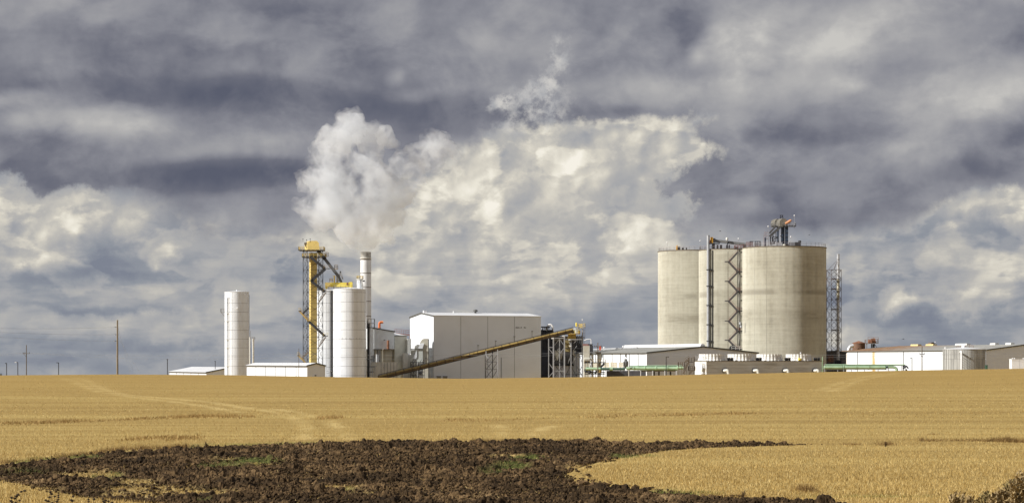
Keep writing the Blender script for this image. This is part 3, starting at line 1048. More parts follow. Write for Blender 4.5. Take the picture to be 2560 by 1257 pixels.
GREY_CONC = mat("cooling_tower_concrete", (0.60, 0.605, 0.59), 0.9, 0, 0.07, 0.4, 0.3, 6.0, (0.5, 0.5, 3.0), dirt=(0.22, 0.18, 0.13), dirt_amt=0.4, dirt_scale=0.22)
BRICKISH = mat("louvre_beige", (0.50, 0.46, 0.36), 0.8, 0, 0.1, 1.0)
GLASS_DARK = mat("door_dark", (0.035, 0.04, 0.05), 0.3, 0, 0.05)
WIRE_GREY = mat("wire_grey", (0.36, 0.37, 0.40), 0.5, 0.2, 0.03)
PINK_PIPE = mat("faded_red_paint", (0.30, 0.155, 0.14), 0.6, 0, 0.08)


def concrete_material():
    m = bpy.data.materials.new("slipform_concrete")
    m.use_nodes = True
    g = Graph(m.node_tree)
    b = g.n['Principled BSDF']
    geo = g.new('ShaderNodeNewGeometry')
    p = geo.outputs['Position']
    lifts = g.noise(g.v('MULTIPLY', p, (0.03, 0.03, 1.1)), 1.0, 5, 0.7)            # slip-form lift marks
    board = g.noise(g.v('MULTIPLY', p, (0.10, 0.10, 2.6)), 1.0, 4, 0.65)
    runs = g.noise(g.v('MULTIPLY', p, (0.55, 0.55, 0.03)), 1.0, 4, 0.6)             # streaks running down
    blot = g.noise(p, 0.11, 6, 0.62)
    t = g.add(g.m('MULTIPLY', lifts, 0.34), g.m('MULTIPLY', board, 0.30), g.m('MULTIPLY', runs, 0.50), g.m('MULTIPLY', blot, 0.50), g.m('MULTIPLY', g.noise(p, 0.8, 5, 0.7), 0.34), -0.50)
    col = g.ramp(t, [(0.18, (0.33, 0.305, 0.245)), (0.40, (0.485, 0.462, 0.378)), (0.55, (0.565, 0.545, 0.455)), (0.82, (0.65, 0.635, 0.555))])
    z = g.new('ShaderNodeSeparateXYZ')
    g.put(z.inputs[0], p)
    stain = g.mul(g.map(z.outputs[2], 11.0, 14.5), g.map(z.outputs[2], 18.0, 15.0), g.map(blot, 0.36, 0.62, 0.0, 0.5), g.map(board, 0.3, 0.6))
    col = g.mix(stain, col, (0.21, 0.175, 0.12))
    pour = g.mul(g.map(z.outputs[2], 21.2, 22.0), g.map(z.outputs[2], 24.0, 22.4), g.map(blot, 0.38, 0.6, 0.0, 0.5))
    col = g.mix(pour, col, (0.24, 0.21, 0.16))
    g.put(b.inputs['Base Color'], col)
    b.inputs['Roughness'].default_value = 0.92
    b.inputs['Diffuse Roughness'].default_value = 1.0
    b.inputs['Specular IOR Level'].default_value = 0.2
    bn = g.new('ShaderNodeBump')
    bn.inputs['Strength'].default_value = 0.35
    bn.inputs['Distance'].default_value = 0.06
    g.put(bn.inputs['Height'], g.add(lifts, board))
    g.put(b.inputs['Normal'], bn.outputs[0])
    return m


CONCRETE = concrete_material()


# ------------------------------------------------------------------ building kinds
def panel_tank(name, label, cpx, Y, r, top, seams, ncol, shell, group=None, turn=0.0, roof_h=0.6, handrail=True):
    """A bolted tank: curved sheets in rings over a dark core, cone roof, rim and railing."""
    c = W(cpx, 905, Y)
    g0 = gz(c.x, Y)
    t = Thing(name, label, "tank", (c.x, Y, g0), group)
    zz = lambda py: (HY - py) / F * (Y - r * 0.5) - g0
    ztop = zz(top)
    MB().lathe([(r - 0.10, 0), (r - 0.10, ztop - 0.05), (0.0, ztop - 0.05)], n=48).obj("tank_core", SEAM, t.o, True)
    zs = [ztop] + [zz(s) for s in seams] + [0.0]
    da = 2 * math.pi / ncol
    gap = 0.030 / r
    cache = {}
    for i in range(len(zs) - 1):
        hgt = zs[i] - zs[i + 1]
        if hgt < 0.2:
            continue
        for k in range(ncol):
            if 'm' not in cache:
                b = MB()
                n = 4
                vs, fs = [], []
                for j in range(n + 1):
                    a = -da / 2 + gap + (da - 2 * gap) * j / n
                    for rr in (r, r - 0.09):
                        for z in (0.0, 1.0):
                            vs.append((rr * math.cos(a), rr * math.sin(a), z))
                for j in range(n):
                    o = j * 4
                    fs += [(o, o + 4, o + 5, o + 1), (o + 1, o + 5, o + 7, o + 3), (o, o + 2, o + 6, o + 4)]
                fs += [(0, 1, 3, 2), (n * 4, n * 4 + 2, n * 4 + 3, n * 4 + 1)]
                cache['m'] = b.add(vs, fs).mesh("shell_panel", shell, True)
            o = link("shell_panel", cache['m'], t.o)
            o.location = (0, 0, zs[i + 1] + 0.035)
            o.rotation_euler = (0, 0, turn + (k + 0.5 * (i % 2) * 0) * da)
            o.scale = (1, 1, hgt - 0.07)
    MB().lathe([(r + 0.06, ztop - 0.12), (r + 0.06, ztop + 0.05), (r * 0.15, ztop + roof_h), (0, ztop + roof_h)], n=48).obj("roof", WHITE_ROOF, t.o, True)
    if handrail:
        pts = [(r * math.cos(a) * 0.98, r * math.sin(a) * 0.98, ztop + 0.05) for a in [2 * math.pi * k / 18 for k in range(18)]]
        rail(MB(), pts, 1.1, 0.045, 5, True).obj("handrail", STEEL, t.o)
    return t, ztop, g0


def gable_house(name, label, cat, px, Y, wu, lv, eave_py, rise, wall, roofm, seams_left=6, seams_front=4, over=0.25, trim=DARK_TRIM, hip=0.0, core=SEAM, gap=0.09, roof_lift=0.0, panel_front=None, panel_left=None, origin=None, rz=None, seams_right=1):
    """A sheet-clad building: near left corner at px, gable along U, long left wall along V, wall sheets as parts."""
    c = W(px, HY, Y)
    eave = (HY - eave_py) / F * Y
    rz = A if rz is None else rz
    if origin is not None:
        c = Vector(origin)
    g0 = min(gz(c.x, c.y), gz(c.x + wu * math.cos(rz), c.y + wu * math.sin(rz)), gz(c.x - lv * math.sin(rz), c.y + lv * math.cos(rz))) - 0.3
    t = Thing(name, label, cat, (c.x, c.y, g0), None, rz)
    h = eave - g0
    top = lambda x: h + rise * (1 - abs(x - wu / 2) / (wu / 2))
    e = 0.12
    MB().prism([(e, e, 0), (wu - e, e, 0), (wu - e, e, h - 0.1), (wu / 2, e, h + rise - 0.1), (e, e, h - 0.1)], (0, lv - 2 * e, 0)).obj("wall_core", core, t.o)
    for seams, xa, xb, m in ((seams_left, 0, e - 0.003, panel_left or wall), (seams_right, wu - e + 0.003, wu, wall)):
        ss = seams if isinstance(seams, (list, tuple)) else [lv * i / seams for i in range(seams + 1)]
        for i, (y0, y1) in enumerate(zip(ss[:-1], ss[1:])):
            MB().box(xa, xb, y0 + (gap / 2 if i else 0.0), y1 - gap / 2, 0, h - 0.02).obj("wall_panel", m, t.o)
            if i and xa == 0:
                MB().box(-0.05, -0.002, y0 - 0.24, y0 + 0.24, 0, h - 0.03).obj("batten", core, t.o)
    MB().box(e, wu - e, lv - e + 0.003, lv, 0, h - 0.02).obj("wall", wall, t.o)
    fr = seams_front if isinstance(seams_front, (list, tuple)) else [wu * i / seams_front for i in range(seams_front + 1)]
    for x0, x1 in zip(fr[:-1], fr[1:]):
        a, b = x0 + (gap / 2 if x0 > 0 else e), x1 - (gap / 2 if x1 < wu else e)
        pts = [(a, 0.02, 0), (b, 0.02, 0), (b, 0.02, top(b) - 0.03)]
        if a < wu / 2 < b:
            pts.append((wu / 2, 0.02, top(wu / 2) - 0.03))
        pts.append((a, 0.02, top(a) - 0.03))
        MB().prism(pts, (0, e - 0.024, 0)).obj("wall_panel", panel_front or wall, t.o)
    th = 0.22
    sl = rise / (wu / 2)
    for sgn in (0, 1):
        xe = -over if not sgn else wu + over
        ze = h - over * sl
        y1a, y1b = lv + over, lv + over - hip
        pts = [(xe, -over, ze), (wu / 2, -over, h + rise), (wu / 2, y1b, h + rise), (xe, y1a, ze)]
        if sgn:
            pts = pts[::-1]
        MB().prism(pts, (0, 0, th)).obj("roof", roofm, t.o)
    if hip:
        MB().prism([(-over, lv + over, h - over * sl), (wu / 2, lv + over - hip, h + rise), (wu + over, lv + over, h - over * sl)], (0, 0, th - 0.01)).obj("roof", roofm, t.o)
    MB().bar((-over - 0.06, -over, h - over * sl - 0.05), (-over - 0.06, lv + over, h - over * sl - 0.05), 0.12, 0.36).obj("eave_trim", trim, t.o)
    b = MB()
    for x0, x1 in ((-over, wu / 2), (wu / 2, wu + over)):
        z0, z1 = (h - over * sl, h + rise) if x0 < 0 else (h + rise, h - over * sl)
        b.prism([(x0, -over - 0.10, z0 - 0.15), (x1, -over - 0.10, z1 - 0.15), (x1, -over - 0.10, z1 + th + 0.03), (x0, -over - 0.10, z0 + th + 0.03)], (0, 0.095, 0))
    b.obj("gable_trim", trim, t.o)
    return t, h, top


def lattice(t, corners, z0, levels, w_leg, w_brace, m, faces=(0, 1, 2, 3), x=True):
    """A braced steel frame: four legs, and level by level horizontals and crossed diagonals."""
    cs = [Vector((c[0], c[1], 0)) for c in corners]
    top = levels[-1]
    for c in cs:
        t.bar("leg", c + Vector((0, 0, z0)), c + Vector((0, 0, top)), w_leg, m)
    prev = z0
    for i, z in enumerate(levels):
        for k in faces:
            a, b = cs[k], cs[(k + 1) % 4]
            t.bar("girt", a + Vector((0, 0, z)), b + Vector((0, 0, z)), w_brace, m)
            t.bar("brace", a + Vector((0, 0, prev)), b + Vector((0, 0, z)), w_brace, m)
            if x:
                t.bar("brace", b + Vector((0, 0, prev)), a + Vector((0, 0, z)), w_brace, m)
        prev = z


def arc(c, r, a0, a1, n, e1, e2):
    c, e1, e2 = Vector(c), Vector(e1), Vector(e2)
    return [c + (e1 * math.cos(a0 + (a1 - a0) * i / n) + e2 * math.sin(a0 + (a1 - a0) * i / n)) * r for i in range(n + 1)]

# ------------------------------------------------------------------ the plant, left to right
def z_of(py, Y):
    return (HY - py) / F * Y


# --- far left: shed, narrow tank, low building
t, h, top = gable_house("metal_shed", "low metal shed with a wide white roof, left of the narrow white tank", "shed", 516, 790, 18.0, 70.0, 930.5, 1.75, WHITE, WHITE_ROOF, 5, 2)

t, zt, g0 = panel_tank("storage_tank", "tall narrow white tank with ring seams, standing apart beyond the low white building", 592, 760, 4.29, 729.5, [758, 780, 803, 825, 847, 869, 891, 915], 14, TANK_WHITE, turn=0.2, handrail=False, roof_h=0.45)
y = lambda dx: -math.sqrt(max(4.29 ** 2 - dx * dx, 0)) - 0.16
dx = -21 * 760 / F
b = MB()
zb = z_of(743, 756) - g0
b.tube([(dx + 0.7, y(dx + 0.7), zb - 0.2), (dx + 0.35, y(dx) - 0.1, zb + 0.1), (dx, y(dx) - 0.1, zb - 0.3), (dx, y(dx) - 0.1, 0)], 0.11, 8)
b.obj("downpipe", STEEL, t.o, True)
b = MB()
dx2 = dx + 0.55
for q in (783, 803, 849, 869, 915):
    zq = z_of(q, 756) - g0
    b.box(dx - 0.25, dx2 + 0.2, y(dx) - 0.3, y(dx) + 0.12, zq - 0.15, zq + 0.15)
b.bar((dx2, y(dx2), 0), (dx2, y(dx2), zb - 0.3), 0.10)
b.obj("pipe_bracket", OFFWHITE, t.o)
b = MB()
pz = z_of(781, 760) - g0
b.box(-5.6, -4.2, -0.7, 0.7, pz, pz + 0.12)
rail(b, [(-4.3, -0.7, pz + 0.1), (-5.6, -0.7, pz + 0.1), (-5.6, 0.7, pz + 0.1), (-4.3, 0.7, pz + 0.1)], 1.2, 0.07, 1.4)
b.bar((-5.4, 0, pz), (-4.28, 0, pz - 1.4), 0.1)
b.obj("access_platform", BROWN_STEEL, t.o)
b = MB()
ladder(b, (4.34, 0.3, 0), (4.34, 0.3, zt - 1), 0.5, 0.05, 0.7, (0, 1, 0))
b.obj("ladder", BROWN_STEEL, t.o)
MB().box(0.5, 0.95, y(0.7) - 0.1, y(0.7) + 0.2, z_of(772, 756) - g0, z_of(768, 756) - g0).obj("lamp_box", LAMP_WHITE, t.o)
MB().cyl((0, 0, zt + 0.3), (0, 0, zt + 0.75), 0.35, 0.2, 12).obj("roof_hatch", WHITE, t.o)

c = W(630, HY, 752)
t = Thing("vent_column", "pair of slim beige vent pipes with a caged ladder, behind the narrow white tank", "vent pipe", (c.x, 752, gz(c.x, 752)))
g0 = t.o.location.z
t.bar("pipe", (-0.75, 0, 0), (-0.75, 0, z_of(842, 752) - g0), 0.42, OFFWHITE, rnd=True)
t.bar("pipe", (0.45, 0, 0), (0.45, 0, z_of(846, 752) - g0), 0.62, OFFWHITE, rnd=True)
b = MB()
ladder(b, (0.35, -0.45, 0), (0.35, -0.45, z_of(842, 752) - g0), 0.45, 0.05, 0.6, (1, 0, 0), (0, -0.6, 0))
rail(b, [(-0.3, -0.6, z_of(849, 752) - g0), (1.0, -0.6, z_of(849, 752) - g0), (1.0, 0.5, z_of(849, 752) - g0)], 1.0, 0.06, 1)
b.obj("caged_ladder", BROWN_STEEL, t.o)
t.bar("antenna", (-0.5, 0, z_of(842, 752) - g0), (-0.5, 0, z_of(826, 752) - g0), 0.09, BROWN_STEEL)

t, h, top = gable_house("low_building", "long low white building with grey gable end, below the yellow elevator tower", "building", 768, 648, 5.6, 80.0, 914.0, 0.72, WHITE, WHITE_ROOF, 6, 1, core=SEAM)
MB().box(2.3, 2.75, -0.25, 0.0, 3.15, 3.5).obj("wall_lamp", DARK_TRIM, t.o)
MB().box(1.1, 4.6, -0.05, 0.0, 0.0, 1.15).obj("door", DARK_TRIM, t.o)
b = MB()
for i in range(26):
    b.box(1.2, 1.45, i * 3.0, i * 3.0 + 1.1, h + 0.55, h + 0.68)
b.obj("ridge_cap", WHITE, t.o)

# --- bucket elevator tower
TY = 668
c = W(768, HY, TY)
t = Thing("elevator_tower", "tall lattice tower with a yellow bucket elevator leg and zigzag stairs", "elevator tower", (c.x, TY, gz(c.x, TY)))
g0 = t.o.location.z
s_ = 5.0
zl = lambda py: z_of(py, TY) - g0
cor = [Vector((0, 0, 0)), U * s_, U * s_ + V * s_, V * s_]
lattice(t, cor, 0, [zl(q) for q in (898, 870, 842, 814, 786, 758, 730, 702, 674, 643, 626)], 0.18, 0.075, DARK_STEEL)
# the leg casing, in flanged sections
e0 = Vector((W(777, HY, TY + 1.5).x - c.x, 1.5, 0))
cut = [g0 - 0 for _ in ()]
lv = [zl(q) for q in (939, 911, 883, 855, 827, 799, 771, 743, 715, 687, 659, 631)]
lv[0] = 0.0
for a, b_ in zip(lv[:-1], lv[1:]):
    MB().prism([e0 + Vector((0, 0, a)), e0 + U * 2.0 + Vector((0, 0, a)), e0 + U * 2.0 + V * 1.9 + Vector((0, 0, a)), e0 + V * 1.9 + Vector((0, 0, a))], (0, 0, b_ - a - 0.05)).obj("leg_casing", YELLOW, t.o)
    MB().prism([e0 - U * .06 - V * .06 + Vector((0, 0, b_ - 0.12)), e0 + U * 2.06 - V * .06 + Vector((0, 0, b_ - 0.12)), e0 + U * 2.06 + V * 1.96 + Vector((0, 0, b_ - 0.12)), e0 - U * .06 + V * 1.96 + Vector((0, 0, b_ - 0.12))], (0, 0, 0.10)).obj("flange", OCHRE, t.o)
P = lambda px, py, Y: t.p(px, py, Y)
MB().prism([P(769, 627, 668), P(768, 611, 668), P(770, 605, 668), P(775, 602, 668), P(792, 602, 668), P(797, 607, 668), P(798, 622, 668), P(796, 627, 668)], V * 3.2).obj("head_housing", YELLOW, t.o)
b = MB()
b.tube([P(761, 609, 669), P(769, 609, 669)], 0.42, 12)
b.tube([P(763, 613, 669), P(768, 620, 669)], 0.2, 8)
b.obj("drive_motor", BROWN_STEEL, t.o, True)
for (xa, xb, py, rm) in ((746, 809, 626, YELLOW), (755, 812, 643, YELLOW)):
    b = MB()
    a0, a1 = P(xa, py, 667), P(xb, py, 667)
    b.prism([a0, a1, a1 + Vector((0, 5, 0)), a0 + Vector((0, 5, 0))], (0, 0, 0.22))
    pl = b.obj("platform", DARK_STEEL, t.o)
    r_ = MB()
    rail(r_, [a0, a1, a1 + Vector((0, 5, 0)), a0 + Vector((0, 5, 0)), a0], 1.15, 0.09, 1.2)
    r_.obj("handrail", rm, pl)
for (xa, ya, xb, yb, m, w) in ((777, 643, 812, 671, DARK_STEEL, 0.42), (813, 672, 778, 702, DARK_STEEL, 0.42), (778, 702, 812, 729, DARK_STEEL, 0.42), (815, 731, 796, 757, BROWN_STEEL, 0.12),
                              (749, 778, 773, 804, OCHRE, 0.2), (773, 804, 812, 840, DARK_STEEL, 0.36), (815, 842, 796, 868, BROWN_STEEL, 0.12), (757, 784, 772, 770, DARK_STEEL, 0.2), (745, 888, 764, 906, OCHRE, 0.2), (756, 894, 772, 880, BROWN_STEEL, 0.2)):
    b = MB()
    flight(b, P(xa, ya, 666), P(xb, yb, 666), 1.0, w, (0, 1, 0), 1.0)
    b.obj("stair_flight", m, t.o)
for (xa, xb, py) in ((810, 825, 672), (773, 781, 702.5), (808, 825, 729), (746, 752, 778), (768, 776, 804), (808, 819, 840.5), (743, 748, 889)):
    b = MB()
    a0, a1 = P(xa, py, 665.4), P(xb, py, 665.4)
    b.prism([a0, a1, a1 + Vector((0, 1.3, 0)), a0 + Vector((0, 1.3, 0))], (0, 0, 0.2))
    ld = b.obj("stair_landing", DARK_STEEL, t.o)
    r_ = MB()
    rail(r_, [a0, a1, a1 + Vector((0, 1.3, 0))], 1.1, 0.045, 1.2)
    r_.obj("handrail", YELLOW if py > 770 else OCHRE, ld)
b = MB()
b.bar(P(795, 627, 668.6), P(813, 648, 668.6), 1.5, 1.0)
b.obj("spout_head", DARK_STEEL, t.o)
b = MB()
b.bar(P(808, 642, 668.6), P(846, 690, 668.6), 0.95, 0.9)
b.bar(P(845, 688, 668.6), P(854, 706, 668.6), 0.75, 0.7)
b.obj("spout", mat("spout_grey", (0.13, 0.135, 0.145), 0.6, 0, 0.08), t.o)
b = MB()
b.bar(P(847, 704, 668.6), P(851, 678, 668.6), 0.4)
b.bar(P(851, 678, 668.6), P(857, 698, 668.6), 0.4)
b.bar(P(843, 690, 668.6), P(843, 706, 668.6), 0.5)
b.obj("spout_diverter", STEEL, t.o)
for (xa, py) in ((816, 641), (840, 673)):
    b = MB()
    a0 = P(xa - 4, py, 668)
    b.prism([a0, a0 + Vector((1.0, 0, 0)), a0 + Vector((1.0, 1.2, 0)), a0 + Vector((0, 1.2, 0))], (0, 0, 0.12))
    rail(b, [a0, a0 + Vector((1, 0, 0)), a0 + Vector((1, 1.2, 0)), a0 + Vector((0, 1.2, 0)), a0], 1.3, 0.06, 0.6)
    b.obj("spout_platform", OCHRE, t.o)
b = MB()
for k in range(3):
    b.bar(P(757.5 + 9 * k, 598 + 2 * (k % 2), 668), P(757.5 + 9 * k, 606, 668), 0.07)
    b.box(*sum([[q - .12, q + .12] for q in P(757.5 + 9 * k, 597.5 + 2 * (k % 2), 668)], []))
b.obj("beacon", DARK_STEEL, t.o)

# --- the two large white tanks with their equipment
t, zt, g0 = panel_tank("storage_tank", "white tank half hidden behind the yellow elevator leg", 825, 682, 4.85, 727.5, [735, 758, 781, 803, 826, 849, 871, 894, 917], 20, TANK_WHITE)
b = MB()
for k, rr in ((825.5, 0.09), (829.5, 0.30)):
    q = t.p(k, HY, 674)
    b.cyl((q.x, q.y, 0), (q.x, q.y, zt), rr, n=8)
b.obj("downpipe", DARK_STEEL, t.o, True)
b = MB()
for q in (927, 932):
    a0, a1 = t.p(816, q, 676), t.p(833, q, 672)
    b.cyl(a0, a1, 0.13, n=8)
b.obj("drain_pipe", STEEL, t.o, True)
TB, ztb, gtb = panel_tank("storage_tank", "widest white tank with ring seams, in front of the tall exhaust stack", 874.5, 665, 5.11, 722.5, [731, 755, 779, 802, 824, 847, 869, 892, 915, 938], 20, TANK_WHITE, turn=0.05)
b = MB()
for k in range(8):
    a = -2.4 + k * 0.22
    b.box(5.13 * math.cos(a) - .1, 5.13 * math.cos(a) + .1, 5.13 * math.sin(a) - .1, 5.13 * math.sin(a) + .1, z_of(846, 662) - gtb - 0.06, z_of(846, 662) - gtb + 0.12)
b.obj("bolt_lug", STEEL, TB.o)

c = W(846, HY, 668)
zb = z_of(722, 666)
t = Thing("drag_conveyor", "bright yellow box conveyor lying across the tops of the two white tanks", "conveyor", (c.x, 668, zb))
xs = [812.5, 826, 839, 852, 865, 873]
for a, b_ in zip(xs[:-1], xs[1:]):
    p0, p1 = t.p(a, 717, 667.2), t.p(b_, 706, 667.2)
    MB().box(p0.x + 0.02, p1.x - 0.02, -0.8, 0.8, p0.z, p1.z).obj("casing_section", BRIGHT_YELLOW if a > 813 else YELLOW, t.o)
p0, p1 = t.p(873.4, 719, 667), t.p(880.5, 704.5, 667)
MB().box(p0.x, p1.x, -1.0, 1.0, p0.z, p1.z).obj("drive_box", BRIGHT_YELLOW, t.o)
p0, p1 = t.p(866.5, 713, 667), t.p(870, 706, 667)
MB().box(p0.x, p1.x, -1.05, -0.81, p0.z, p1.z).obj("inspection_hatch", RUST, t.o)
p0, p1 = t.p(812, 721.5, 667), t.p(819, 716, 667)
MB().prism([(p0.x, -0.6, p1.z), (p1.x, -0.6, p1.z), (p1.x - 0.25, -0.6, p0.z), (p0.x + 0.25, -0.6, p0.z)], (0, 1.2, 0)).obj("outlet_hopper", BRIGHT_YELLOW, t.o)
b = MB()
for k in (822, 834, 845, 856, 866, 877):
    q = t.p(k, HY, 668)
    b.bar((q.x, -0.6, -0.2), (q.x, -0.6, t.p(0, 716, 668).z), 0.14)
    b.bar((q.x, 0.6, -0.2), (q.x, 0.6, t.p(0, 716, 668).z), 0.14)
b.obj("support_post", STEEL, t.o)
b = MB()
q = t.p(836, 706, 668)
b.bar((q.x, 0, q.z), (q.x, 0, t.p(0, 690, 668).z), 0.42)
a0 = t.p(831.5, 690, 668)
b.box(a0.x, a0.x + 1.1, -0.5, 0.5, a0.z, a0.z + 0.1)
b.obj("spout_stand", YELLOW, t.o)
b = MB()
a0 = t.p(824.5, 704, 668)
rail(b, [(a0.x, -0.5, a0.z - 0.1), (a0.x + 0.9, -0.5, a0.z - 0.1), (a0.x + 0.9, 0.5, a0.z - 0.1), (a0.x, 0.5, a0.z - 0.1)], 1.1, 0.08, 0.45, True)
b.obj("handrail", OCHRE, t.o)

c = W(900, HY, 668)
t = Thing("dust_collector", "small white dust collector with a yellow top rail, on the widest white tank", "dust collector", (c.x, 668, z_of(722, 665)))
q = lambda py: z_of(py, 667) - t.o.location.z
b = MB()
b.lathe([(0.0, q(722)), (1.0, q(722)), (1.0, q(712)), (0.80, q(703)), (0.80, q(697.5)), (0, q(697.5))], n=18)
b.obj("housing", WHITE, t.o, True)
b = MB()
for k in range(3):
    b.bar((-0.9 + k * 0.8, -0.95, q(722)), (-0.85 + k * 0.8, -0.85, q(699)), 0.12)
b.obj("rib", OFFWHITE, t.o)
b = MB()
b.lathe([(0, q(698)), (1.12, q(698)), (1.12, q(696.8)), (0, q(696.8))], n=14)
b.obj("top_plate", OFFWHITE, t.o)
b = MB()
rail(b, [(1.05 * math.cos(a), 1.05 * math.sin(a), q(697)) for a in [k * math.pi / 4 for k in range(8)]], 0.95, 0.07, 0.5, True)
b.obj("handrail", YELLOW, t.o)
MB().tube([(0.8, -0.4, q(702)), (1.5, -0.4, q(702))], 0.22, 10).obj("fan_motor", DARK_STEEL, t.o, True)

# --- exhaust stack
c = W(914.5, HY, 738)
t = Thing("exhaust_stack", "tall round silver stack with dark ring flanges, steaming above the white tanks", "stack", (c.x, 738, gz(c.x, 738)))
g0 = t.o.location.z
cuts = [940, 905, 870, 830, 790, 753, 718, 683, 649]
zs = [0.0] + [z_of(q, 738) - g0 for q in cuts[1:]]
for a, b_ in zip(zs[:-1], zs[1:]):
    MB().lathe([(0.0, a + .04), (1.845, a + 0.04), (1.845, b_ - 0.04), (0, b_ - 0.04)], n=28).obj("stack_section", WHITE_ROOF, t.o, True)
    MB().lathe([(1.4, b_ - 0.13), (1.88, b_ - 0.13), (1.88, b_ + 0.10), (1.4, b_ + 0.10)], n=28).obj("flange", BROWN_STEEL, t.o, True)
zt = z_of(630, 738) - g0
sooty = mat("sooty_stack_rim", (0.40, 0.39, 0.36), 0.6, 0, 0.15, 0.7, dirt=(0.18, 0.16, 0.13), dirt_amt=0.7, dirt_scale=0.6)
MB().lathe([(1.77, zs[-1] + 0.05), (1.77, zt), (1.6, zt), (1.6, zs[-1] + 0.05)], n=28).obj("rim_section", sooty, t.o, True)
MB().lathe([(1.77, zs[-1] + .35), (2.02, zs[-1] + .35), (2.02, zs[-1] + .6), (1.77, zs[-1] + .6)], n=28).obj("rim_ring", OFFWHITE, t.o, True)

# --- pipe tower beside the widest tank
c = W(925, HY, 684)
t = Thing("pipe_tower", "narrow dark tower of pipes, ladders and a small cage, right of the widest white tank", "pipe tower", (c.x, 684, gz(c.x, 684)))
P = lambda px, py, Y=684: t.p(px, py, Y)
for (px, t_py, w, m) in ((917.5, 800, 0.30, DARK_STEEL), (920.5, 812, 0.55, DARK_STEEL), (924.5, 818, 0.35, STEEL), (929, 888, 0.3, DARK_STEEL), (932.5, 886, 0.2, DARK_STEEL), (935, 896, 0.16, STEEL)):
    a = P(px, 905)
    t.bar("pipe", (a.x, a.y + (px % 3), 0), (a.x, a.y + (px % 3), P(px, t_py).z), w, m, rnd=True)
for q, xa, xb in ((898, 916, 934), (916, 916, 936), (929, 917, 934)):
    t.bar("cross_pipe", P(xa, q, 683), P(xb, q, 683), 0.25, DARK_STEEL, rnd=True)
a0, a1 = P(919, 819.5, 682.5), P(935.5, 819.5, 682.5)
b = MB()
b.prism([a0, a1, a1 + Vector((0, 3, 0)), a0 + Vector((0, 3, 0))], (0, 0, 0.25))
pl = b.obj("platform", DARK_STEEL, t.o)
b = MB()
rail(b, [a0, a1, a1 + Vector((0, 3, 0)), a0 + Vector((0, 3, 0))], 2.9, 0.09, 1.0, True)
rail(b, [a0, a1], 1.3, 0.07, 1.0)
b.obj("cage", STEEL, pl)
MB().lathe([(0, 0), (0.36, 0.1), (0.36, 1.5), (0, 1.7)], P(922, 808, 683), 12).obj("white_vessel", LAMP_WHITE, t.o, True)
MB().lathe([(0, 0), (0.5, 0), (0.5, 1.6), (0, 1.6)], P(921, 820, 683.5), 12).obj("valve_body", BLACK, t.o, True)

# --- process building and annex between the tank and the large building
PY = 694
c = W(924, HY, PY)
t = Thing("process_building", "grey ribbed building with a sloping roof edge and a recessed ground floor", "building", (c.x, PY, gz(c.x, PY) - 0.3), None, A)
g0 = t.o.location.z


def u_of(px, Y0=PY, x0=None, off=0.0):
    """Distance along U from this building's corner to where its front shows at px."""
    x0 = c.x if x0 is None else x0
    k = (px - CX) / F
    return (k * Y0 - x0) / (U.x - k * U.y)


zf = lambda py, px: z_of(py, PY + u_of(px) * U.y) - g0
u0, u1, u2 = u_of(924), u_of(935), u_of(986)
top_ = lambda u: zf(818, 935) + (u - u1) / (u2 - u1) * (zf(830, 986) - zf(818, 935)) if u > u1 else zf(818, 935) - 0.35
zl_ = zf(872, 950)
n = 16
for i in range(n):
    a, b_ = u1 + (u2 - u1) * i / n, u1 + (u2 - u1) * (i + 1) / n - 0.05
    MB().prism([(a, 0, zl_), (b_, 0, zl_), (b_, 0, top_(b_)), (a, 0, top_(a))], (0, 0.09, 0)).obj("wall_panel", GREY_WALL, t.o)
MB().prism([(u0 + .05, 0.10, 0.02), (u1, 0.10, 0.02), (u1, 0.10, top_(u0)), (u0 + .05, 0.10, top_(u0))], (0, 0.2, 0)).obj("wall", GREY_WALL, t.o)
MB().prism([(u0, 0.3, zl_), (u2, 0.3, zl_), (u2, 0.3, top_(u2) - 0.05), (u1, 0.3, top_(u1) - 0.05), (u0, 0.3, top_(u0) - 0.05)], (0, 12, 0)).obj("upper_wall", GREY_WALL, t.o)
MB().prism([(u1 - 0.3, -0.2, top_(u1)), (u2 + 0.2, -0.2, top_(u2)), (u2 + 0.2, -0.2, top_(u2) + 0.35), (u1 - 0.3, -0.2, top_(u1) + 0.35)], (0, 12.5, 0)).obj("roof", DARK_TRIM, t.o)
MB().box(u0, u2, 4.0, 12, 0.01, zl_ - 0.01).obj("lower_wall", OFFWHITE, t.o)
MB().box(u1 - 0.1, u_of(957), -0.15, 0.4, zl_ - 0.35, zl_ - 0.01).obj("lintel", DARK_TRIM, t.o)
MB().box(u1 + 0.1, u_of(944), 3.85, 3.99, 0.3, zf(889, 940)).obj("door", BLACK, t.o)
for q, w in ((943.5, 0.18), (979.5, 0.22), (936, 0.2)):
    MB().box(u_of(q), u_of(q) + w, 0.1, 0.1 + w, 0, zl_ - 0.36 if q < 950 else zl_).obj("column", DARK_TRIM, t.o)
MB().lathe([(0, 0), (0.75, 0), (0.75, zl_ - 0.5), (0, zl_ - 0.5)], (u_of(949), 1.6, 0.02), 16).obj("dust_pipe", STEEL, t.o, True)
MB().box(u_of(955), u_of(981), -2.2, -0.02, zl_ - 0.22, zl_).obj("ledge", BROWN_STEEL, t.o)
stain = mat("rust_streaked_wall", (0.50, 0.46, 0.36), 0.7, 0, 0.08, 0.4, dirt=(0.40, 0.26, 0.07), dirt_amt=0.8, dirt_scale=0.5, stretch=(1.6, 1.6, 0.25))
MB().box(u_of(955.5), u_of(979), -0.6, -0.4, 0.1, zl_ - 0.23).obj("screen_wall", stain, t.o)
b = MB()
rail(b, [(u_of(971), -2.1, zl_), (u_of(981), -2.1, zl_)], 1.1, 0.05, 0.7)
b.obj("handrail", STEEL, t.o)
b = MB()
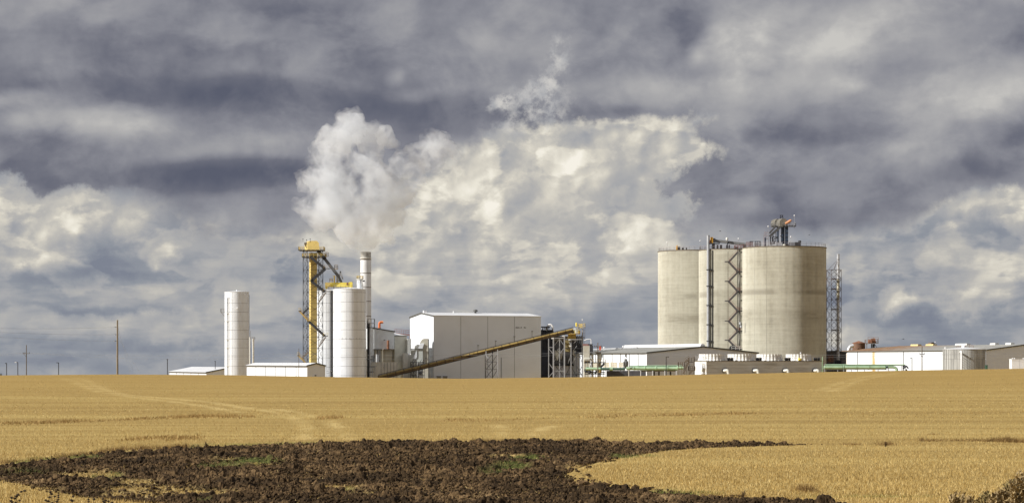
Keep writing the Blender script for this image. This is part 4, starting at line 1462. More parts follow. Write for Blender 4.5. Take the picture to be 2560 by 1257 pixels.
b.box(u_of(959), u_of(962), -0.35, 0, zf(850.5, 960), zf(848, 960))
b.obj("wall_lamp", DARK_TRIM, t.o)
q = t.m @ Vector((u_of(968), -1.0, zl_))
single("rusty_drum", MB().lathe([(0, 0), (0.42, 0), (0.42, 2.65), (0.36, 2.8), (0, 2.8)], n=18), RUST, "upright rusty drum standing on the ledge of the grey ribbed building", "drum", q, smooth=True)
q = t.m @ Vector((u_of(953), 2.0, top_(u_of(953)) + 0.3))
pth = [(0, 0, 0), (0, 0, 1.4)] + arc((0.45, 0, 1.45), 0.45, math.pi, math.pi / 2, 5, (1, 0, 0), (0, 0, 1)) + [(1.0, 0, 1.95)]
tt = Thing("roof_exhaust", "bright orange bent exhaust pipe on the roof of the grey ribbed building", "exhaust pipe", q)
MB().tube(pth, 0.40, 14).obj("pipe", ORANGE, tt.o, True)
MB().tube([(0.95, 0, 1.95), (1.25, 0, 1.93)], [0.44, 0.46], 14).obj("mouth", PALE_ORANGE, tt.o, True)
MB().lathe([(0.4, 0), (0.55, 0), (0.55, 0.15), (0.4, 0.15)], n=14).obj("flange", RUST, tt.o, True)

c2 = W(986.5, HY, 698.5)
ta = Thing("annex_building", "beige annex with a white roof strip, left of the large white building", "building", (c2.x, 698.5, gz(c2.x, 698.5) - 0.3), None, A)
g0 = ta.o.location.z
uu = lambda px: u_of(px, 698.5, c2.x)
za = lambda py, px: z_of(py, 698.5 + uu(px) * U.y) - g0
MB().box(0, uu(1017), 0, 8, 0, za(838.5, 1000)).obj("wall", mat("annex_beige", (0.54, 0.53, 0.46), 0.7, 0, 0.07, 0.4, dirt=(0.25, 0.19, 0.12), dirt_amt=0.3), ta.o)
MB().prism([(-0.1, -0.12, za(838.4, 1000)), (uu(1018), -0.12, za(838.4, 1000)), (uu(1018), 6, za(838.4, 1000) + 0.25), (-0.1, 6, za(838.4, 1000) + 1.25)], (0, 0, 0.12)).obj("roof", WHITE_ROOF, ta.o)
MB().box(-0.1, uu(1018), -0.16, -0.04, za(839.5, 1000), za(838.0, 1000)).obj("eave_trim", DARK_TRIM, ta.o)
for q in (884, 872, 859):
    MB().box(uu(1016.5), uu(1026), -0.9, 0, za(q, 1020), za(q - 12.6, 1020)).obj("duct_section", OFFWHITE, ta.o)
MB().box(uu(1006), uu(1030), -5.5, -0.02, 0.02, za(886, 1018)).obj("lower_wall", mat("lower_annex_grey", (0.56, 0.555, 0.51), 0.7, 0, 0.06, 0.4), ta.o)
MB().box(uu(995), uu(1006) - 0.02, -6.2, -5.2, 0.4, za(882, 1000)).obj("lit_wall_panel", OFFWHITE, ta.o)  # paler box standing for the sunlit left side of the annex wall

c3 = W(1006, HY, 724)
b = MB()
q = [(0, 0, 0), (5.4, 0, 0), (5.4, 2, 0), (0, 2, 0)]
for zz_ in (0.0, 0.7, 1.3):
    b.bar((-2.6, 0, zz_ + 0.3), (2.8, 0, zz_ - 0.15), 0.10)
for k in range(8):
    b.bar((-2.6 + k * 0.75, 0, -0.6), (-2.6 + k * 0.75, 0, 1.5 - k * 0.06), 0.09)
b.bar((-2.6, 0, 0.1), (2.8, 0, -0.5), 0.3)
for k in (-2.4, 2.5):
    b.bar((k, 0, gz(c3.x, 724) - z_of(834, 724)), (k, 0, 0), 0.2)
single("pipe_bridge", b, PINK_PIPE, "faded red pipe bridge with railings, seen above the beige annex", "pipe bridge", (c3.x, 724, z_of(834, 724)))

# --- round-ended tank in front
c = W(934, HY, 683)
t = Thing("settling_tank", "low off white tank with a rounded lit end, behind the foot of the inclined conveyor", "tank", (c.x + 2.2, 684, gz(c.x, 684) - 0.2), None, A)
L_, R_ = 5.6, 2.4
ht = z_of(905.5, 683) - t.o.location.z
outline = [(0 + R_ * math.cos(a), R_ + R_ * math.sin(a)) for a in [math.pi * 1.5 - math.pi * k / 14 for k in range(15)]] + [(L_, 2 * R_), (L_, 0)]
MB().prism([(x, y_, 0) for x, y_ in outline][::-1], (0, 0, ht)).obj("shell", mat("settling_tank_paint", (0.68, 0.67, 0.61), 0.6, 0, 0.07, 0.4, dirt=(0.34, 0.30, 0.24), dirt_amt=0.45), t.o, True)
MB().prism([(x * 1.01, y_ * 1.01 - 0.03, 0) for x, y_ in outline][::-1], (0, 0, 0.12)).obj("rim", OFFWHITE, t.o, False, (0, 0, ht))
for k in range(6):
    t.bar("stiffener", (0.1 + k * 1.05, -0.06, 0), (0.1 + k * 1.05, -0.06, ht), 0.07, SEAM)
b = MB()
for k in (-2.9, -2.2):
    b.bar((k, -0.9, 0), (k, -0.9, ht - 1.2), 0.14)
b.bar((-2.9, -0.9, ht - 1.2), (-1.6, -0.9, ht - 1.2), 0.14)
b.obj("side_pipe", STEEL, t.o)
MB().lathe([(0, 0), (0.16, 0), (0.16, 0.1), (0, 0.1)], (0.9, -0.1, ht - 1.6), 10).obj("port", DARK_TRIM, t.o)

# --- the large white building, with the hood on its lit gable
BY = 690
near = W(1084, HY, BY)
LV, LU = 25.3, 36.7
t, h, top = gable_house("large_building", "largest white building, lit gable end and long grey side behind the conveyor", "building", 0, BY, LV, LU, 789.5, 1.15, WHITE, WHITE_ROOF, 1, 1, origin=(near.x + V.x * LV, near.y + V.y * LV, 0), rz=A - math.pi / 2, seams_right=4, gap=0.13, over=0.18)
g0 = t.o.location.z
# local frame: x from the far corner to the near one, y along U; the long visible side is x = LV
kk = lambda px: (((px - CX) / F) * BY - near.x) / (U.x - ((px - CX) / F) * U.y)
zk = lambda py, px: z_of(py, BY + kk(px) * U.y) - g0
MB().box(LV / 2 - 0.5, LV / 2 + 0.5, 0.6, 1.6, h + 1.2, h + 2.0).obj("roof_vent", LAMP_WHITE, t.o)
yv = kk(1218)
b = MB()
b.lathe([(0, 0), (0.35, 0), (0.35, 0.7), (0.8, 0.7), (0.65, 1.25), (0, 1.4)], (LV / 2 + 1.0, yv, h + 1.1), 14)
b.obj("roof_cowl", DARK_TRIM, t.o, True)
MB().lathe([(0, 0), (0.22, 0), (0.22, 0.7), (0, 0.8)], (LV / 2, kk(1165), h + 1.15), 10).obj("roof_vent", LAMP_WHITE, t.o, True)
for px, py in ((1239, 851), (1285.5, 840), (1330, 827), (1195, 862)):
    b = MB()
    yv = kk(px)
    b.box(LV + 0.02, LV + 0.35, yv - 0.25, yv + 0.25, zk(py + 2, px), zk(py, px))
    b.bar((LV + 0.06, yv, zk(py + 2, px)), (LV + 0.06, yv, zk(py + 18, px)), 0.09)
    b.obj("wall_lamp", mat("lamp_grey", (0.30, 0.30, 0.29), 0.6), t.o)
for xa, xb in ((1091, 1101.5), (1107, 1117.5)):
    b = MB()
    ya, yb = kk(xa), kk(xb)
    b.box(LV + 0.01, LV + 0.5, ya, yb, zk(941.5, xa), zk(939, xa))
    b.box(LV + 0.01, LV + 0.3, yb - 0.15, yb, 0, zk(941.5, xa))
    b.box(LV + 0.005, LV + 0.05, ya + 0.1, yb - 0.16, 0, zk(941.6, xa))
    b.obj("door_canopy", mat("door_grey", (0.33, 0.33, 0.33), 0.6), t.o)
# dark lettering, too blurred to read, as separate strokes
b = MB()
r_ = random.Random(3)
for xa, xb in ((1289.3, 1292), (1292.4, 1295.2), (1295.5, 1297), (1297.2, 1299), (1301, 1302.4), (1302.8, 1304.6), (1309.8, 1312), (1312.2, 1315)):
    b.box(LV + 0.004, LV + 0.05, kk(xa), kk(xb) - 0.05, zk(819.6, xa), zk(817.2 + r_.uniform(-.3, .8), xa))
b.obj("lettering", BLACK, t.o)
for px in (1253,):
    b = MB()
    yv = kk(px)
    b.bar((LV + 0.05, yv, 0), (LV + 0.05, yv, zk(893, px)), 0.12)
    b.obj("conduit", SEAM, t.o)

c = W(1058, HY, 687)
t = Thing("intake_hood", "beige duct hood with stepped chutes, against the bright gable of the largest building", "duct", (c.x, 687, gz(c.x, 687)))
P = lambda px, py, Y=687: t.p(px, py, Y)
zb = -t.o.location.z
poly = lambda pts, d, nm, m, Y=687: MB().prism([P(x, y_, Y) for x, y_ in pts][::-1], (0, d, 0)).obj(nm, m, t.o)
poly([(1057.5, 946), (1057.5, 871), (1061, 858), (1049, 858), (1055, 848), (1060, 846), (1070.5, 846), (1070.5, 946)], 3.5, "duct_body", BEIGE)
poly([(1045, 870.5), (1050, 858.8), (1060, 858.8), (1056.5, 870.5)], 3.2, "chute", WHITE, 686.6)
poly([(1026.5, 873), (1026.5, 871), (1058, 871), (1058, 873)], 4.5, "cover_plate", DARK_TRIM, 686.2)
poly([(1042, 905), (1042, 873.5), (1057, 873.5), (1057, 905)], 3.0, "bin", mat("bin_grey", (0.52, 0.55, 0.53), 0.6, 0, 0.06), 686.5)
poly([(1027, 904), (1027, 874), (1042, 874), (1037, 885), (1032, 895), (1032, 904)], 3.0, "side_bin", mat("bin_grey", (0.52, 0.55, 0.53), 0.6), 686.6)
poly([(1030.5, 896), (1037, 886), (1042, 874.5), (1042, 892), (1040, 896)], 0.6, "chute_plate", WHITE, 686.3)
poly([(1071, 946), (1071, 847), (1071.8, 847), (1071.8, 946)], 3.0, "edge_trim", DARK_TRIM, 687)
MB().box(P(1064, 890).x, P(1066, 890).x, -0.2, 0, P(0, 897).z, P(0, 893).z).obj("junction_box", DARK_TRIM, t.o)

c = W(1044, HY, 684.5)
t = Thing("support_frame", "steel frame stand under the chutes, crossed by the lower end of the conveyor", "steel frame", (c.x, 684.5, gz(c.x, 684.5)))
P = lambda px, py, Y=684.5: t.p(px, py, Y)
zt = P(0, 904.5).z
for px, m, dy in ((1026, DARK_STEEL, 2.5), (1033, DARK_STEEL, 0), (1043.5, STEEL, 0), (1046, DARK_STEEL, 2.5), (1061.5, STEEL, 0)):
    a = P(px, HY, 684.5)
    t.bar("leg", (a.x, dy, 0), (a.x, dy, zt), 0.22, m)
for q in (905, 918, 929, 937):
    t.bar("girt", P(1026, q), P(1062, q), 0.2 if q == 905 else 0.14, DARK_STEEL if q != 918 else STEEL)
for a, b_ in (((1026, 918), (1033, 905)), ((1026, 905), (1033, 918)), ((1026, 943), (1033, 918)), ((1026, 918), (1033, 943)), ((1043, 905), (1033, 918)), ((1043, 943), (1061, 918)), ((1061, 943), (1043, 918)), ((1046, 918), (1061, 905)), ((1033, 943), (1043, 929)), ((1033, 929), (1043, 943))):
    t.bar("brace", P(*a), P(*b_), 0.11, DARK_STEEL)
for px in (1030, 1036, 1050, 1056):
    a = P(px, 905)
    t.bar("bracket", a, a + Vector((0.5, 0, 0.9)), 0.12, DARK_STEEL)
b = MB()
b.lathe([(0, 0), (0.5, 0.2), (0.5, 0.9), (0, 1.1)], P(1051, 936, 685.5), 12)
b.obj("pump", BLACK, t.o, True)

# --- inclined conveyor
p0, p1 = W(946, 944, 672), W(1432, 825.5, 694)
t = Thing("inclined_conveyor", "long inclined ochre belt conveyor climbing from the field edge to the steel tower", "conveyor", (p0.x, p0.y, gz(p0.x, p0.y)))
a, b_ = t.l(p0), t.l(p1)
dirv = (b_ - a).normalized()
side = dirv.cross(Vector((0, 0, 1))).normalized()
upv = side.cross(dirv)
n = 24
CONV_SIDE = mat('conveyor_shaded_side', (0.15, 0.10, 0.045), 0.7, 0, 0.16, 0.7, dirt=(0.07, 0.045, 0.025), dirt_amt=0.7, dirt_scale=0.5)  # dirty paint darkened further, the shade of the sides put into the colour
CONV_TOP = mat('conveyor_lit_top', (0.42, 0.30, 0.095), 0.55, 0, 0.2, 0.8, dirt=(0.09, 0.055, 0.025), dirt_amt=0.9, dirt_scale=0.4)  # brighter yellow than the sides, sunlight on the upper edge put into the colour
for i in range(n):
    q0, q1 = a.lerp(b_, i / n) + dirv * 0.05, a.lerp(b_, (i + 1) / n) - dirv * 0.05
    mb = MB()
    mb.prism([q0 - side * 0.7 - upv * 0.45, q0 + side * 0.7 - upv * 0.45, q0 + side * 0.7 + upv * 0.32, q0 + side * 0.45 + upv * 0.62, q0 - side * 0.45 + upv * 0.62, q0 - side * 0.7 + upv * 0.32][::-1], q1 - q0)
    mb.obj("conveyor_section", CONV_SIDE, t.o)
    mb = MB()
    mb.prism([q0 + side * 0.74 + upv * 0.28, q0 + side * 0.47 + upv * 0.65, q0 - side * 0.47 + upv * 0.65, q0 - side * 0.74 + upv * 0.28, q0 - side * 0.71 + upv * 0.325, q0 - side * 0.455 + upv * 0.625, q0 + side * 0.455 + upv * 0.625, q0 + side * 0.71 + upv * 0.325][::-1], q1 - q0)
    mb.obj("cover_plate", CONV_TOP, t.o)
    t.bar("frame_post", a.lerp(b_, i / n) + side * 0.76 - upv * 0.62, a.lerp(b_, i / n) + side * 0.76 + upv * 0.62, 0.12, DARK_STEEL)
t.bar("lower_chord", a + side * 0.62 - upv * 0.58, b_ + side * 0.62 - upv * 0.58, 0.22, DARK_STEEL)
t.bar("lower_chord", a - side * 0.62 - upv * 0.58, b_ - side * 0.62 - upv * 0.58, 0.22, DARK_STEEL)
mb = MB()
for sd in (0.78,):
    for i in range(n + 1):
        q = a.lerp(b_, i / n)
        mb.bar(q + side * sd + upv * 0.5, q + side * sd + upv * 1.0, 0.07)
    mb.bar(a + side * sd + upv * 1.0, b_ + side * sd + upv * 1.0, 0.14)
    mb.bar(a + side * sd + upv * 0.78, b_ + side * sd + upv * 0.78, 0.08)
mb.obj("handrail", DARK_STEEL, t.o)
c = W(1215, HY, 681)
tt = Thing("conveyor_trestle", "slim braced steel trestle carrying the middle of the inclined conveyor", "trestle", (c.x, 681, gz(c.x, 681)))
P = lambda px, py, Y=681: tt.p(px, py, Y)
for px, dy, m, ty in ((1215, 0, STEEL, 877), (1244, 0, STEEL, 873), (1213, 3, DARK_STEEL, 880), (1231, 3, DARK_STEEL, 876)):
    x_ = P(px, HY).x
    tt.bar("leg", (x_, dy, 0), (x_, dy, P(px, ty).z), 0.26, m)
for q in (885, 904, 923):
    tt.bar("girt", P(1215, q), P(1244, q), 0.14, STEEL if q == 885 else DARK_STEEL)
for qa, qb in ((904, 885), (923, 904), (944, 923)):
    tt.bar("brace", P(1215, qa, 681.1), P(1231, qb, 682.9), 0.11, DARK_STEEL)
    tt.bar("brace", P(1213, qb, 683), P(1229, qa, 681.2), 0.11, STEEL)
    tt.bar("brace", P(1231, qa, 682.9), P(1244, qb, 681.1), 0.11, DARK_STEEL)

# --- dark baghouse, painted shadow gap and steel tower at the top of the conveyor
c = W(1353, HY, 712)
t = Thing("dark_process_block", "dark block of ducts and bins with a blue black painted shadow, right of the largest white building", "process unit", (c.x, 712, gz(c.x, 712)))
P = lambda px, py, Y=712: t.p(px, py, Y)
ink = mat("blue_black_shadow", (0.030, 0.035, 0.052), 0.6, 0, 0.12, 0.4)
z0 = 0.0
MB().box(P(1352, 0).x, P(1384, 0).x, 0, 9, 0, P(0, 824).z).obj("shadow_block", ink, t.o)  # deep shadow beside the large building, built as a blue black block
MB().box(P(1384.2, 0).x, P(1458, 0).x, 0.3, 8, P(0, 913).z, P(0, 840).z).obj("bin_block", mat("bin_charcoal", (0.085, 0.085, 0.09), 0.6, 0, 0.14, 0.5), t.o)
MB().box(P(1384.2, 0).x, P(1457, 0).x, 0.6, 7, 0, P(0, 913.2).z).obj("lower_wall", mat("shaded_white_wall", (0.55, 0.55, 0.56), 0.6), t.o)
MB().box(P(1380, 0).x, P(1458, 0).x, -0.3, 0.28, P(0, 914).z, P(0, 910.5).z).obj("sill_beam", BLACK, t.o)
b = MB()
for k in range(7):
    x_ = P(1356 + 4.2 * k, 0).x
    b.cyl((x_, -0.5, 0 if k > 3 else P(0, 870).z), (x_, -0.5, P(0, 822 + (k % 3) * 3).z), 0.16, n=8)
b.obj("riser_pipe", DARK_STEEL, t.o, True)
b = MB()
a0 = P(1352, 818)
b.box(a0.x, P(1375, 0).x, -0.6, 3, a0.z, a0.z + 0.3)
for k in range(5):
    b.box(a0.x + 0.5 + k * 0.5, a0.x + 0.8 + k * 0.5, -0.8, -0.3, a0.z - 0.6, a0.z)
b.obj("roof_platform", DARK_STEEL, t.o)
for x_, y_, r0, hh, m in ((1393, 900, 0.9, 3.2, BEIGE), (1402, 897, 0.8, 2.8, mat("cyclone_grey", (0.30, 0.28, 0.25), 0.7)), (1436, 893, 0.6, 2.2, BEIGE), (1446, 910, 0.55, 1.8, RUST), (1424, 911, 0.5, 1.0, DARK_STEEL)):
    q = P(x_, y_, 711)
    MB().lathe([(0.0, 0), (r0 * 0.3, 0), (r0, hh * 0.55), (r0, hh), (0, hh + 0.1)], q, 14).obj("cyclone", m, t.o, True)
MB().box(P(1383, 0).x, P(1440, 0).x, -0.25, 0.28, P(0, 852).z, P(0, 840).z).obj("duct_band", mat("duct_brown", (0.15, 0.13, 0.10), 0.7), t.o)
for x_ in (1440, 1444, 1449, 1453):
    t.bar("pipe", P(x_, 910, 711.2), P(x_, 838, 711.2), 0.32, DARK_STEEL, rnd=True)

c = W(1374, HY, 712)
pth = [(-1.1, 0, -1.0), (-0.9, 0, 0.0)] + arc((0.1, 0, 0.0), 0.9, math.pi, 0, 8, (1, 0, 0), (0, 0, 1)) + [(1.15, 0, -1.2)]
single("white_elbow_pipe", MB().tube(pth, 0.32, 12), LAMP_WHITE, "bright white bent pipe on top of the dark process block", "pipe", (c.x, 712, z_of(818, 712)), smooth=True)

c = W(1411, HY, 696)
t = Thing("steel_tower", "braced steel tower with yellow machine deck at the top end of the conveyor", "steel tower", (c.x, 696, gz(c.x, 696)))
P = lambda px, py, Y=696: t.p(px, py, Y)
for px, ty, dy, w, m in ((1371.5, 846, 6, 0.28, STEEL), (1383.5, 838, 0, 0.42, STEEL), (1399, 846, 6, 0.26, STEEL), (1411, 832, 0, 0.42, STEEL), (1427.5, 848, 0, 0.26, STEEL), (1441, 848, 5, 0.22, DARK_STEEL), (1456, 822, 0, 0.34, STEEL)):
    x_ = P(px, HY, 696 + dy).x
    t.bar("column", (x_, dy, 0), (x_, dy, P(px, ty, 696 + dy).z), w, m)
for xa, xb, q, dy, m in ((1371.5, 1383.5, 868, 3, STEEL), (1383, 1412, 845, 0, STEEL), (1383, 1412, 866, 0, DARK_STEEL), (1383, 1412, 905, 0, DARK_STEEL), (1411, 1456, 848, 0, STEEL), (1411, 1456, 870, 0, DARK_STEEL), (1411, 1456, 890, 0, DARK_STEEL), (1411, 1456, 935, 0, DARK_STEEL), (1383, 1411, 927, 0, STEEL)):
    t.bar("girt", P(xa, q, 696 + dy * 0), P(xb, q), 0.20, m)
for xa, ya, xb, yb, m in ((1386, 863, 1399, 846, STEEL), (1411, 866, 1399, 846, STEEL), (1371, 870, 1383, 884, STEEL), (1371, 906, 1383, 922, STEEL), (1385, 886, 1399, 868, STEEL), (1385, 903, 1411, 868, STEEL), (1399, 906, 1411, 925, DARK_STEEL), (1371, 943, 1384, 928, STEEL), (1384, 943, 1411, 908, DARK_STEEL),
                          (1411, 943, 1384, 908, DARK_STEEL), (1413, 940, 1427, 914, DARK_STEEL), (1441, 940, 1427, 914, DARK_STEEL), (1441, 940, 1456, 914, DARK_STEEL), (1456, 940, 1441, 914, DARK_STEEL), (1430, 908, 1442, 888, STEEL), (1432, 878, 1442, 864, STEEL), (1420, 908, 1427, 886, STEEL), (1421, 852, 1427, 862, STEEL), (1442, 850, 1434, 858, STEEL), (1449, 888, 1456, 908, STEEL), (1383, 868, 1399, 884, DARK_STEEL)):
    t.bar("brace", P(xa, ya, 696.3), P(xb, yb, 696.3), 0.17, m)
for xa, xb, q in ((1378, 1384, 845.5), (1405, 1411, 840), (1421, 1426, 849), (1423, 1428, 864.5)):
    a0 = P(xa, q, 695)
    MB().box(a0.x, P(xb, q, 695).x, -1.3, -0.7, a0.z - 0.14, a0.z + 0.2).obj("floodlight", LAMP_WHITE, t.o)
MB().box(P(1420.5, 0).x, P(1440, 0).x, 0.6, 3.6, P(0, 848).z, P(0, 834).z).obj("hopper_box", mat("hopper_mustard", (0.42, 0.30, 0.075), 0.6, 0, 0.06), t.o)
MB().prism([P(1412, 850, 697), P(1424, 850, 697), P(1427, 880, 697), P(1413, 878, 697)][::-1], (0, 3, 0)).obj("hopper_leg", OLIVE, t.o)
b = MB()
a0, a1 = P(1412, 835.5, 695.4), P(1449, 834.5, 695.4)
b.prism([a0, a1, a1 + Vector((0, 5, 0)), a0 + Vector((0, 5, 0))], (0, 0, 0.28))
dk = b.obj("machine_deck", OCHRE, t.o)
b = MB()
rail(b, [a0, a1, a1 + Vector((0, 5, 0)), a0 + Vector((0, 5, 0)), a0], 1.15, 0.11, 1.6)
b.obj("handrail", BRIGHT_YELLOW, dk)
for xa, xb, ya, yb, m in ((1425, 1428.5, 834, 821, BRIGHT_YELLOW), (1429, 1437, 833, 827, BLACK), (1437, 1441, 832, 824, WHITE), (1441, 1449, 827, 817, STEEL), (1432, 1440, 823, 819.5, WHITE), (1446, 1451, 835, 826, OCHRE)):
    MB().box(P(xa, 0).x, P(xb, 0).x, 0.8, 2.4, P(0, ya).z, P(0, yb).z).obj("machine", m, t.o)
MB().lathe([(0, 0), (0.25, 0), (0.30, 0.9), (0.18, 1.3), (0, 1.3)], P(1441, 816, 697), 12).obj("vent_head", BRIGHT_YELLOW, t.o, True)
b = MB()
a0, a1 = P(1446, 821, 695.6), P(1463, 820, 695.6)
b.prism([a0, a1, a1 + Vector((0, 4, 0)), a0 + Vector((0, 4, 0))], (0, 0, 0.3))
dk = b.obj("top_deck", STEEL, t.o)
b = MB()
rail(b, [a0, a1, a1 + Vector((0, 4, 0)), a0 + Vector((0, 4, 0)), a0], 1.5, 0.09, 0.8)
b.obj("handrail", YELLOW, dk)
for k in (1448, 1452.5):
    MB().box(P(k, 0).x, P(k + 2.2, 0).x, 1, 1.6, P(0, 819).z, P(0, 809).z).obj("machine", YELLOW, t.o)
b = MB()
ladder(b, P(1460, 843, 696), P(1460, 822, 696), 0.6, 0.09, 0.5, (1, 0, 0), (0, -0.7, 0))
b.prism([P(1452, 844.5, 695), P(1463, 844.5, 695), P(1463, 844.5, 698), P(1452, 844.5, 698)], (0, 0, 0.25))
ladder(b, P(1458, 943, 695.5), P(1458, 844, 695.5), 0.6, 0.07, 0.6, (1, 0, 0), (0, -0.7, 0))
b.obj("caged_ladder", BROWN_STEEL, t.o)
t.bar("light_pole", P(1455.5, 818, 697), P(1455.5, 800, 697), 0.09, STEEL)
MB().box(P(1454.9, 0).x, P(1456.4, 0).x, 0.9, 1.2, P(0, 801).z, P(0, 796).z).obj("lamp", LAMP_WHITE, t.o)

# --- middle: pipes, mid building, loading platform
c = W(1460, HY, 690)
pth = [(0, 0, -0.3), (1.0, 0, 0.1), (2.0, 0, 0.16), (2.25, 0, -0.05), (2.3, 0, -1.6)]
single("white_vapour_pipe", MB().tube(pth, 0.14, 10), LAMP_WHITE, "thin white pipe looping out right of the yellow machine deck", "pipe", (c.x, 690, z_of(848.5, 690)), smooth=True)
c = W(1459, HY, 688)
t = Thing("roof_unit", "beige ventilation unit with dark pipes, right of the braced steel tower", "ventilation unit", (c.x, 688, gz(c.x, 688)))
P = lambda px, py, Y=688: t.p(px, py, Y)
MB().box(P(1459, 0).x, P(1474, 0).x, 0, 3, 0, P(0, 864).z).obj("housing", BEIGE, t.o)
for px, ty in ((1476, 861), (1479, 860), (1481, 863)):
    t.bar("pipe", P(px, 880), P(px, ty), 0.4, DARK_STEEL, rnd=True)
MB().box(P(1470, 0).x, P(1482, 0).x, -0.2, 1.2, P(0, 861.5).z, P(0, 859.5).z).obj("crossbeam", DARK_STEEL, t.o)
MB().box(P(1458, 0).x, P(1474, 0).x, 1, 3.2, P(0, 863.9).z, P(0, 859).z).obj("pipe_rack", PINK_PIPE, t.o)

MY = 655
t, h, top = gable_house("white_shed", "wide white shed with grey gable and long ridge vent, in front of the silos", "building", 1618, MY, 37.3, 62.0, 881.5, 1.85, WHITE, GREY_ROOF, 9, 1, gap=0.14)
mw = t
g0 = t.o.location.z
MB().prism([(18.65 - 0.85, 0.3, h + 1.95), (18.65 + 0.85, 0.3, h + 1.95), (18.65 + 0.7, 0.3, h + 2.55), (18.65, 0.3, h + 2.85), (18.65 - 0.7, 0.3, h + 2.55)][::-1], (0, 61, 0)).obj("ridge_vent", LAMP_WHITE, t.o)
mc = W(1618, HY, MY)
vk = lambda px: (mc.x - (px - CX) / F * MY) / ((px - CX) / F * V.y - V.x)
for xa, xb in ((1482, 1504), (1508, 1524), (1526, 1543), (1547, 1559)):
    y0, y1 = vk(xb), vk(xa)
    za_, zb_ = z_of(918, MY + y0 * V.y) - g0, z_of(904.5, MY + y0 * V.y) - g0
    for r in range(3):
        for k in range(4):
            ya, yb = y0 + (y1 - y0) * k / 4, y0 + (y1 - y0) * (k + 1) / 4
            MB().box(-0.10, -0.01, ya + 0.12, yb - 0.12, za_ + (zb_ - za_) * r / 3 + 0.05, za_ + (zb_ - za_) * (r + 1) / 3 - 0.05).obj("louvre_panel", BRICKISH, t.o)
for px in (1471, 1475, 1506, 1566):
    yv = vk(px)
    MB().box(-0.35, -0.02, yv - 0.3, yv + 0.3, h - 1.2, h - 0.4).obj("wall_lamp", DARK_TRIM, t.o)
MB().box(-0.15, -0.01, 0.0, 0.55, 0, h - 0.1).obj("corner_trim", LAMP_WHITE, t.o)
for px, v_, u_ in ((1504, 56, 9), (1545, 47, 12)):
    MB().lathe([(0, 0), (0.14, 0), (0.14, 0.8), (0.34, 0.8), (0.3, 1.15), (0, 1.25)], (u_, v_, top(u_) + 0.1), 12).obj("roof_vent", LAMP_WHITE, t.o, True)
b = MB()
b.bar((6, 58, h + 1.35), (14, 40, h + 1.9), 0.45)
for f_ in (0.08, 0.5, 0.92):
    q = Vector((6, 58, h + 1.35)).lerp(Vector((14, 40, h + 1.9)), f_)
    b.bar(q, (q.x, q.y, top(q.x)), 0.3)
b.obj("roof_pipe", STEEL, t.o)

c = W(1488, HY, 645)
t = Thing("loading_platform", "dark steel platform with yellow rails, a stair and a beige tank", "platform", (c.x, 645, gz(c.x, 645)))
P = lambda px, py, Y=645: t.p(px, py, Y)
b = MB()
a0, a1 = P(1461, 907.5, 643.8), P(1514, 907, 643.8)
b.prism([a0, a1, a1 + Vector((0, 2.6, 0)), a0 + Vector((0, 2.6, 0))], (0, 0, 0.3))
dk = b.obj("deck", DARK_STEEL, t.o)
b = MB()
rail(b, [a0, a1, a1 + Vector((0, 2.6, 0))], 1.15, 0.06, 0.9)
b.obj("handrail", OCHRE, dk)
for px, dy in ((1464, 0), (1480, 0), (1495, 0), (1514, 0), (1470, 2.4), (1500, 2.4)):
    x_ = P(px, HY).x
    t.bar("post", (x_, -0.9 + dy, 0), (x_, -0.9 + dy, P(px, 907).z), 0.14, BROWN_STEEL)
b = MB()
flight(b, P(1511, 908, 643.2), P(1487, 933, 643.2), 0.9, 0.3, (0, 1, 0), 1.0, False)
b.obj("stair_flight", DARK_STEEL, t.o)
MB().tube([P(1460, 899, 646), P(1461, 899, 646), P(1474, 899, 646), P(1475.5, 899, 646)], [0.35, 0.72, 0.72, 0.35], 16).obj("horizontal_tank", BEIGE, t.o, True)
for xa, ya, m in ((1465, 925, BLACK), (1474, 929, DARK_STEEL), (1500, 927, OCHRE), (1469, 921, DARK_GREEN)):
    MB().lathe([(0, 0), (0.5, 0.1), (0.5, 0.8), (0.2, 1.0), (0, 1.0)], P(xa, ya + 4, 644), 12).obj("pump", m, t.o, True)
for q in (930, 934):
    t.bar("ground_pipe", P(1462, q, 644), P(1512, q, 644), 0.3, DARK_STEEL, rnd=True)
MB().box(P(1518, 0).x, P(1616, 0).x, 2, 5, 0, P(0, 926).z).obj("dark_bund", mat("dark_bund_wall", (0.10, 0.10, 0.11), 0.8, 0, 0.12), t.o)

c = W(1566, HY, 643)
t = Thing("dust_hopper", "small grey hopper with a railing on top, at the end of the green pipe", "hopper", (c.x, 643, gz(c.x, 643)))
P = lambda px, py, Y=643: t.p(px, py, Y)
MB().lathe([(0, P(0, 921).z), (0.35, P(0, 921).z), (0.78, P(0, 912).z), (0.78, P(0, 904).z), (0.42, P(0, 901).z), (0.42, P(0, 897.5).z), (0, P(0, 897).z)], (P(1564.5, 0).x, 0.3, 0), 16).obj("body", mat("hopper_grey", (0.20, 0.205, 0.21), 0.55, 0, 0.06), t.o, True)
b = MB()
rail(b, [P(1558, 901, 642.4), P(1572.5, 901, 642.4), P(1572.5, 901, 644), P(1558, 901, 644)], 0.9, 0.05, 0.6, True)
ladder(b, (P(1572, 0).x, -0.5, 0), P(1572, 900, 642.4), 0.5, 0.06, 0.5)
b.obj("railing", BROWN_STEEL, t.o)
for px in (1559.5, 1569.5):
    t.bar("leg", (P(px, HY).x, 0.3, 0), P(px, 910, 643.3), 0.14, DARK_STEEL)

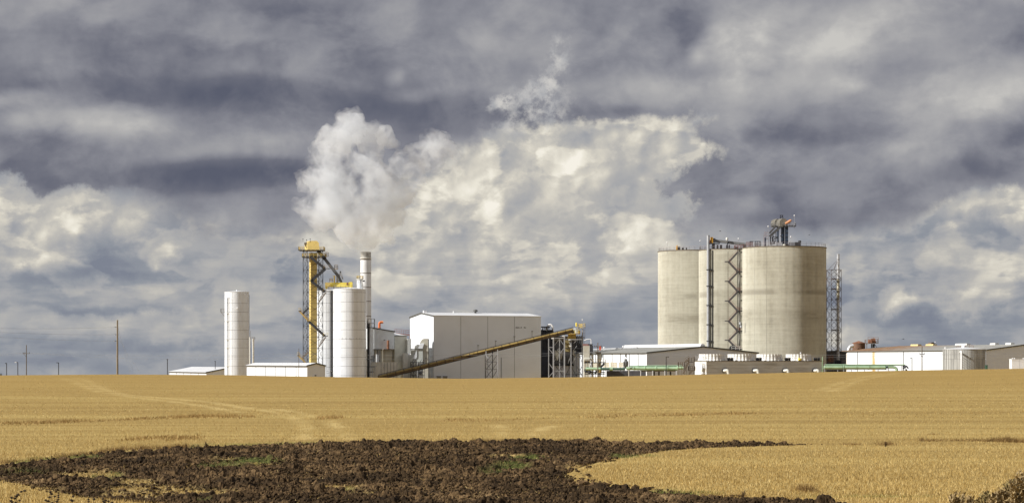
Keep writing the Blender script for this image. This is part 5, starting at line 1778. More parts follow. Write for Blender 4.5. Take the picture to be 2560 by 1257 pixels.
# --- green pipelines on their racks
GY = 640
c = W(1570, HY, GY)
t = Thing("green_pipeline", "pale green pipe on a white rack, in front of the wide white shed", "pipeline", (c.x, GY, gz(c.x, GY)))
P = lambda px, py, Y=GY: t.p(px, py, Y)
for xa, xb, py, r, m in ((1464, 1501, 921.5, 0.42, GREEN_PIPE), (1502, 1563, 922, 0.40, DARK_GREEN), (1524, 1532, 921.5, 0.52, GREEN_PIPE), (1566, 1584, 920.5, 0.50, GREEN_PIPE), (1585, 1640, 920.2, 0.58, GREEN_PIPE), (1641, 1694, 920.2, 0.56, GREEN_PIPE), (1692, 1708, 918.5, 0.56, GREEN_PIPE)):
    MB().tube([P(xa, py), P(xb, py)], r, 16).obj("pipe_section", m, t.o, True)
for px in (1585, 1612, 1640, 1668, 1693):
    MB().tube([P(px - 0.8, 920.2), P(px + 0.8, 920.2)], 0.68, 16).obj("flange", GREEN_PIPE, t.o, True)
MB().tube([P(1574, 914.5, 641), P(1705, 913.8, 641)], 0.17, 10).obj("upper_pipe", GREEN_PIPE, t.o, True)
t.bar("beam", P(1596, 915.9, 639.7), P(1705, 915.5, 639.7), 0.12, DARK_GREEN)
t.bar("beam", P(1600, 926.4, 640), P(1692, 926.0, 640), 0.26, DARK_STEEL)
MB().box(P(1602, 0).x, P(1690, 0).x, 0.25, 0.4, P(0, 928.3).z, P(0, 926.9).z).obj("cable_tray", OFFWHITE, t.o)
for px in (1571.5, 1601.5, 1631.5, 1661.5, 1690.5):
    x_ = P(px, HY).x
    t.bar("rack_leg", (x_, -0.2, 0), (x_, -0.2, P(0, 915 if px < 1580 else 926).z), 0.2, WHITE_ROOF if px > 1580 else OFFWHITE)
for px in (1636, 1648, 1677):
    x_ = P(px, HY).x
    t.bar("support_block", (x_, 1.2, 0), (x_, 1.2, P(0, 927).z), 0.45, DARK_STEEL)

GY2 = 688
c = W(2062, HY, GY2)
t = Thing("green_pipeline", "pale green pipe on a low rack ending in a bend, right of the cooling tower", "pipeline", (c.x, GY2, gz(c.x, GY2)))
P = lambda px, py, Y=GY2: t.p(px, py, Y)
for xa, xb in ((2060, 2106), (2111, 2140), (2140.5, 2172), (2172.5, 2215)):
    MB().tube([P(xa, 917.8), P(xb, 917.8)], 0.56, 16).obj("pipe_section", GREEN_PIPE, t.o, True)
for px in (2109, 2140, 2172, 2214):
    MB().tube([P(px - 0.9, 917.8), P(px + 0.9, 917.8)], 0.68, 16).obj("flange", GREEN_PIPE if px < 2200 else DARK_GREEN, t.o, True)
MB().tube([P(2214.5, 917.5), P(2222, 917)], 0.42, 14).obj("reducer", DARK_GREEN, t.o, True)
MB().tube([P(2220, 917), P(2232, 917), P(2238, 918.5), P(2241.5, 922), P(2242.5, 930)], 0.46, 14).obj("bend", GREEN_PIPE, t.o, True)
MB().tube([P(2062, 911.6, 690), P(2262, 911.2, 690)], 0.2, 10).obj("upper_pipe", GREEN_PIPE, t.o, True)
t.bar("beam", P(2062, 913.4, 687.6), P(2255, 913, 687.6), 0.11, DARK_GREEN)
t.bar("beam", P(2061, 923.4), P(2222, 923.2), 0.2, STEEL)
for px, ty in ((2061, 909), (2094, 924), (2109, 912), (2128, 924), (2161, 924), (2195, 924), (2221, 912), (2254, 912)):
    x_ = P(px, HY).x
    t.bar("rack_leg", (x_, -0.2, 0), (x_, -0.2, P(0, ty).z), 0.2, STEEL)
b = MB()
for k in range(7):
    a0 = P(2257 + (k % 4) * 3.4, 913 + (k // 2) * 3.2)
    b.cyl(a0, a0 + Vector((0.5, 0, -0.5 + (k % 3) * 0.4)), 0.22, n=8)
    b.bar(a0, (a0.x, a0.y, a0.z - 1.2), 0.1)
b.obj("valve_cluster", BLACK, t.o, True)

# --- stair beside the cooling tower, and the cooling tower
c = W(1718, HY, 630)
t = Thing("stair_tower", "rusty scaffold stair with railings at the left end of the cooling tower", "stair", (c.x, 630, gz(c.x, 630)))
P = lambda px, py, Y=630: t.p(px, py, Y)
for px, ty, dy in ((1697, 905, 0), (1704.5, 905, 0), (1711, 905, 0), (1717, 898, 1.8), (1723, 891, 0), (1736, 891, 0), (1736, 891, 1.8)):
    x_ = P(px, HY).x
    t.bar("post", (x_, dy, 0), (x_, dy, P(0, ty).z), 0.11, BROWN_STEEL)
for (xa, ya, xb, yb) in ((1722, 905, 1708, 934), (1732, 925, 1722, 937), (1712, 905, 1723, 897)):
    b = MB()
    flight(b, P(xa, ya, 629.6), P(xb, yb, 629.6), 0.9, 0.2)
    b.obj("stair_flight", BROWN_STEEL, t.o)
for (xa, xb, py) in ((1696, 1712, 916), (1722, 1737, 905), (1722, 1738, 926)):
    b = MB()
    a0, a1 = P(xa, py, 629.5), P(xb, py, 629.5)
    b.prism([a0, a1, a1 + Vector((0, 1.8, 0)), a0 + Vector((0, 1.8, 0))], (0, 0, 0.2))
    rail(b, [a0, a1, a1 + Vector((0, 1.8, 0)), a0 + Vector((0, 1.8, 0))], 1.3, 0.08, 0.7, True)
    b.obj("landing", BROWN_STEEL, t.o)

CYY = 630
c = W(1766, HY, CYY)
g0 = gz(c.x, CYY) - 0.3
t = Thing("cooling_tower", "long grey cooling tower with four white fluted fan shrouds on top", "cooling tower", (c.x, CYY, g0), None, A)
CL, CW = 38.2, 8.0
ch = z_of(902.5, CYY) - g0
MB().box(0.1, CL - 0.1, 0.1, CW - 0.1, 0, ch - 0.05).obj("core", SEAM, t.o)
nb = 6
for k in range(nb):
    za_, zb_ = ch * k / nb, ch * (k + 1) / nb - 0.025
    MB().box(0.11, CL - 0.11, 0, 0.098, za_, zb_).obj("wall_board", GREY_CONC, t.o)
    MB().box(0, 0.108, 0, CW, za_, zb_).obj("lit_end_board", OFFWHITE if k % 2 else WHITE_ROOF, t.o)  # end painted paler than the long wall, sunlight put into its colour
MB().box(-0.15, CL + 0.15, -0.15, CW + 0.15, ch - 0.02, ch + 0.14).obj("deck", BROWN_STEEL, t.o)
MB().box(CL - 0.1, CL + 0.02, 0, CW, 0, ch - 0.03).obj("end_wall", GREY_CONC, t.o)
shroud = None
for i, u_ in enumerate((3.6, 12.9, 22.4, 32.1)):
    if shroud is None:
        b = MB()
        n = 96
        prof = [(3.95, 0.0), (3.72, 0.55), (3.58, 1.1), (3.58, 1.95), (3.45, 1.95), (3.45, 0.6)]
        vs, fs = [], []
        for r, z in prof:
            for k in range(n):
                rr = r + (0.16 if (k % 4) in (0, 1) else 0.0) * (1 if r > 3.5 else 0)
                a = 2 * math.pi * k / n
                vs.append((rr * math.cos(a), rr * math.sin(a), z))
        for j in range(len(prof) - 1):
            for k in range(n):
                p_, q_ = j * n + k, j * n + (k + 1) % n
                fs.append((p_, q_, q_ + n, p_ + n))
        b.add(vs, fs)
        shroud = b.mesh("fan_shroud", mat("shroud_white", (0.78, 0.77, 0.73), 0.5, 0, 0.05, 0.5), False)
        hubm = MB()
        hubm.lathe([(0, 0.9), (0.5, 0.9), (0.5, 1.3), (0, 1.4)], n=12)
        for k in range(6):
            a = k * math.pi / 3
            hubm.bar((0.4 * math.cos(a), 0.4 * math.sin(a), 1.1), (3.3 * math.cos(a), 3.3 * math.sin(a), 1.1), 0.5, 0.06)
        hubm = hubm.mesh("fan", DARK_STEEL)
        mo = MB()
        mo.box(-0.5, 0.5, -0.4, 0.4, 0.05, 0.8)
        mo.cyl((-0.3, -0.55, 0.55), (-0.3, 0.4, 0.55), 0.42, n=14)
        mo.box(0.55, 1.0, -0.35, 0.3, 0.05, 0.95)
        mo = mo.mesh("fan_motor", BLACK)
    o = link("fan_shroud", shroud, t.o, (u_, CW / 2, ch + 0.14))
    o = link("fan", hubm, t.o, (u_, CW / 2, ch + 0.14))
    o = link("fan_motor", mo, t.o, (u_ + 4.45, 1.1, ch + 0.14))
b = MB()
rail(b, [(0, 0.0, ch + 0.14), (CL, 0.0, ch + 0.14), (CL, CW, ch + 0.14), (0, CW, ch + 0.14), (0, 0, ch + 0.14)], 1.25, 0.06, 1.9)
b.obj("handrail", STEEL, t.o)
MB().lathe([(0, 0), (0.42, 0.1), (0.55, 0.4), (0.42, 0.75), (0, 0.85)], (30.6, 0.35, ch + 0.15), 14).obj("gearbox_cover", BRIGHT_YELLOW, t.o, True)
outlet = None
for u_ in (5.6, 15.3, 25.2, 35.2):
    if outlet is None:
        pth = [(0, 0.1, 1.0), (0, -0.8, 1.0)] + arc((0.35, -1.25, 0.55), 0.55, math.pi * 0.75, math.pi * 0.1, 5, (0.55, -0.5, 0), (0, 0, 1)) + [(0.95, -1.55, -0.6)]
        outlet = MB().tube(pth, 0.44, 14).mesh("outlet_pipe", mat("outlet_cream", (0.66, 0.65, 0.58), 0.5, 0, 0.05), True)
        coll = MB().tube([(0, 0.05, 1.0), (0, -0.35, 1.0)], 0.60, 14).mesh("shadow_collar", BLACK, True)  # black ring standing for the dark shadow where the outlet leaves the wall
        han = MB().tube([(0.2, -0.75, 1.35), (0.45, -0.95, 1.75)], 0.24, 10).mesh("valve_motor", DARK_STEEL, True)
    for nm, me in (("outlet_pipe", outlet), ("shadow_collar", coll), ("valve_motor", han)):
        link(nm, me, t.o, (u_, 0, z_of(926, CYY + u_ * U.y) - g0 - 1.0))
MB().box(CL - 0.35, CL - 0.15, -0.3, -0.1, 0, ch + 1.4).obj("corner_post", GREEN_PIPE, t.o)
t.bar("lamp_post", (34.8, CW - 0.3, ch), (34.8, CW - 0.3, ch + 2.3), 0.08, STEEL)
MB().lathe([(0, 0), (0.22, 0), (0.22, 0.35), (0, 0.4)], (34.8, CW - 0.3, ch + 2.3), 10).obj("lamp", LAMP_WHITE, t.o)

# ------------------------------------------------------------------ concrete silos
def silo(label, cpx, Y, top_py, r=13.5):
    c = W(cpx, HY, Y)
    g0 = gz(c.x, Y) - 0.3
    t = Thing("concrete_silo", label, "silo", (c.x, Y, g0), "concrete grain silos in a row")
    h = z_of(top_py, Y - 3) - g0
    MB().lathe([(r, 0), (r, h * 0.25), (r, h * 0.5), (r, h * 0.75), (r, h)], n=96).obj("wall", CONCRETE, t.o, True)
    MB().lathe([(r + 0.02, h + 0.002), (r + 0.14, h + 0.03), (r + 0.14, h + 0.28), (r - 0.3, h + 0.30), (r - 0.4, h + 0.1), (0, h + 0.15)], n=96).obj("roof_deck", BROWN_STEEL, t.o, True)
    b = MB()
    pts = [((r - 0.25) * math.cos(2 * math.pi * k / 44), (r - 0.25) * math.sin(2 * math.pi * k / 44), h + 0.25) for k in range(44)]
    rail(b, pts, 1.15, 0.05, 2.0, True)
    b.obj("handrail", mat("rail_pink_grey", (0.36, 0.29, 0.28), 0.6), t.o)
    return t, h, g0, c


S1, h1, g1, c1 = silo("concrete silo farthest left, with a small orange box on its roof", 1742.5, 748, 629.5)
S2, h2, g2, c2_ = silo("middle concrete silo, partly behind the zigzag stair and the tall grey pipe", 1848, 724, 626.5)
S3, h3, g3, c3_ = silo("biggest looking concrete silo in front, half in shade, elevator head on its roof", 1960.5, 700, 620.5)
q = S3.p(1871, 817, 687)
a = math.atan2(q.y, q.x)
rr = 13.5
ang = math.atan2(-math.sqrt(max(rr ** 2 - q.x ** 2, 0)), q.x)
MB().prism([((rr + .06) * math.cos(ang + s), (rr + .06) * math.sin(ang + s), z) for s, z in ((-0.035, S3.p(0, 831, 690).z), (0.035, S3.p(0, 831, 690).z), (0.035, S3.p(0, 806, 690).z), (-0.035, S3.p(0, 806, 690).z))], (-0.03, 0.12, 0)).obj("wall_patch", mat("door_patch", (0.34, 0.32, 0.27), 0.8), S3.o)
for px in (1888, 1915):
    q = S3.p(px, HY, 690)
    yy = -math.sqrt(max(rr ** 2 - q.x ** 2, 0)) - 0.05
    S3.bar("conduit", (q.x, yy, 0), (q.x, yy, h3), 0.06, BEIGE)

# tall grey pipe on the middle silo
c = W(1770.5, HY, 715.2)
t = Thing("vent_pipe", "tall plain grey pipe standing on brackets against the middle concrete silo", "pipe", (c.x, 715.2, gz(c.x, 715)))
P = lambda px, py, Y=715.2: t.p(px, py, Y)
cuts = [0.0] + [P(0, q).z for q in (830, 780, 730, 680, 630, 588.5)]
PIPE_GREY = mat('pipe_grey', (0.40, 0.41, 0.43), 0.55, 0.1, 0.06)
for a, b_ in zip(cuts[:-1], cuts[1:]):
    MB().cyl((0, 0, a + 0.02), (0, 0, b_ - 0.02), 0.46, n=18).obj("pipe_section", PIPE_GREY, t.o, True)
    MB().cyl((0, 0, b_ - 0.06), (0, 0, b_ + 0.06), 0.52, n=18).obj("flange", STEEL, t.o, True)
for py in (674, 715, 763, 811, 852):
    b = MB()
    z = P(0, py).z
    b.box(0.3, 1.3, -1.1, 0.6, z - 0.3, z + 0.12)
    b.box(-0.6, 0.9, -0.5, 0.6, z - 0.12, z + 0.12)
    b.obj("bracket", DARK_STEEL, t.o)
t.bar("duct_and_shadow", (1.28, -0.75, 0), (1.28, -0.75, P(0, 626).z), 0.4, mat("duct_shadow_dark", (0.075, 0.072, 0.066), 0.7), None, True)  # one dark bar for the duct and the pipe's cast shadow beside it

# zigzag stair between the middle and the front silo
SY = 702.5
c = W(1846, HY, SY)
t = Thing("silo_stair", "zigzag steel stair with rusty red rails climbing between two concrete silos", "stair", (c.x, SY, gz(c.x, SY)))
P = lambda px, py, Y=SY: t.p(px, py, Y)
for px, w, m, ty in ((1820.5, 0.16, BROWN_STEEL, 628), (1844.5, 0.18, DARK_STEEL, 622), (1857.5, 0.22, BROWN_STEEL, 622)):
    t.bar("post", (P(px, HY).x, 0.6, 0), (P(px, HY).x, 0.6, P(0, ty).z), w, m)
MB().cyl((P(1849, HY).x, 0.2, 0), (P(1849, HY).x, 0.2, P(0, 622).z), 0.36, n=14).obj("riser_pipe", mat("riser_grey", (0.30, 0.29, 0.265), 0.6, 0, 0.06), t.o, True)
for k in range(12):
    z = P(0, 632 + 20 * k).z
    MB().box(P(1852.5, HY).x, P(1857, HY).x, 0.3, 0.9, z, z + 0.35).obj("junction_box", OFFWHITE if k % 3 else DARK_STEEL, t.o)
SG = mat("stair_grey", (0.085, 0.08, 0.082), 0.65, 0, 0.08)
lefts, rights = [655, 704, 753, 803, 851], [630, 680, 729, 778, 828, 874]
for i, py in enumerate(lefts):
    for (xa, ya, xb, yb, m) in ((1845, rights[i], 1822, py, SG), (1822, py, 1845, rights[i + 1], SG)):
        b = MB()
        yy = SY - 0.7 if yb > ya and xa > xb else SY - 1.5
        flight(b, P(xa, ya, yy), P(xb, yb, yy), 0.9, 0.26, (0, 1, 0), 1.0, False)
        f = b.obj("stair_flight", m, t.o)
        b = MB()
        for s in (-0.45, 0.45):
            for hh in (0.55, 1.1):
                b.bar(P(xa, ya, yy + s) + Vector((0, 0, hh)), P(xb, yb, yy + s) + Vector((0, 0, hh)), 0.07)
        b.obj("handrail", RED_RAIL, f)
    for xa, xb, yq in ((1813, 1824, py), (1841, 1858, rights[i + 1])):
        b = MB()
        a0, a1 = P(xa, yq, SY - 1.9), P(xb, yq, SY - 1.9)
        b.prism([a0, a1, a1 + Vector((0, 2.0, 0)), a0 + Vector((0, 2.0, 0))], (0, 0, 0.32))
        ld = b.obj("stair_landing", SG if xa < 1830 else DARK_STEEL, t.o)
        if xa > 1830:
            b = MB()
            rail(b, [a0, a1, a1 + Vector((0, 1.9, 0))], 1.2, 0.09, 0.9)
            b.obj("handrail", RED_RAIL, ld)
b = MB()
for px, py in ((1851, 812), (1853, 820)):
    b.lathe([(0, 0), (0.45, 0.1), (0.45, 0.9), (0, 1.0)], P(px, py, SY - 1), 12)
b.obj("filter_pot", STEEL, t.o, True)
b = MB()
b.tube([P(1834, 872, SY - 1.2), P(1834, 872, SY - 1.2) + Vector((0, 2.0, 0))], 1.3, 20)
b.obj("blower_drum", DARK_STEEL, t.o, True)
b = MB()
rail(b, [P(1829, 876, SY - 3), P(1868, 876, SY - 3)], 1.4, 0.10, 1.2)
b.prism([P(1829, 877, SY - 3), P(1868, 877, SY - 3), P(1868, 877, SY - 1), P(1829, 877, SY - 1)], (0, 0, 0.25))
b.obj("base_platform", OFFWHITE, t.o)
b = MB()
a0, a1 = P(1838, 623, SY - 1), P(1860, 621, SY - 1)
b.prism([a0, a1, a1 + Vector((0, 3, 0)), a0 + Vector((0, 3, 0))], (0, 0, 0.25))
tl = b.obj("top_landing", SG, t.o)
b = MB()
rail(b, [a0, a1, a1 + Vector((0, 3, 0)), a0 + Vector((0, 3, 0))], 1.3, 0.08, 0.9, True)
b.obj("handrail", RED_RAIL, tl)

# elevator head on the front silo
EY = 698
c = W(1955, HY, EY)
t = Thing("head_elevator", "grain elevator head with twin rounded housings on dark legs, on the front silo roof", "elevator head", (c.x, EY, g3 + h3 + 0.16))
P = lambda px, py, Y=EY: t.p(px, py, Y)
for xa, xb, dy in ((1945, 1948.5, 2.0), (1953.2, 1957.5, 0), (1958.2, 1961.4, 0.4), (1963.0, 1970.0, 0)):
    MB().box(P(xa, 0).x, P(xb, 0).x, dy - 0.4, dy + 0.7, 0, P(0, 566).z).obj("leg_casing", NAVY, t.o)
for k in range(4):
    for xa in (1955.4, 1966.5):
        z = P(0, 573 + 10 * k).z
        MB().box(P(xa, 0).x - 0.5, P(xa, 0).x + 0.5, -0.5, -0.42, z, z + 0.12).obj("flange", DARK_STEEL, t.o)
hood = lambda pts, Y0, d: MB().prism([P(x, y_, Y0) for x, y_ in pts][::-1], (-0.35 * d, d, 0)).obj("head_housing", mat("head_housing_paint", (0.165, 0.155, 0.13), 0.55, 0, 0.1, 0.7, dirt=(0.14, 0.12, 0.10), dirt_amt=0.5, dirt_scale=0.8), t.o)
hood([(1937, 567), (1936, 558), (1938, 551), (1943, 547), (1948, 548), (1951, 553), (1952, 566)], EY + 1.5, 2.6)
hood([(1950, 567), (1949, 558), (1951, 550), (1956, 546), (1963, 546.5), (1968, 551), (1969, 559), (1967, 567)], EY - 0.8, 3.0)
MB().tube([P(1963, 559, EY - 1.2), P(1969, 556.5, EY - 1.2), P(1974, 553, EY - 1.2), P(1978, 550.5, EY - 1.2)], [0.34, 0.44, 0.44, 0.34], 14).obj("chute_cover", PALE_ORANGE, t.o, True)
for xa, xb, py, dy in ((1958, 1990, 566, -0.6), (1930, 1952, 566.5, 1.0)):
    b = MB()
    a0, a1 = P(xa, py, EY + dy - 0.8), P(xb, py, EY + dy - 0.8)
    b.prism([a0, a1, a1 + Vector((0, 2.2, 0)), a0 + Vector((0, 2.2, 0))], (0, 0, 0.25))
    pl = b.obj("platform", DARK_STEEL, t.o)
    b = MB()
    rail(b, [a0, a1, a1 + Vector((0, 2.2, 0)), a0 + Vector((0, 2.2, 0))], 1.15, 0.08, 0.9, True)
    b.obj("handrail", STEEL, pl)
for (xa, ya, xb, yb, w) in ((1951, 567, 1924, 591, 0.75), (1939, 566, 1923.5, 583, 0.55)):
    t.bar("spout", P(xa, ya, EY - 0.6), P(xb, yb, EY - 0.6), w, mat("spout_pale", (0.085, 0.085, 0.085), 0.6), None, False, w)
for (xa, ya, xb, yb, w) in ((1926, 590, 1926, 612, 0.35), (1933, 588, 1929, 612, 0.3), (1940, 578, 1940, 612, 0.2), (1926, 594, 1946, 592, 0.22), (1930, 600, 1944, 594, 0.3), (1944, 594, 1948, 610, 0.3), (1930, 596, 1938, 611, 0.28), (1950, 590, 1953, 590, 0.2), (1938, 601, 1932, 611, 0.3)):
    t.bar("frame_member", P(xa, ya, EY - 0.5), P(xb, yb, EY - 0.5), w, DARK_STEEL)
for (xa, ya, xb, yb) in ((1950.5, 546, 1951, 538), (1957.5, 546, 1956, 538), (1949.5, 538.5, 1958, 538.5), (1951, 545, 1956.5, 541)):
    t.bar("hoist_member", P(xa, ya), P(xb, yb), 0.2, BLACK)
for (xa, xb, ya, yb, m) in ((1936, 1952, 616, 608, STEEL), (1953, 1966, 616, 610, DARK_STEEL), (1968, 1984, 616, 607.5, mat("box_grey", (0.20, 0.205, 0.22), 0.6)), (1984, 1998, 616, 607, DARK_STEEL)):
    MB().box(P(xa, 0).x, P(xb, 0).x, -3.6, -1.8, max(0.02, P(0, ya).z), P(0, yb).z).obj("drive_enclosure", m, t.o)
MB().lathe([(0, 0), (0.5, 0), (0.5, 0.75), (0.38, 0.95), (0, 1.0)], (P(1957, 0).x, -3.9, 0.05), 14).obj("vent_pot", BEIGE, t.o, True)
MB().lathe([(0, 0), (0.35, 0), (0.35, 1.6), (0.5, 1.6), (0.5, 2.1), (0, 2.2)], (P(1997, 0).x, -2.0, 0.1), 12).obj("vent_cowl", DARK_STEEL, t.o, True)
b = MB()
for px in (1910, 1915, 1921):
    b.bar((P(px, 0).x, 0.2, 0), (P(px, 0).x, 0.2, P(0, 583).z), 0.13)
for py in (583, 590, 598):
    b.bar(P(1910, py), P(1921, py - 0.5), 0.10)
    b.bar(P(1910, py - 3), P(1921, py - 3.5), 0.07)
b.obj("access_frame", mat("faded_pink_steel", (0.34, 0.25, 0.24), 0.7), t.o)
t.bar("post", (P(1912.5, 0).x, -0.4, 0), (P(1912.5, 0).x, -0.4, P(0, 594).z), 0.38, NAVY)

# equipment on the middle and left silo roofs
c = W(1783, HY, 716)
t = Thing("roof_conveyor", "grey conveyor gallery with an orange yellow end box, along the middle silo roof", "conveyor", (c.x, 716, g2 + h2 + 0.15))
P = lambda px, py, Y=716: t.p(px, py, Y)
for i in range(6):
    xa, xb = 1786 + 13.2 * i, 1786 + 13.2 * (i + 1)
    za_, zb_ = 598 + i * 1.6, 598 + (i + 1) * 1.6
    MB().prism([P(xa, za_ + 6.5), P(xb - 0.2, zb_ + 6.5), P(xb - 0.2, zb_), P(xa, za_)][::-1], (0, 1.4, 0)).obj("gallery_section", mat("gallery_grey", (0.22, 0.22, 0.215), 0.6, 0, 0.06), t.o)
MB().box(P(1776.5, 0).x, P(1782, 0).x, -0.8, 1.2, P(0, 609).z, P(0, 593).z).obj("end_box", mat("orange_yellow_paint", (0.66, 0.36, 0.05), 0.5, 0, 0.06), t.o)
MB().box(P(1774.5, 0).x, P(1776.4, 0).x, -0.7, 1.1, P(0, 608).z, P(0, 600).z).obj("end_hatch", RUST, t.o)
MB().box(P(1782.3, 0).x, P(1788, 0).x, -0.9, 0.9, P(0, 606).z, P(0, 596).z).obj("drive_motor", DARK_STEEL, t.o)
b = MB()
a0, a1 = P(1772, 609.5, 714.6), P(1800, 609, 714.6)
b.prism([a0, a1, a1 + Vector((0, 2.4, 0)), a0 + Vector((0, 2.4, 0))], (0, 0, 0.25))
b.obj("platform", DARK_STEEL, t.o)
for xa, xb in ((1780.5, 1787), (1792, 1796), (1800, 1805), (1815.5, 1820), (1822, 1825)):
    MB().box(P(xa, 0).x, P(xb, 0).x, -0.5, 0.5, 0.0, P(0, 610 if xa < 1790 else 612).z).obj("support_leg", BLACK, t.o)
MB().lathe([(0, 0), (0.3, 0.1), (0.45, 0.6), (0.3, 1.0), (0, 1.1)], P(1817.5, 601.5, 715.6), 12).obj("vent_dome", OFFWHITE, t.o, True)
t.bar("brace", P(1816, 620), P(1820, 604), 0.3, BLACK)
for k, px in enumerate((1836, 1846, 1856)):
    MB().box(P(px, 0).x, P(px + 6, 0).x, -4 - k * 0.3, -3, 0.02, P(0, 618).z + 0.3 * k).obj("roof_box", STEEL if k % 2 else DARK_STEEL, t.o)

c = W(1884, HY, 707)
t = Thing("roof_frame", "black and faded red pipe frames between the middle and the front silo roofs", "frame", (c.x, 707, g3 + h3 + 0.16))
P = lambda px, py, Y=707: t.p(px, py, Y)
for px, m in ((1875.5, BLACK), (1880, BLACK), (1888, BLACK), (1893, BLACK), (1898, DARK_STEEL), (1901.5, DARK_STEEL)):
    t.bar("post", (P(px, 0).x, 0, 0), (P(px, 0).x, 0, P(0, 603).z), 0.2, m)
for xa, xb, py, m in ((1874, 1884, 603.5, BLACK), (1886, 1901, 603.5, BLACK), (1886, 1899, 609, BLACK), (1865, 1882, 606, RED_RAIL), (1865, 1882, 611, RED_RAIL), (1888, 1898, 614, PINK_PIPE)):
    t.bar("crossbar", P(xa, py), P(xb, py), 0.2, m)
for k in range(7):
    t.bar("rail_post", (P(1866 + 2.6 * k, 0).x, -0.2, 0), (P(1866 + 2.6 * k, 0).x, -0.2, P(0, 605).z), 0.09, PINK_PIPE)
MB().box(P(1890, 0).x, P(1896, 0).x, -0.4, 0.4, 0, 0.9).obj("valve_box", DARK_STEEL, t.o)

c = W(1697, HY, 738)
t = Thing("roof_filter", "small orange box with black motor on the leftmost silo roof", "filter unit", (c.x, 738, g1 + h1 + 0.16))
P = lambda px, py, Y=738: t.p(px, py, Y)
MB().prism([P(1690.8, 629), P(1694, 629), P(1694, 615), P(1693.4, 612.5), (P(1692.6, 0).x, 0, P(0, 612.5).z), P(1691, 616)][::-1], (0, 1.4, 0)).obj("housing", mat("orange_yellow_paint", (0.66, 0.36, 0.05)), t.o)
MB().box(P(1694.3, 0).x, P(1701, 0).x, 0.1, 1.3, 0.05, P(0, 617).z).obj("motor", BLACK, t.o)
for xa, xb in ((1705, 1709.5), (1715, 1718)):
    MB().box(P(xa, 0).x, P(xb, 0).x, 0.2, 1.2, P(0, 625).z, P(0, 618.5).z).obj("vent", DARK_STEEL, t.o)
    t.bar("vent_leg", (P((xa + xb) / 2, 0).x, 0.7, 0), (P((xa + xb) / 2, 0).x, 0.7, P(0, 624).z), 0.3, DARK_STEEL)

for i, (px, ty, by, Y, lab) in enumerate(((1668, 606.5, 630, 740, "white lamp on a thin mast, farthest left on the silo roofs"), (1750.5, 602.5, 630, 740, "white lamp on a thin mast just left of the tall grey pipe"),
                                          (1846, 597, 622, 716, "white lamp on a thin mast above the grey roof conveyor"), (1920.5, 566.5, 612, 695, "white lamp on a thin mast left of the twin elevator housings"),
                                          (1986, 539.5, 566, 698, "highest white lamp, on the railed deck right of the orange chute"), (1977, 592.5, 612, 690, "white lamp on a short mast right of the dark elevator legs"))):
    c = W(px, HY, Y)
    t = Thing("mast_light", lab, "lamp", (c.x, Y, z_of(by, Y)), "lamps on masts on the silo roofs")
    t.bar("mast", (0, 0, -0.6), (0, 0, z_of(ty, Y) - z_of(by, Y)), 0.09, STEEL)
    MB().lathe([(0, 0), (0.2, 0.05), (0.2, 0.3), (0.1, 0.4), (0, 0.42)], (0, 0, z_of(ty, Y) - z_of(by, Y) - 0.1), 10).obj("lamp", LAMP_WHITE, t.o, True)

# --- guyed stack in a lattice tower
c = W(2079.3, HY, 720)
t = Thing("lattice_stack", "thin silver stack held in a rusty open lattice tower, right of the silos", "stack", (c.x, 720, gz(c.x, 720)))
P = lambda px, py, Y=720: t.p(px, py, Y)
s_ = 3.6
RB = mat("rusty_lattice", (0.105, 0.075, 0.065), 0.75, 0, 0.14)
lattice(t, [Vector((0, 0, 0)), U * s_, U * s_ + V * s_, V * s_], 0, [P(0, q).z for q in (900, 876, 850, 825, 799, 773, 748, 722, 697, 673.5)], 0.14, 0.08, RB)
sx_ = P(2097.3, HY).x
cuts = [0, 900, 876, 850, 825, 799, 773, 748, 722, 697, 673, 648, 635]
for a, b_ in zip(cuts[:-1], cuts[1:]):
    za_ = 0.0 if a == 0 else P(0, a).z
    MB().cyl((sx_, 1.7, za_), (sx_, 1.7, P(0, b_).z - 0.05), 0.46, n=16).obj("stack_section", mat("tarnished_stack", (0.50, 0.47, 0.36), 0.5, 0.2, 0.1) if b_ in (697, 722) else SILVER, t.o, True)
    MB().cyl((sx_, 1.7, P(0, b_).z - 0.1), (sx_, 1.7, P(0, b_).z + 0.08), 0.52, n=16).obj("clamp_ring", RB if b_ > 640 else SILVER, t.o, True)
for px, dy in ((2070.5, 3.4), (2085, 4.4), (2084, 0.2)):
    t.bar("guy_rod", (sx_, 1.7, P(0, 647).z), (P(px, HY, 720 + dy).x, dy, P(0, 673.5).z), 0.08, RB)
MB().box(P(2087, 0).x, P(2104, 0).x, 0.8, 2.4, 0, P(0, 901).z).obj("base_frame", BLACK, t.o)
for py in (697, 722, 773, 825):
    a0 = P(2085, py)
    MB().box(a0.x - 0.3, a0.x + 0.6, 0.5, 1.2, a0.z - 0.2, a0.z + 0.2).obj("rest_box", RB, t.o)

t, h, top = gable_house("dark_shed", "dark low shed with black roof edge, behind the thin lattice stack", "shed", 2064, 742, 8.0, 12.0, 881.0, 0.45, mat("dark_shed_wall", (0.13, 0.125, 0.12), 0.7, 0, 0.1), DARK_TRIM, 2, 2)
MB().box(0.8, 3.0, -0.12, -0.02, h - 3.2, h - 1.0).obj("louvre", RUST, t.o)
MB().box(3.2, 4.6, -0.9, -0.02, 0.1, h - 3.4).obj("cabinet", DARK_STEEL, t.o)

# --- right hand warehouse
RY = 760
rc = W(2465, HY, RY)
vr = lambda px, u=0.0, z=0: (rc.x + u * U.x - (px - CX) / F * (RY + u * U.y)) / ((px - CX) / F * V.y - V.x)
LV_ = vr(2105)


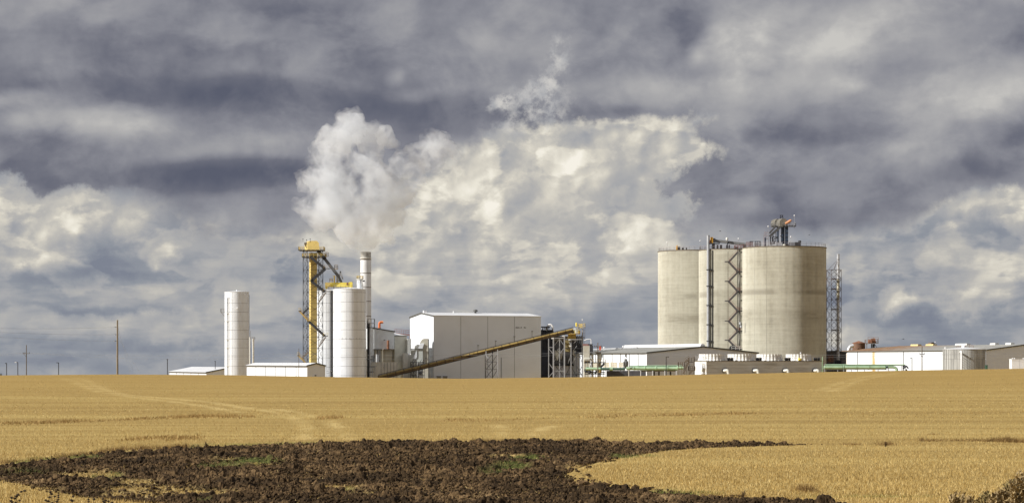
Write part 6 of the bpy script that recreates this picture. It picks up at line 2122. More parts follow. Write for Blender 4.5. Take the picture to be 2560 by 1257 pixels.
def stained_wall():
    m = bpy.data.materials.new("rust_streaked_white")
    m.use_nodes = True
    g = Graph(m.node_tree)
    b = g.n['Principled BSDF']
    pos = g.new('ShaderNodeNewGeometry').outputs['Position']
    rel = g.v('SUBTRACT', pos, (rc.x, RY, 0))
    v = g.v('DOT_PRODUCT', rel, tuple(V))
    n = g.noise(g.v('MULTIPLY', pos, (0.9, 0.9, 0.22)), 1.0, 5, 0.65)
    v = g.add(v, g.m('MULTIPLY_ADD', n, 3.0, -1.5))
    fac = None
    for px, w, a in ((2111, 3.2, 1.0), (2184, 2.0, 1.0), (2106, 1.6, 0.6), (2148, 0.7, 0.3)):
        d = g.m('ABSOLUTE', g.sub(v, vr(px)))
        f = g.map(d, 0.0, w, a, 0.0)
        fac = f if fac is None else g.m('MAXIMUM', fac, f)
    col = g.mix(g.mul(fac, g.map(n, 0.3, 0.6, 0.55, 1.0)), (0.70, 0.74, 0.785), (0.50, 0.32, 0.07))
    g.put(b.inputs['Base Color'], col)
    b.inputs['Roughness'].default_value = 0.5
    return m


def rusty_roof():
    m = bpy.data.materials.new("rusty_roof_sheet")
    m.use_nodes = True
    g = Graph(m.node_tree)
    b = g.n['Principled BSDF']
    pos = g.new('ShaderNodeNewGeometry').outputs['Position']
    v = g.v('DOT_PRODUCT', g.v('SUBTRACT', pos, (rc.x, RY, 0)), tuple(V))
    n = g.noise(g.v('MULTIPLY', pos, (0.35, 0.12, 0.35)), 1.0, 6, 0.65)
    f = g.map(g.add(v, g.m('MULTIPLY_ADD', n, 70.0, -35.0)), vr(2330), vr(2150))
    base = g.ramp(n, [(0.3, (0.27, 0.265, 0.235)), (0.7, (0.36, 0.355, 0.33))])
    rust = g.ramp(g.noise(pos, 0.5, 5, 0.6), [(0.3, (0.17, 0.085, 0.045)), (0.6, (0.30, 0.175, 0.085)), (0.8, (0.42, 0.28, 0.13))])
    g.put(b.inputs['Base Color'], g.mix(f, base, rust))
    b.inputs['Roughness'].default_value = 0.65
    return m


t, h, top = gable_house("warehouse", "long white warehouse with rust streaks and rusty roof end, right of the silos", "warehouse", 2465, RY, 32.5, LV_, 874.6, 1.9, mat("warehouse_grey_white", (0.76, 0.80, 0.85), 0.5, 0, 0.02), rusty_roof(), [0, vr(2385), vr(2259), vr(2144), LV_], 2, hip=17.0, gap=0.14, panel_left=stained_wall())
wg = t.o.location.z
for px, m, ln in ((2290, OCHRE, 5.5), (2328, OCHRE, 5.5), (2407, OFFWHITE, 8.0), (2486, OFFWHITE, 3.4), (2525, OFFWHITE, 3.4)):
    v = vr(px, 16.25)
    MB().prism([(16.25 - 0.9, v - ln / 2, h + 2.02), (16.25 + 0.9, v - ln / 2, h + 2.02), (16.25 + 0.7, v - ln / 2, h + 2.65), (16.25 - 0.7, v - ln / 2, h + 2.65)][::-1], (0, ln, 0)).obj("ridge_vent", mat("pale_yellow_vent", (0.62, 0.50, 0.24), 0.6, 0, 0.06) if m is OCHRE else m, t.o)
v = vr(2327, 16.5)
b = MB()
b.tube([(16.8, v - 1.0, h + 2.4), (16.8, v + 1.4, h + 2.4)], 0.95, 16)
b.obj("roof_fan", BROWN_STEEL, t.o, True)
v = vr(2338, 13)
t.bar("roof_mast", (13, v, h + 1.3), (13, v, h + 3.2), 0.08, STEEL)
MB().lathe([(0, 0), (0.18, 0), (0.18, 0.3), (0, 0.35)], (13, v, h + 3.2), 10).obj("lamp", LAMP_WHITE, t.o)

# --- rusty silo and machine platform behind the warehouse end
c = W(2147, HY, 900)
g0 = gz(c.x, 900)
t = Thing("rusty_silo", "squat rust brown silo with a cone roof and a silver duct, behind the warehouse", "silo", (c.x, 900, g0))
z = lambda py: z_of(py, 900) - g0
brown = mat("brown_silo_sheet", (0.15, 0.085, 0.055), 0.75, 0, 0.14, 0.5, dirt=(0.09, 0.075, 0.05), dirt_amt=0.5)
MB().lathe([(2.65, 0), (2.65, z(857.5))], n=36).obj("wall", brown, t.o, True)
MB().lathe([(2.8, z(857.8)), (2.8, z(857.2)), (0.25, z(852)), (0, z(851.7))], n=36).obj("roof", RUST, t.o, True)
qd = lambda px, py: t.p(px, py, 896)
MB().tube([qd(2121, 880), qd(2122.5, 871), qd(2126, 865.5), qd(2134, 863)], 0.75, 14).obj("duct", SILVER, t.o, True)
c = W(2180, HY, 896)
g0 = gz(c.x, 896)
t = Thing("machine_platform", "rusty machine with red brown drum on a railed stand, behind the warehouse", "machine stand", (c.x, 896, g0))
P = lambda px, py, Y=896: t.p(px, py, Y)
for px in (2167, 2179, 2182.5, 2185.5):
    t.bar("leg", (P(px, HY).x, 0, 0), (P(px, HY).x, 0, P(0, 859).z), 0.24 if px < 2170 else 0.42, BROWN_STEEL if px < 2170 else BLACK)
t.bar("brace", P(2186, 859), P(2192, 868), 0.22, DARK_STEEL)
b = MB()
a0, a1 = P(2165, 859, 894.5), P(2196, 858, 894.5)
b.prism([a0, a1, a1 + Vector((0, 3, 0)), a0 + Vector((0, 3, 0))], (0, 0, 0.28))
pl = b.obj("platform", BROWN_STEEL, t.o)
b = MB()
rail(b, [a0, a1, a1 + Vector((0, 3, 0)), a0 + Vector((0, 3, 0))], 1.7, 0.1, 1.3, True)
rail(b, [P(2170, 851.5, 894.5), P(2196, 851.5, 894.5)], 1.5, 0.09, 2.0)
b.obj("handrail", RUST, pl)
MB().box(P(2172, 0).x, P(2178, 0).x, 0.2, 2.2, P(0, 858).z, P(0, 849).z).obj("machine_box", mat("red_brown_paint", (0.33, 0.16, 0.10), 0.7, 0, 0.1), t.o)
MB().tube([P(2178, 852, 896), P(2188, 851, 896)], 1.05, 16).obj("drum", RUST, t.o, True)
MB().box(P(2186, 0).x, P(2191, 0).x, 0.1, 1.4, P(0, 858).z, P(0, 853).z).obj("motor", DARK_STEEL, t.o)

# --- galvanised tank, trailer, bin
c = W(2410.5, HY, 668)
g0 = gz(c.x, 668) - 0.1
t = Thing("galvanised_tank", "grey corrugated round tank with a white cone roof and side pipe", "tank", (c.x, 668, g0))
z = lambda py: z_of(py, 665) - g0
r = 6.5
MB().lathe([(r - 0.12, 0), (r - 0.12, z(872.5))], n=48).obj("tank_core", SEAM, t.o, True)
nc = 40
da = 2 * math.pi / nc
for k, (za_, zb_) in enumerate(((0, z(897)), (z(897), z(872)))):
    b = MB()
    n = 5
    vs, fs = [], []
    for j in range(n + 1):
        a = -da / 2 + 0.004 + (da - 0.008) * j / n
        rr = r + (0.05 if j % 2 else -0.02)
        for zq in (0.0, 1.0):
            vs.append((rr * math.cos(a), rr * math.sin(a), zq))
    for j in range(n):
        fs.append((2 * j, 2 * j + 2, 2 * j + 3, 2 * j + 1))
    me = b.add(vs, fs).mesh("shell_panel", GALV_WALL)
    me2 = me.copy()
    me2.materials[0] = mat("galvanised_tank_sheet_dull", (0.33, 0.33, 0.315), 0.55, 0.15, 0.12, 0.5, stretch=(2.2, 2.2, 0.25))
    for i in range(nc):
        o = link("shell_panel", me if (i * 7 + k * 3) % 5 else me2, t.o)
        o.location = (0, 0, za_ + 0.02)
        o.rotation_euler = (0, 0, i * da)
        o.scale = (1, 1, zb_ - za_ - 0.04)
MB().lathe([(r + 0.15, z(872.6)), (r + 0.15, z(872.0)), (1.0, z(867.8)), (0.9, z(867.8)), (0, z(867.6))], n=48).obj("roof", WHITE_ROOF, t.o, True)
MB().lathe([(0, 0), (0.62, 0), (0.62, 0.35), (0.4, 0.65), (0, 0.75)], (-0.2, 0, z(867.6)), 16).obj("roof_hatch", LAMP_WHITE, t.o, True)
b = MB()
rail(b, [t.p(2392, 868.5, 668), t.p(2402, 867.5, 668)], 0.9, 0.06, 0.6)
rail(b, [t.p(2414, 867.5, 667), t.p(2433, 869.5, 667)], 0.9, 0.06, 1.0)
b.obj("handrail", RED_RAIL, t.o)
MB().lathe([(0, 0), (0.2, 0), (0.16, 0.6), (0, 0.7)], t.p(2363, 872, 666), 10).obj("vent_cone", LAMP_WHITE, t.o, True)
x_ = t.p(2401.5, 0, 661).x
b = MB()
b.tube([(x_ - 0.1, -6.45, z(880)), (x_ - 0.1, -8.4, z(878)), (x_ - 0.1, -8.7, z(881)), (x_ - 0.1, -8.7, 0)], 0.26, 12)
b.obj("standpipe", WHITE_ROOF, t.o, True)
for k in range(6):
    t.bar("pipe_strap", (x_ - 0.1, -8.6, z(884 + 6 * k)), (x_ + 0.3, -6.4, z(884 + 6 * k)), 0.08, STEEL)
b = MB()
a = math.radians(-14)
for s in (0.0, 0.11):
    q0 = Vector(((r + 0.28) * math.cos(a - s), (r + 0.28) * math.sin(a - s), 0))
    b.bar(q0, q0 + Vector((0, 0, z(873))), 0.07)
for k in range(22):
    zz = 0.3 + k * z(874) / 22
    b.bar(((r + 0.28) * math.cos(a), (r + 0.28) * math.sin(a), zz), ((r + 0.28) * math.cos(a - 0.11), (r + 0.28) * math.sin(a - 0.11), zz), 0.10)
b.obj("ladder", OFFWHITE, t.o)

c = W(2529.5, HY, 640)
g0 = gz(c.x, 640)
t = Thing("site_trailer", "plain white box trailer at the right edge, below the warehouse gable", "trailer", (c.x, 640, g0), None, math.radians(4))
z = lambda py: z_of(py, 640) - g0
for k in range(3):
    MB().box(0.02 + k * 2.4, 2.36 + k * 2.4, 0, 2.5, 0.35, z(897.5)).obj("wall_panel", LAMP_WHITE, t.o)
MB().box(-0.08, 7.3, -0.08, 2.6, z(897.4), z(897.4) + 0.12).obj("roof", WHITE_ROOF, t.o)
for k in (0.5, 1.1, 3.8):
    MB().lathe([(0, 0), (0.22, 0), (0.22, 0.16), (0, 0.24)], (k, 0.9, z(897.4) + 0.12), 12).obj("roof_vent", LAMP_WHITE, t.o, True)
for k in (1.2, 5.6):
    MB().tube([(k, 0.2, 0.3), (k, 0.5, 0.3)], 0.35, 16).obj("wheel", BLACK, t.o, True)
c = W(2466, HY, 660)
g0 = gz(c.x, 660)
t = Thing("waste_bin", "small dark green bin beside the grey corrugated tank", "bin", (c.x, 660, g0))
MB().prism([(-0.28, -0.3, 0.0), (0.28, -0.3, 0.0), (0.36, -0.3, z_of(913, 660) - g0), (-0.36, -0.3, z_of(913, 660) - g0)], (0, 0.7, 0)).obj("body", DARK_GREEN, t.o)
MB().box(-0.4, 0.4, -0.36, 0.46, z_of(913, 660) - g0 + 0.003, z_of(912, 660) - g0).obj("lid", DARK_GREEN, t.o)

# ------------------------------------------------------------------ poles, wires, lamps, bushes
POLE_TOPS = {}


def utility_pole(px, ty, Y, w, m, label, arms=(), pins=(), name="utility_pole", group=None):
    c = W(px, HY, Y)
    g0 = gz(c.x, Y)
    t = Thing(name, label, "utility pole", (c.x, Y, g0 - 0.2), group)
    z = lambda py: z_of(py, Y) - g0 + 0.2
    MB().tube([(0, 0, 0), (0, 0, z(ty))], [w / 2, w * 0.36], 10).obj("post", m, t.o, True)
    for py, half, brace in arms:
        MB().box(-half, half, -0.28, -0.12, z(py) - 0.1, z(py) + 0.1).obj("crossarm", m, t.o)
        for s in brace:
            t.bar("arm_brace", (s * half * 0.85, -0.2, z(py)), (0, -0.16, z(py) - 1.0), 0.09, m)
        for s in (-0.95, 0.95) + ((-0.4,) if half > 0.8 else ()):
            MB().lathe([(0, 0), (0.08, 0), (0.11, 0.12), (0.05, 0.26), (0, 0.28)], (s * half, -0.2, z(py) + 0.1), 8).obj("insulator", DARK_STEEL, t.o, True)
    for py in pins:
        MB().box(-0.75, 0.1, -0.14, -0.02, z(py) - 0.05, z(py) + 0.07).obj("bracket", DARK_STEEL, t.o)
        MB().lathe([(0, -0.2), (0.12, -0.15), (0.07, 0.0), (0.12, 0.1), (0, 0.2)], (-0.85, -0.08, z(py)), 8).obj("insulator", STEEL, t.o, True)
    return t


utility_pole(66, 862, 640, 0.32, OLD_WOOD, "grey wooden pole with one crossarm, leftmost of the utility poles", ((883, 1.0, (-1,)),))
utility_pole(293.5, 799.5, 640, 0.62, WOOD, "tall brown wooden pole with three side brackets, standing alone in the left field", (), (817.5, 836, 852))
utility_pole(747, 870.5, 636, 0.20, OLD_WOOD, "thin dark pole standing in front of the long low white building")
utility_pole(1494.5, 856, 636, 0.34, OLD_WOOD, "wooden pole with two crossarms in front of the loading platform", ((880.5, 0.85, (-1, 1)), (866, 1.1, ())))
utility_pole(2305, 864.5, 640, 0.36, OLD_WOOD, "wooden pole with braced crossarm in front of the white warehouse wall", ((884.5, 0.75, (-1, 1)),))
c = W(1500.5, HY, 640)
single("warning_flag", MB().prism([(-0.35, 0, 0), (-0.05, 0, -0.35), (0.35, 0, 0.2), (0.28, 0, 0.8), (0.05, 0, 1.15), (-0.30, 0, 1.0)], (0, 0.18, 0)), mat("flag_red", (0.60, 0.10, 0.06), 0.7), "red marker hung beside the pole with two crossarms", "marker", (c.x, 640, z_of(873, 640)))


def wire(label, pts, Y, r=0.022, sag=0.4):
    """A line hung through the given points, sagging between them."""
    p = []
    for (xa, ya), (xb, yb) in zip(pts[:-1], pts[1:]):
        a, b = W(xa, ya, Y), W(xb, yb, Y)
        for i in range(12):
            f = i / 12
            q = a.lerp(b, f)
            q.z -= 4 * sag * f * (1 - f) * (b - a).length / 60
            p.append(q)
    p.append(W(*pts[-1], Y))
    o = p[0].copy()
    return single("power_line", MB().tube([q - o for q in p], r, 5), WIRE_GREY, label, "wire", o, "overhead power lines", True)


wire("upper thin overhead wire running between the crossarm poles", [(-60, 883), (57, 882), (736, 884), (1487, 879), (2298, 883), (2620, 881)], 639.6, 0.022, 0.5)
wire("middle thin overhead wire crossing in front of the plant", [(-60, 889), (74, 882.6), (747, 891.5), (1502, 880), (2312, 884), (2620, 886)], 639.3, 0.020, 0.9)
for i, (y0, y1, lab) in enumerate(((806, 817.5, "topmost wire leaving the tall brown pole to the left edge"), (812, 836, "second wire from the top leaving the tall brown pole"), (822, 852, "lowest wire leaving the tall brown pole to the left edge"))):
    a, b = W(-60, y0 + 13 + 1.5 * i, 560), W(287, y1, 640)
    p = []
    for k in range(17):
        f = k / 16
        q = a.lerp(b, f)
        q.z -= 4 * 0.35 * f * (1 - f)
        p.append(q - a)
    single("power_line", MB().tube(p, 0.022, 5), WIRE_GREY, lab, "wire", a, "overhead power lines", True)
p0 = W(295, 818, 640)
for k, (px, lab) in enumerate(((328, "steepest guy wire on the right of the tall brown pole"), (340, "middle guy wire on the right of the tall brown pole"), (356, "flattest guy wire on the right of the tall brown pole"))):
    e = W(px, 940, 640)
    s = W(295, 818 + 14 * k, 640)
    single("guy_wire", MB().tube([Vector((0, 0, 0)), e - s], 0.018, 5), WIRE_GREY, lab, "wire", s, "guy wires of the tall pole", True)


def yard_light(px, ty, Y, label, arm=0.0, lit=False):
    c = W(px, HY, Y)
    g0 = gz(c.x, Y)
    t = Thing("yard_light", label, "lamp post", (c.x, Y, g0 - 0.2), "dark yard lamp posts")
    z = z_of(ty, Y) - g0 + 0.2
    t.bar("post", (0, 0, 0), (0, 0, z), 0.24, DARK_STEEL, None, True)
    if arm:
        t.bar("arm", (0, 0, z - 0.1), (arm, 0, z - 0.02), 0.1, DARK_STEEL)
    MB().box(arm - 0.25, arm + 0.25, -0.15, 0.15, z - 0.18, z + 0.02).obj("lamp", LAMP_WHITE if lit else DARK_STEEL, t.o)


yard_light(16.5, 907, 650, "dark lamp post nearest the left edge", -0.2)
yard_light(44.5, 904.5, 650, "dark lamp post with a white lamp, behind the round bush", -0.65, True)
yard_light(146.5, 905.5, 650, "dark lamp post with a short arm, between the two left utility poles", -0.4)
yard_light(418.5, 897, 650, "dark plain lamp post left of the low metal shed")
yard_light(538, 902, 800, "short dark lamp post showing above the low metal shed roof")
yard_light(1665.5, 891, 632, "dark lamp post before the grey gable of the wide shed", 0.55)
yard_light(2280, 893.5, 650, "dark lamp post before the warehouse, left of the crossarm pole", -0.4)


def leafy(name, label, cat, px, Y, w, hgt, cone, n=1500, seed=1):
    c = W(px, HY, Y)
    g0 = gz(c.x, Y)
    t = Thing(name, label, cat, (c.x, Y, g0 - 0.2))
    r = np.random.default_rng(seed)
    b = MB()
    b.tube([(0, 0, 0), (0, 0, hgt * 0.7)], [0.12, 0.05], 7)
    for k in range(6):
        a = k * 1.05
        b.bar((0, 0, hgt * (0.2 + 0.07 * k)), (math.cos(a) * w * 0.3, math.sin(a) * w * 0.3, hgt * (0.35 + 0.08 * k)), 0.05)
    b.obj("trunk", OLD_WOOD, t.o)
    u = r.uniform(0, 1, n)
    hh = (0.05 + 0.95 * u) * hgt
    rad = w / 2 * ((1 - u) ** 0.8 if cone else np.sqrt(np.clip(1 - (2 * u - 0.9) ** 2, 0.05, 1))) * np.sqrt(r.uniform(0.15, 1, n))
    rad = rad * (0.75 + 0.5 * r.uniform(0, 1, n))
    a = r.uniform(0, 2 * math.pi, n)
    ctr = np.stack([rad * np.cos(a), rad * np.sin(a), hh], 1)
    e1, e2 = r.normal(0, 1, (n, 3)), r.normal(0, 1, (n, 3))
    s = 0.12
    e1 = e1 / np.linalg.norm(e1, axis=1)[:, None] * s
    e2 = e2 / np.linalg.norm(e2, axis=1)[:, None] * s
    vv = np.stack([ctr - e1, ctr + e2, ctr + e1, ctr - e2], 1).reshape(-1, 3)
    me = np_mesh("foliage", vv, np.arange(4 * n).reshape(n, 4), mat("dark_foliage", (0.045, 0.058, 0.035), 0.8, 0, 0.3, 1.5))
    link("foliage", me, t.o)


leafy("conifer", "small dark conifer at the far left edge of the skyline", "tree", 2.5, 655, 1.7, 2.9 + 0.2, True, 1600, 3)
leafy("shrub", "round dark shrub at the foot of the white lamp post", "shrub", 47, 652, 1.9, 2.55, False, 1600, 4)


# ------------------------------------------------------------------ plants in the foreground
def ground_at(px, Y):
    x = (px - CX) / F * Y
    return Vector((x, Y, gz(x, Y)))


def dry_shrub(px, ty, Y, width, label, seed, dense=1.0, lean=0.0):
    r = random.Random(seed)
    g = ground_at(px, Y)
    H = z_of(ty, Y) - g.z
    t = Thing("dry_weed", label, "weed", g, "dry weeds in the lower right corner")
    st, lf = MB(), []
    n = int(11 * dense)
    for i in range(n):
        sp = (i + 0.5) / n * 2 - 1 + r.uniform(-.15, .15)
        hh = H * (1 - 0.09 * abs(sp) ** 1.4) * r.uniform(0.92, 1.0)
        tip = Vector((sp * width * 0.5 + lean * hh, r.uniform(-.5, .5) * width * 0.5, hh))
        base = Vector((sp * width * 0.12, r.uniform(-.04, .04), 0))
        mid = base.lerp(tip, 0.5) + Vector((sp * width * 0.05, 0, hh * 0.05))
        st.tube([base, mid, tip], [0.010, 0.007, 0.003], 5, False)
        nl = int(95 * dense)
        for k in range(nl):
            f = 0.30 + 0.70 * r.random()
            q = (base.lerp(mid, f * 2) if f < 0.5 else mid.lerp(tip, f * 2 - 1))
            L = 0.09 * (1.15 - f) + 0.04
            d = Vector((r.gauss(0, 1), r.gauss(0, 1), r.uniform(0.3, 1.6))).normalized() * L
            s = Vector((r.gauss(0, 1), r.gauss(0, 1), r.gauss(0, 1))).normalized() * r.uniform(0.010, 0.024)
            lf += [q - s, q + s, q + d + s * 0.6, q + d - s * 0.6]
    st.obj("stem", mat("weed_stem", (0.20, 0.145, 0.07), 0.85, 0, 0.12, 6), t.o)
    vv = np.array([v[:] for v in lf])
    me = np_mesh("foliage", vv, np.arange(len(vv)).reshape(-1, 4), mat("weed_seed_%d" % (seed % 3), ((0.29, 0.21, 0.10), (0.26, 0.20, 0.08), (0.32, 0.235, 0.115))[seed % 3], 0.9, 0, 0.3, 9))
    link("foliage", me, t.o)


for i, (px, ty, w, dn, lab) in enumerate(((2396, 1230, 0.30, 0.9, "spread dry weed like a small fan, first from the left in the lower right corner"), (2428, 1232, 0.22, 0.7, "low dry weed second from the left in the lower right corner"),
                                         (2466, 1228, 0.26, 1.1, "dense upright dry weed in the middle of the lower right row"), (2488, 1225, 0.20, 0.9, "narrow upright dry weed right of the row's middle"),
                                         (2513, 1219, 0.24, 1.0, "olive brown dry weed before the tallest clump"), (2536, 1198, 0.34, 1.5, "tall bushy dry weed second from the right edge"),
                                         (2549, 1181, 0.26, 1.2, "tallest dry weed with a thin spike near the right edge"), (2562, 1190, 0.40, 1.6, "bushy dry weed cut by the right edge of the picture"), (2520, 1240, 0.40, 1.2, "low broad dry weed at the foot of the tall clump"))):
    dry_shrub(px, ty - 5, 36 + (i % 3) * 1.2, w * 1.25, lab, i + 2, dn)


def seed_head(px, Y, heads, label, seed):
    r = random.Random(seed)
    g = ground_at(px, Y)
    t = Thing("dried_flower", label, "dried flower", g, "dried flower stalks in the lower left corner")
    st = MB()
    for i, (hx, hy) in enumerate(heads):
        tip = t.p(hx, hy, Y)
        base = Vector((r.uniform(-.04, .04), r.uniform(-.04, .04), 0))
        st.tube([base, Vector((tip.x * 0.5, tip.y + r.uniform(-.05, .05), tip.z * 0.6)), tip], [0.004, 0.003, 0.002], 5, False)
        s = r.uniform(0.013, 0.019)
        b = MB()
        b.lathe([(0, -s), (s * 0.8, -s * 0.6), (s * 1.05, 0), (s * 0.75, s * 0.8), (0, s * 1.1)], n=9)
        for k in range(9):
            a = k * 0.7
            b.bar((math.cos(a) * s * 0.8, math.sin(a) * s * 0.8, 0), (math.cos(a) * s * 1.8, math.sin(a) * s * 1.8, s * r.uniform(-0.6, 0.9)), 0.004)
        b.obj("seed_head", mat("seed_head_brown", (0.040, 0.026, 0.016), 0.9, 0, 0.2, 30), t.o, False, tip)
    st.obj("stem", mat("flower_stem", (0.13, 0.095, 0.045), 0.85, 0, 0.12, 8), t.o)


for i, (px, heads, lab) in enumerate(((40, [(53, 1228), (45, 1236), (41, 1240), (29, 1243), (37, 1245), (27, 1251), (49, 1250), (30, 1254), (62, 1226), (39, 1255)], "many headed dried flower stalk, leftmost in the corner"),
                                      (125, [(126, 1229), (129, 1234), (124, 1242), (114, 1249), (120, 1252), (131, 1256), (137, 1240)], "dried flower stalk with the topmost dark head"),
                                      (146, [(146, 1242), (145, 1248), (142, 1253), (146, 1237)], "dried flower stalk with a curved row of heads"),
                                      (178, [(178, 1249), (181, 1251)], "short dried flower stalk with two small heads"),
                                      (221, [(221, 1247), (222, 1252), (235, 1247)], "dried flower stalk with three heads at the soil edge"),
                                      (264, [(257, 1246), (264, 1250), (262, 1256), (271, 1252), (280, 1255), (259, 1252)], "dried flower stalk farthest right in the corner"))):
    seed_head(px, 30 + 0.8 * (i % 3), heads, lab, 40 + i)


def spiky_weed(px, by, ty, label, seed, n=8, name="dry_stalk"):
    x, d = to_ground(np.array([float(px)]), np.array([float(by)]))
    Y = float(d[0])
    g = Vector((float(x[0]), Y, gz(float(x[0]), Y) - 0.05))
    r = random.Random(seed)
    t = Thing(name, label, "weed", g)
    H = z_of(ty, Y) - g.z
    b, lf = MB(), []
    for i in range(n):
        tip = Vector((r.gauss(0, 0.12) * H, r.gauss(0, 0.1) * H, H * r.uniform(0.55, 1.0)))
        b.tube([(r.uniform(-.05, .05), 0, 0), tip * 0.5, tip], [0.012, 0.01, 0.005], 5, False)
        for k in range(26):
            q = tip * r.uniform(0.2, 0.95)
            e = Vector((r.gauss(0, 1), r.gauss(0, 1), abs(r.gauss(0, 1)))).normalized() * 0.12
            s = Vector((r.gauss(0, 1), r.gauss(0, 1), 0)).normalized() * 0.014
            lf += [q - s, q + s, q + e]
    b.obj("stem", mat("stalk_brown", (0.12, 0.075, 0.035), 0.9, 0, 0.15, 5), t.o)
    vv = np.array([v[:] for v in lf])
    link("foliage", np_mesh("foliage", vv, np.arange(len(vv)).reshape(-1, 3), mat("stalk_leaf", (0.16, 0.10, 0.045), 0.9, 0, 0.2, 5)), t.o)


spiky_weed(516, 1122, 1103, "tall dark dead stalk standing at the upper edge of the ploughed soil", 5, 9)
spiky_weed(465, 1122, 1106, "very thin dead stalk left of the grass tussock", 6, 2)
spiky_weed(1857, 1247, 1224, "dark dead stalk at the lower edge of the ploughed soil", 7, 7)
spiky_weed(2214, 1116, 1103, "brown weed tuft alone in the stubble right of the ploughed tip", 8, 10)

# arched grass tussock
x, d = to_ground(np.array([488.0]), np.array([1122.0]))
g = Vector((float(x[0]), float(d[0]), gz(float(x[0]), float(d[0])) - 0.05))
t = Thing("grass_tussock", "arched heap of dry and green grass at the upper edge of the ploughed soil", "grass tussock", g)
lf, dk = [], []
r = random.Random(9)
for i in range(900):
    a = r.uniform(0, math.pi * 2)
    rr = math.sqrt(r.random())
    q = Vector((rr * math.cos(a) * 0.42, rr * math.sin(a) * 0.35, 0.34 * (1 - rr * rr) * r.uniform(0.4, 1.1)))
    e = Vector((math.cos(a) + r.gauss(0, .5), math.sin(a) + r.gauss(0, .5), r.uniform(-0.6, 0.7))).normalized() * r.uniform(0.10, 0.22)
    s = Vector((r.gauss(0, 1), r.gauss(0, 1), 0)).normalized() * 0.014
    (dk if q.x > 0.12 or r.random() < 0.2 else lf).extend([q - s, q + s, q + e])
for nm, L, m in (("dry_blades", lf, mat("tussock_dry", (0.34, 0.29, 0.12), 0.9, 0, 0.25, 6)), ("dark_blades", dk, mat("tussock_dark", (0.075, 0.06, 0.028), 0.9, 0, 0.25, 6))):
    vv = np.array([v[:] for v in L])
    link(nm, np_mesh(nm, vv, np.arange(len(vv)).reshape(-1, 3), m), t.o)

# small birds over the plant
def bird(px, py, Y, label, s=0.5):
    b = MB()
    b.tube([(-0.5 * s, 0, 0), (-0.2 * s, 0, 0.02), (0.25 * s, 0, 0.03), (0.5 * s, 0, 0)], [0.02 * s, 0.10 * s, 0.09 * s, 0.02 * s], 8)
    for k in (-1, 1):
        b.prism([(-0.15 * s, k * 0.05 * s, 0.02), (0.2 * s, k * 0.05 * s, 0.02), (0.1 * s, k * 0.55 * s, 0.22 * s), (-0.1 * s, k * 0.9 * s, 0.12 * s)], (0, 0, 0.012))
    single("bird", b, BLACK, label, "bird", W(px, py, Y), "small dark birds in the air")


bird(2258.5, 847, 600, "tiny dark bird above the warehouse roof", 0.7)
bird(1800, 578, 640, "tiny dark bird above the left silo roofs", 0.7)
bird(2023, 587.5, 640, "tiny dark bird right of the elevator head", 0.6)

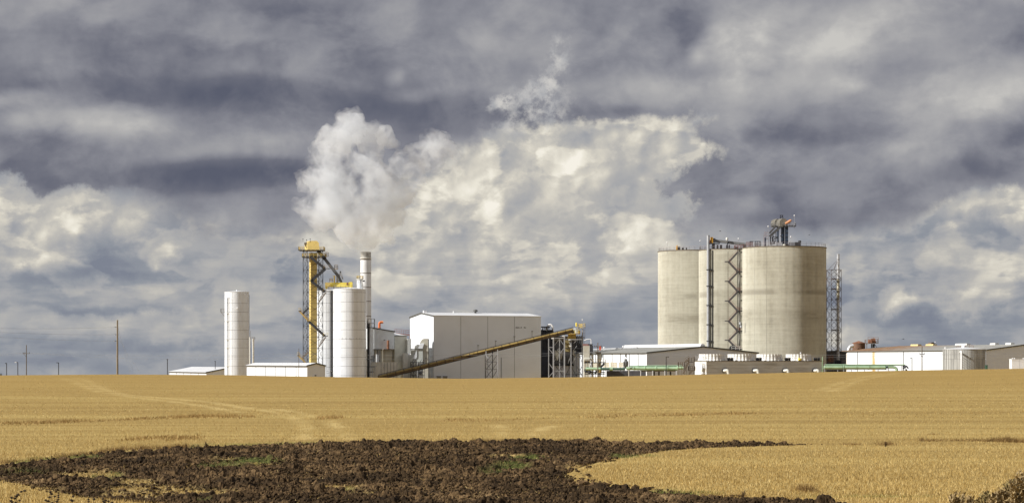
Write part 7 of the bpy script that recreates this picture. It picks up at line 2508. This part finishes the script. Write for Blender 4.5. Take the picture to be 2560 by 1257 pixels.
# ------------------------------------------------------------------ steam from the exhaust stack
def steam():
    from mathutils import noise
    Y0 = 738
    puffs = [(914, 622, 18), (912, 606, 30), (904, 588, 46), (950, 575, 34), (870, 580, 30), (975, 600, 14), (915, 566, 56), (880, 540, 64), (930, 530, 52), (815, 520, 56), (775, 520, 32), (840, 475, 74), (920, 475, 66), (778, 450, 36), (750, 448, 15), (742, 516, 14),
             (812, 405, 52), (835, 360, 46), (872, 325, 46), (862, 300, 24), (885, 302, 26), (815, 335, 26), (925, 345, 44), (958, 340, 26), (975, 352, 22), (985, 358, 14), (850, 420, 50), (895, 440, 50), (930, 420, 34), (985, 450, 40), (1005, 410, 34),
             (1040, 402, 40), (1070, 392, 36), (1085, 362, 38), (1110, 352, 24), (1122, 378, 26), (1135, 385, 15), (1100, 405, 22), (1045, 372, 16), (1000, 480, 42), (1040, 440, 30), (960, 500, 52), (985, 540, 26), (940, 385, 16), (860, 385, 30)]
    bm = bmesh.new()
    r = random.Random(12)
    for px, py, rp in puffs:
        Y = Y0 + r.uniform(-5, 5) * min(1.0, rp / 40)
        c = W(px, py, Y)
        R = rp * Y / F * 1.02
        bmesh.ops.create_icosphere(bm, subdivisions=3, radius=R, matrix=Matrix.Translation(c))
    me = bpy.data.meshes.new("steam_plume")
    bm.to_mesh(me)
    bm.free()
    o = link("steam_plume", me)
    md = o.modifiers.new("union", 'REMESH')
    md.mode = 'VOXEL'
    md.voxel_size = 0.42
    dg = bpy.context.evaluated_depsgraph_get()
    new = bpy.data.meshes.new_from_object(o.evaluated_get(dg))
    o.modifiers.clear()
    o.data = new
    n = len(new.vertices)
    co = np.zeros(n * 3)
    no = np.zeros(n * 3)
    new.vertices.foreach_get('co', co)
    new.vertices.foreach_get('normal', no)
    co, no = co.reshape(-1, 3), no.reshape(-1, 3)
    d = np.array([noise.fractal(Vector(p) * 0.22, 1.0, 2.1, 4) * 1.9 + abs(noise.noise(Vector(p) * 0.5)) * 1.4 - 0.3 for p in co])
    top = np.clip((co[:, 2] - z_of(612, Y0)) / 6.0, 0.12, 1)
    new.vertices.foreach_set('co', (co + no * (d * top)[:, None]).ravel())
    new.update()
    md = o.modifiers.new("union", 'REMESH')          # merge the billows into one clean closed hull
    md.mode = 'VOXEL'
    md.voxel_size = 0.5
    dg = bpy.context.evaluated_depsgraph_get()
    dg.update()
    new = bpy.data.meshes.new_from_object(o.evaluated_get(dg))
    o.modifiers.clear()
    o.data = new
    bm = bmesh.new()                                    # drop the small pockets enclosed inside it
    bm.from_mesh(new)
    bm.verts.ensure_lookup_table()
    seen, islands = set(), []
    for v in bm.verts:
        if v.index in seen:
            continue
        stack, isl = [v], []
        seen.add(v.index)
        while stack:
            q = stack.pop()
            isl.append(q)
            for e in q.link_edges:
                w = e.other_vert(q)
                if w.index not in seen:
                    seen.add(w.index)
                    stack.append(w)
        islands.append(isl)
    islands.sort(key=len)
    for isl in islands[:-1]:
        bmesh.ops.delete(bm, geom=isl, context='VERTS')
    bm.to_mesh(new)
    bm.free()
    m = bpy.data.materials.new("steam")
    m.use_nodes = True
    g = Graph(m.node_tree)
    g.n.clear()
    pos = g.new('ShaderNodeNewGeometry').outputs['Position']
    big = g.noise(pos, 0.085, 3, 0.55)
    fine = g.noise(pos, 0.26, 7, 0.66, 0.4)
    f = g.add(g.m('MULTIPLY', big, 0.52), g.m('MULTIPLY', fine, 0.48))
    z = g.new('ShaderNodeSeparateXYZ')
    g.put(z.inputs[0], pos)
    f = g.add(f, g.map(z.outputs[2], z_of(430, Y0), z_of(570, Y0), 0.0, 0.055))      # denser near the outlet
    dens = g.map(f, 0.44, 0.60, 0.002, 0.18)
    dens = g.mul(dens, g.map(z.outputs[2], z_of(640, Y0), z_of(540, Y0), 0.75, 1.0))
    vol = g.new('ShaderNodeVolumePrincipled')
    vol.inputs['Color'].default_value = (0.94, 0.967, 1.0, 1)
    vol.inputs['Anisotropy'].default_value = 0.15
    g.put(vol.inputs['Density'], dens)
    out = g.new('ShaderNodeOutputMaterial')
    g.put(out.inputs['Volume'], vol.outputs[0])
    m.cycles.volume_step_rate = 0.28
    new.materials.clear()
    new.materials.append(m)
    tag(o, "white steam billowing out of the tall silver stack", None, None, 'stuff')


steam()
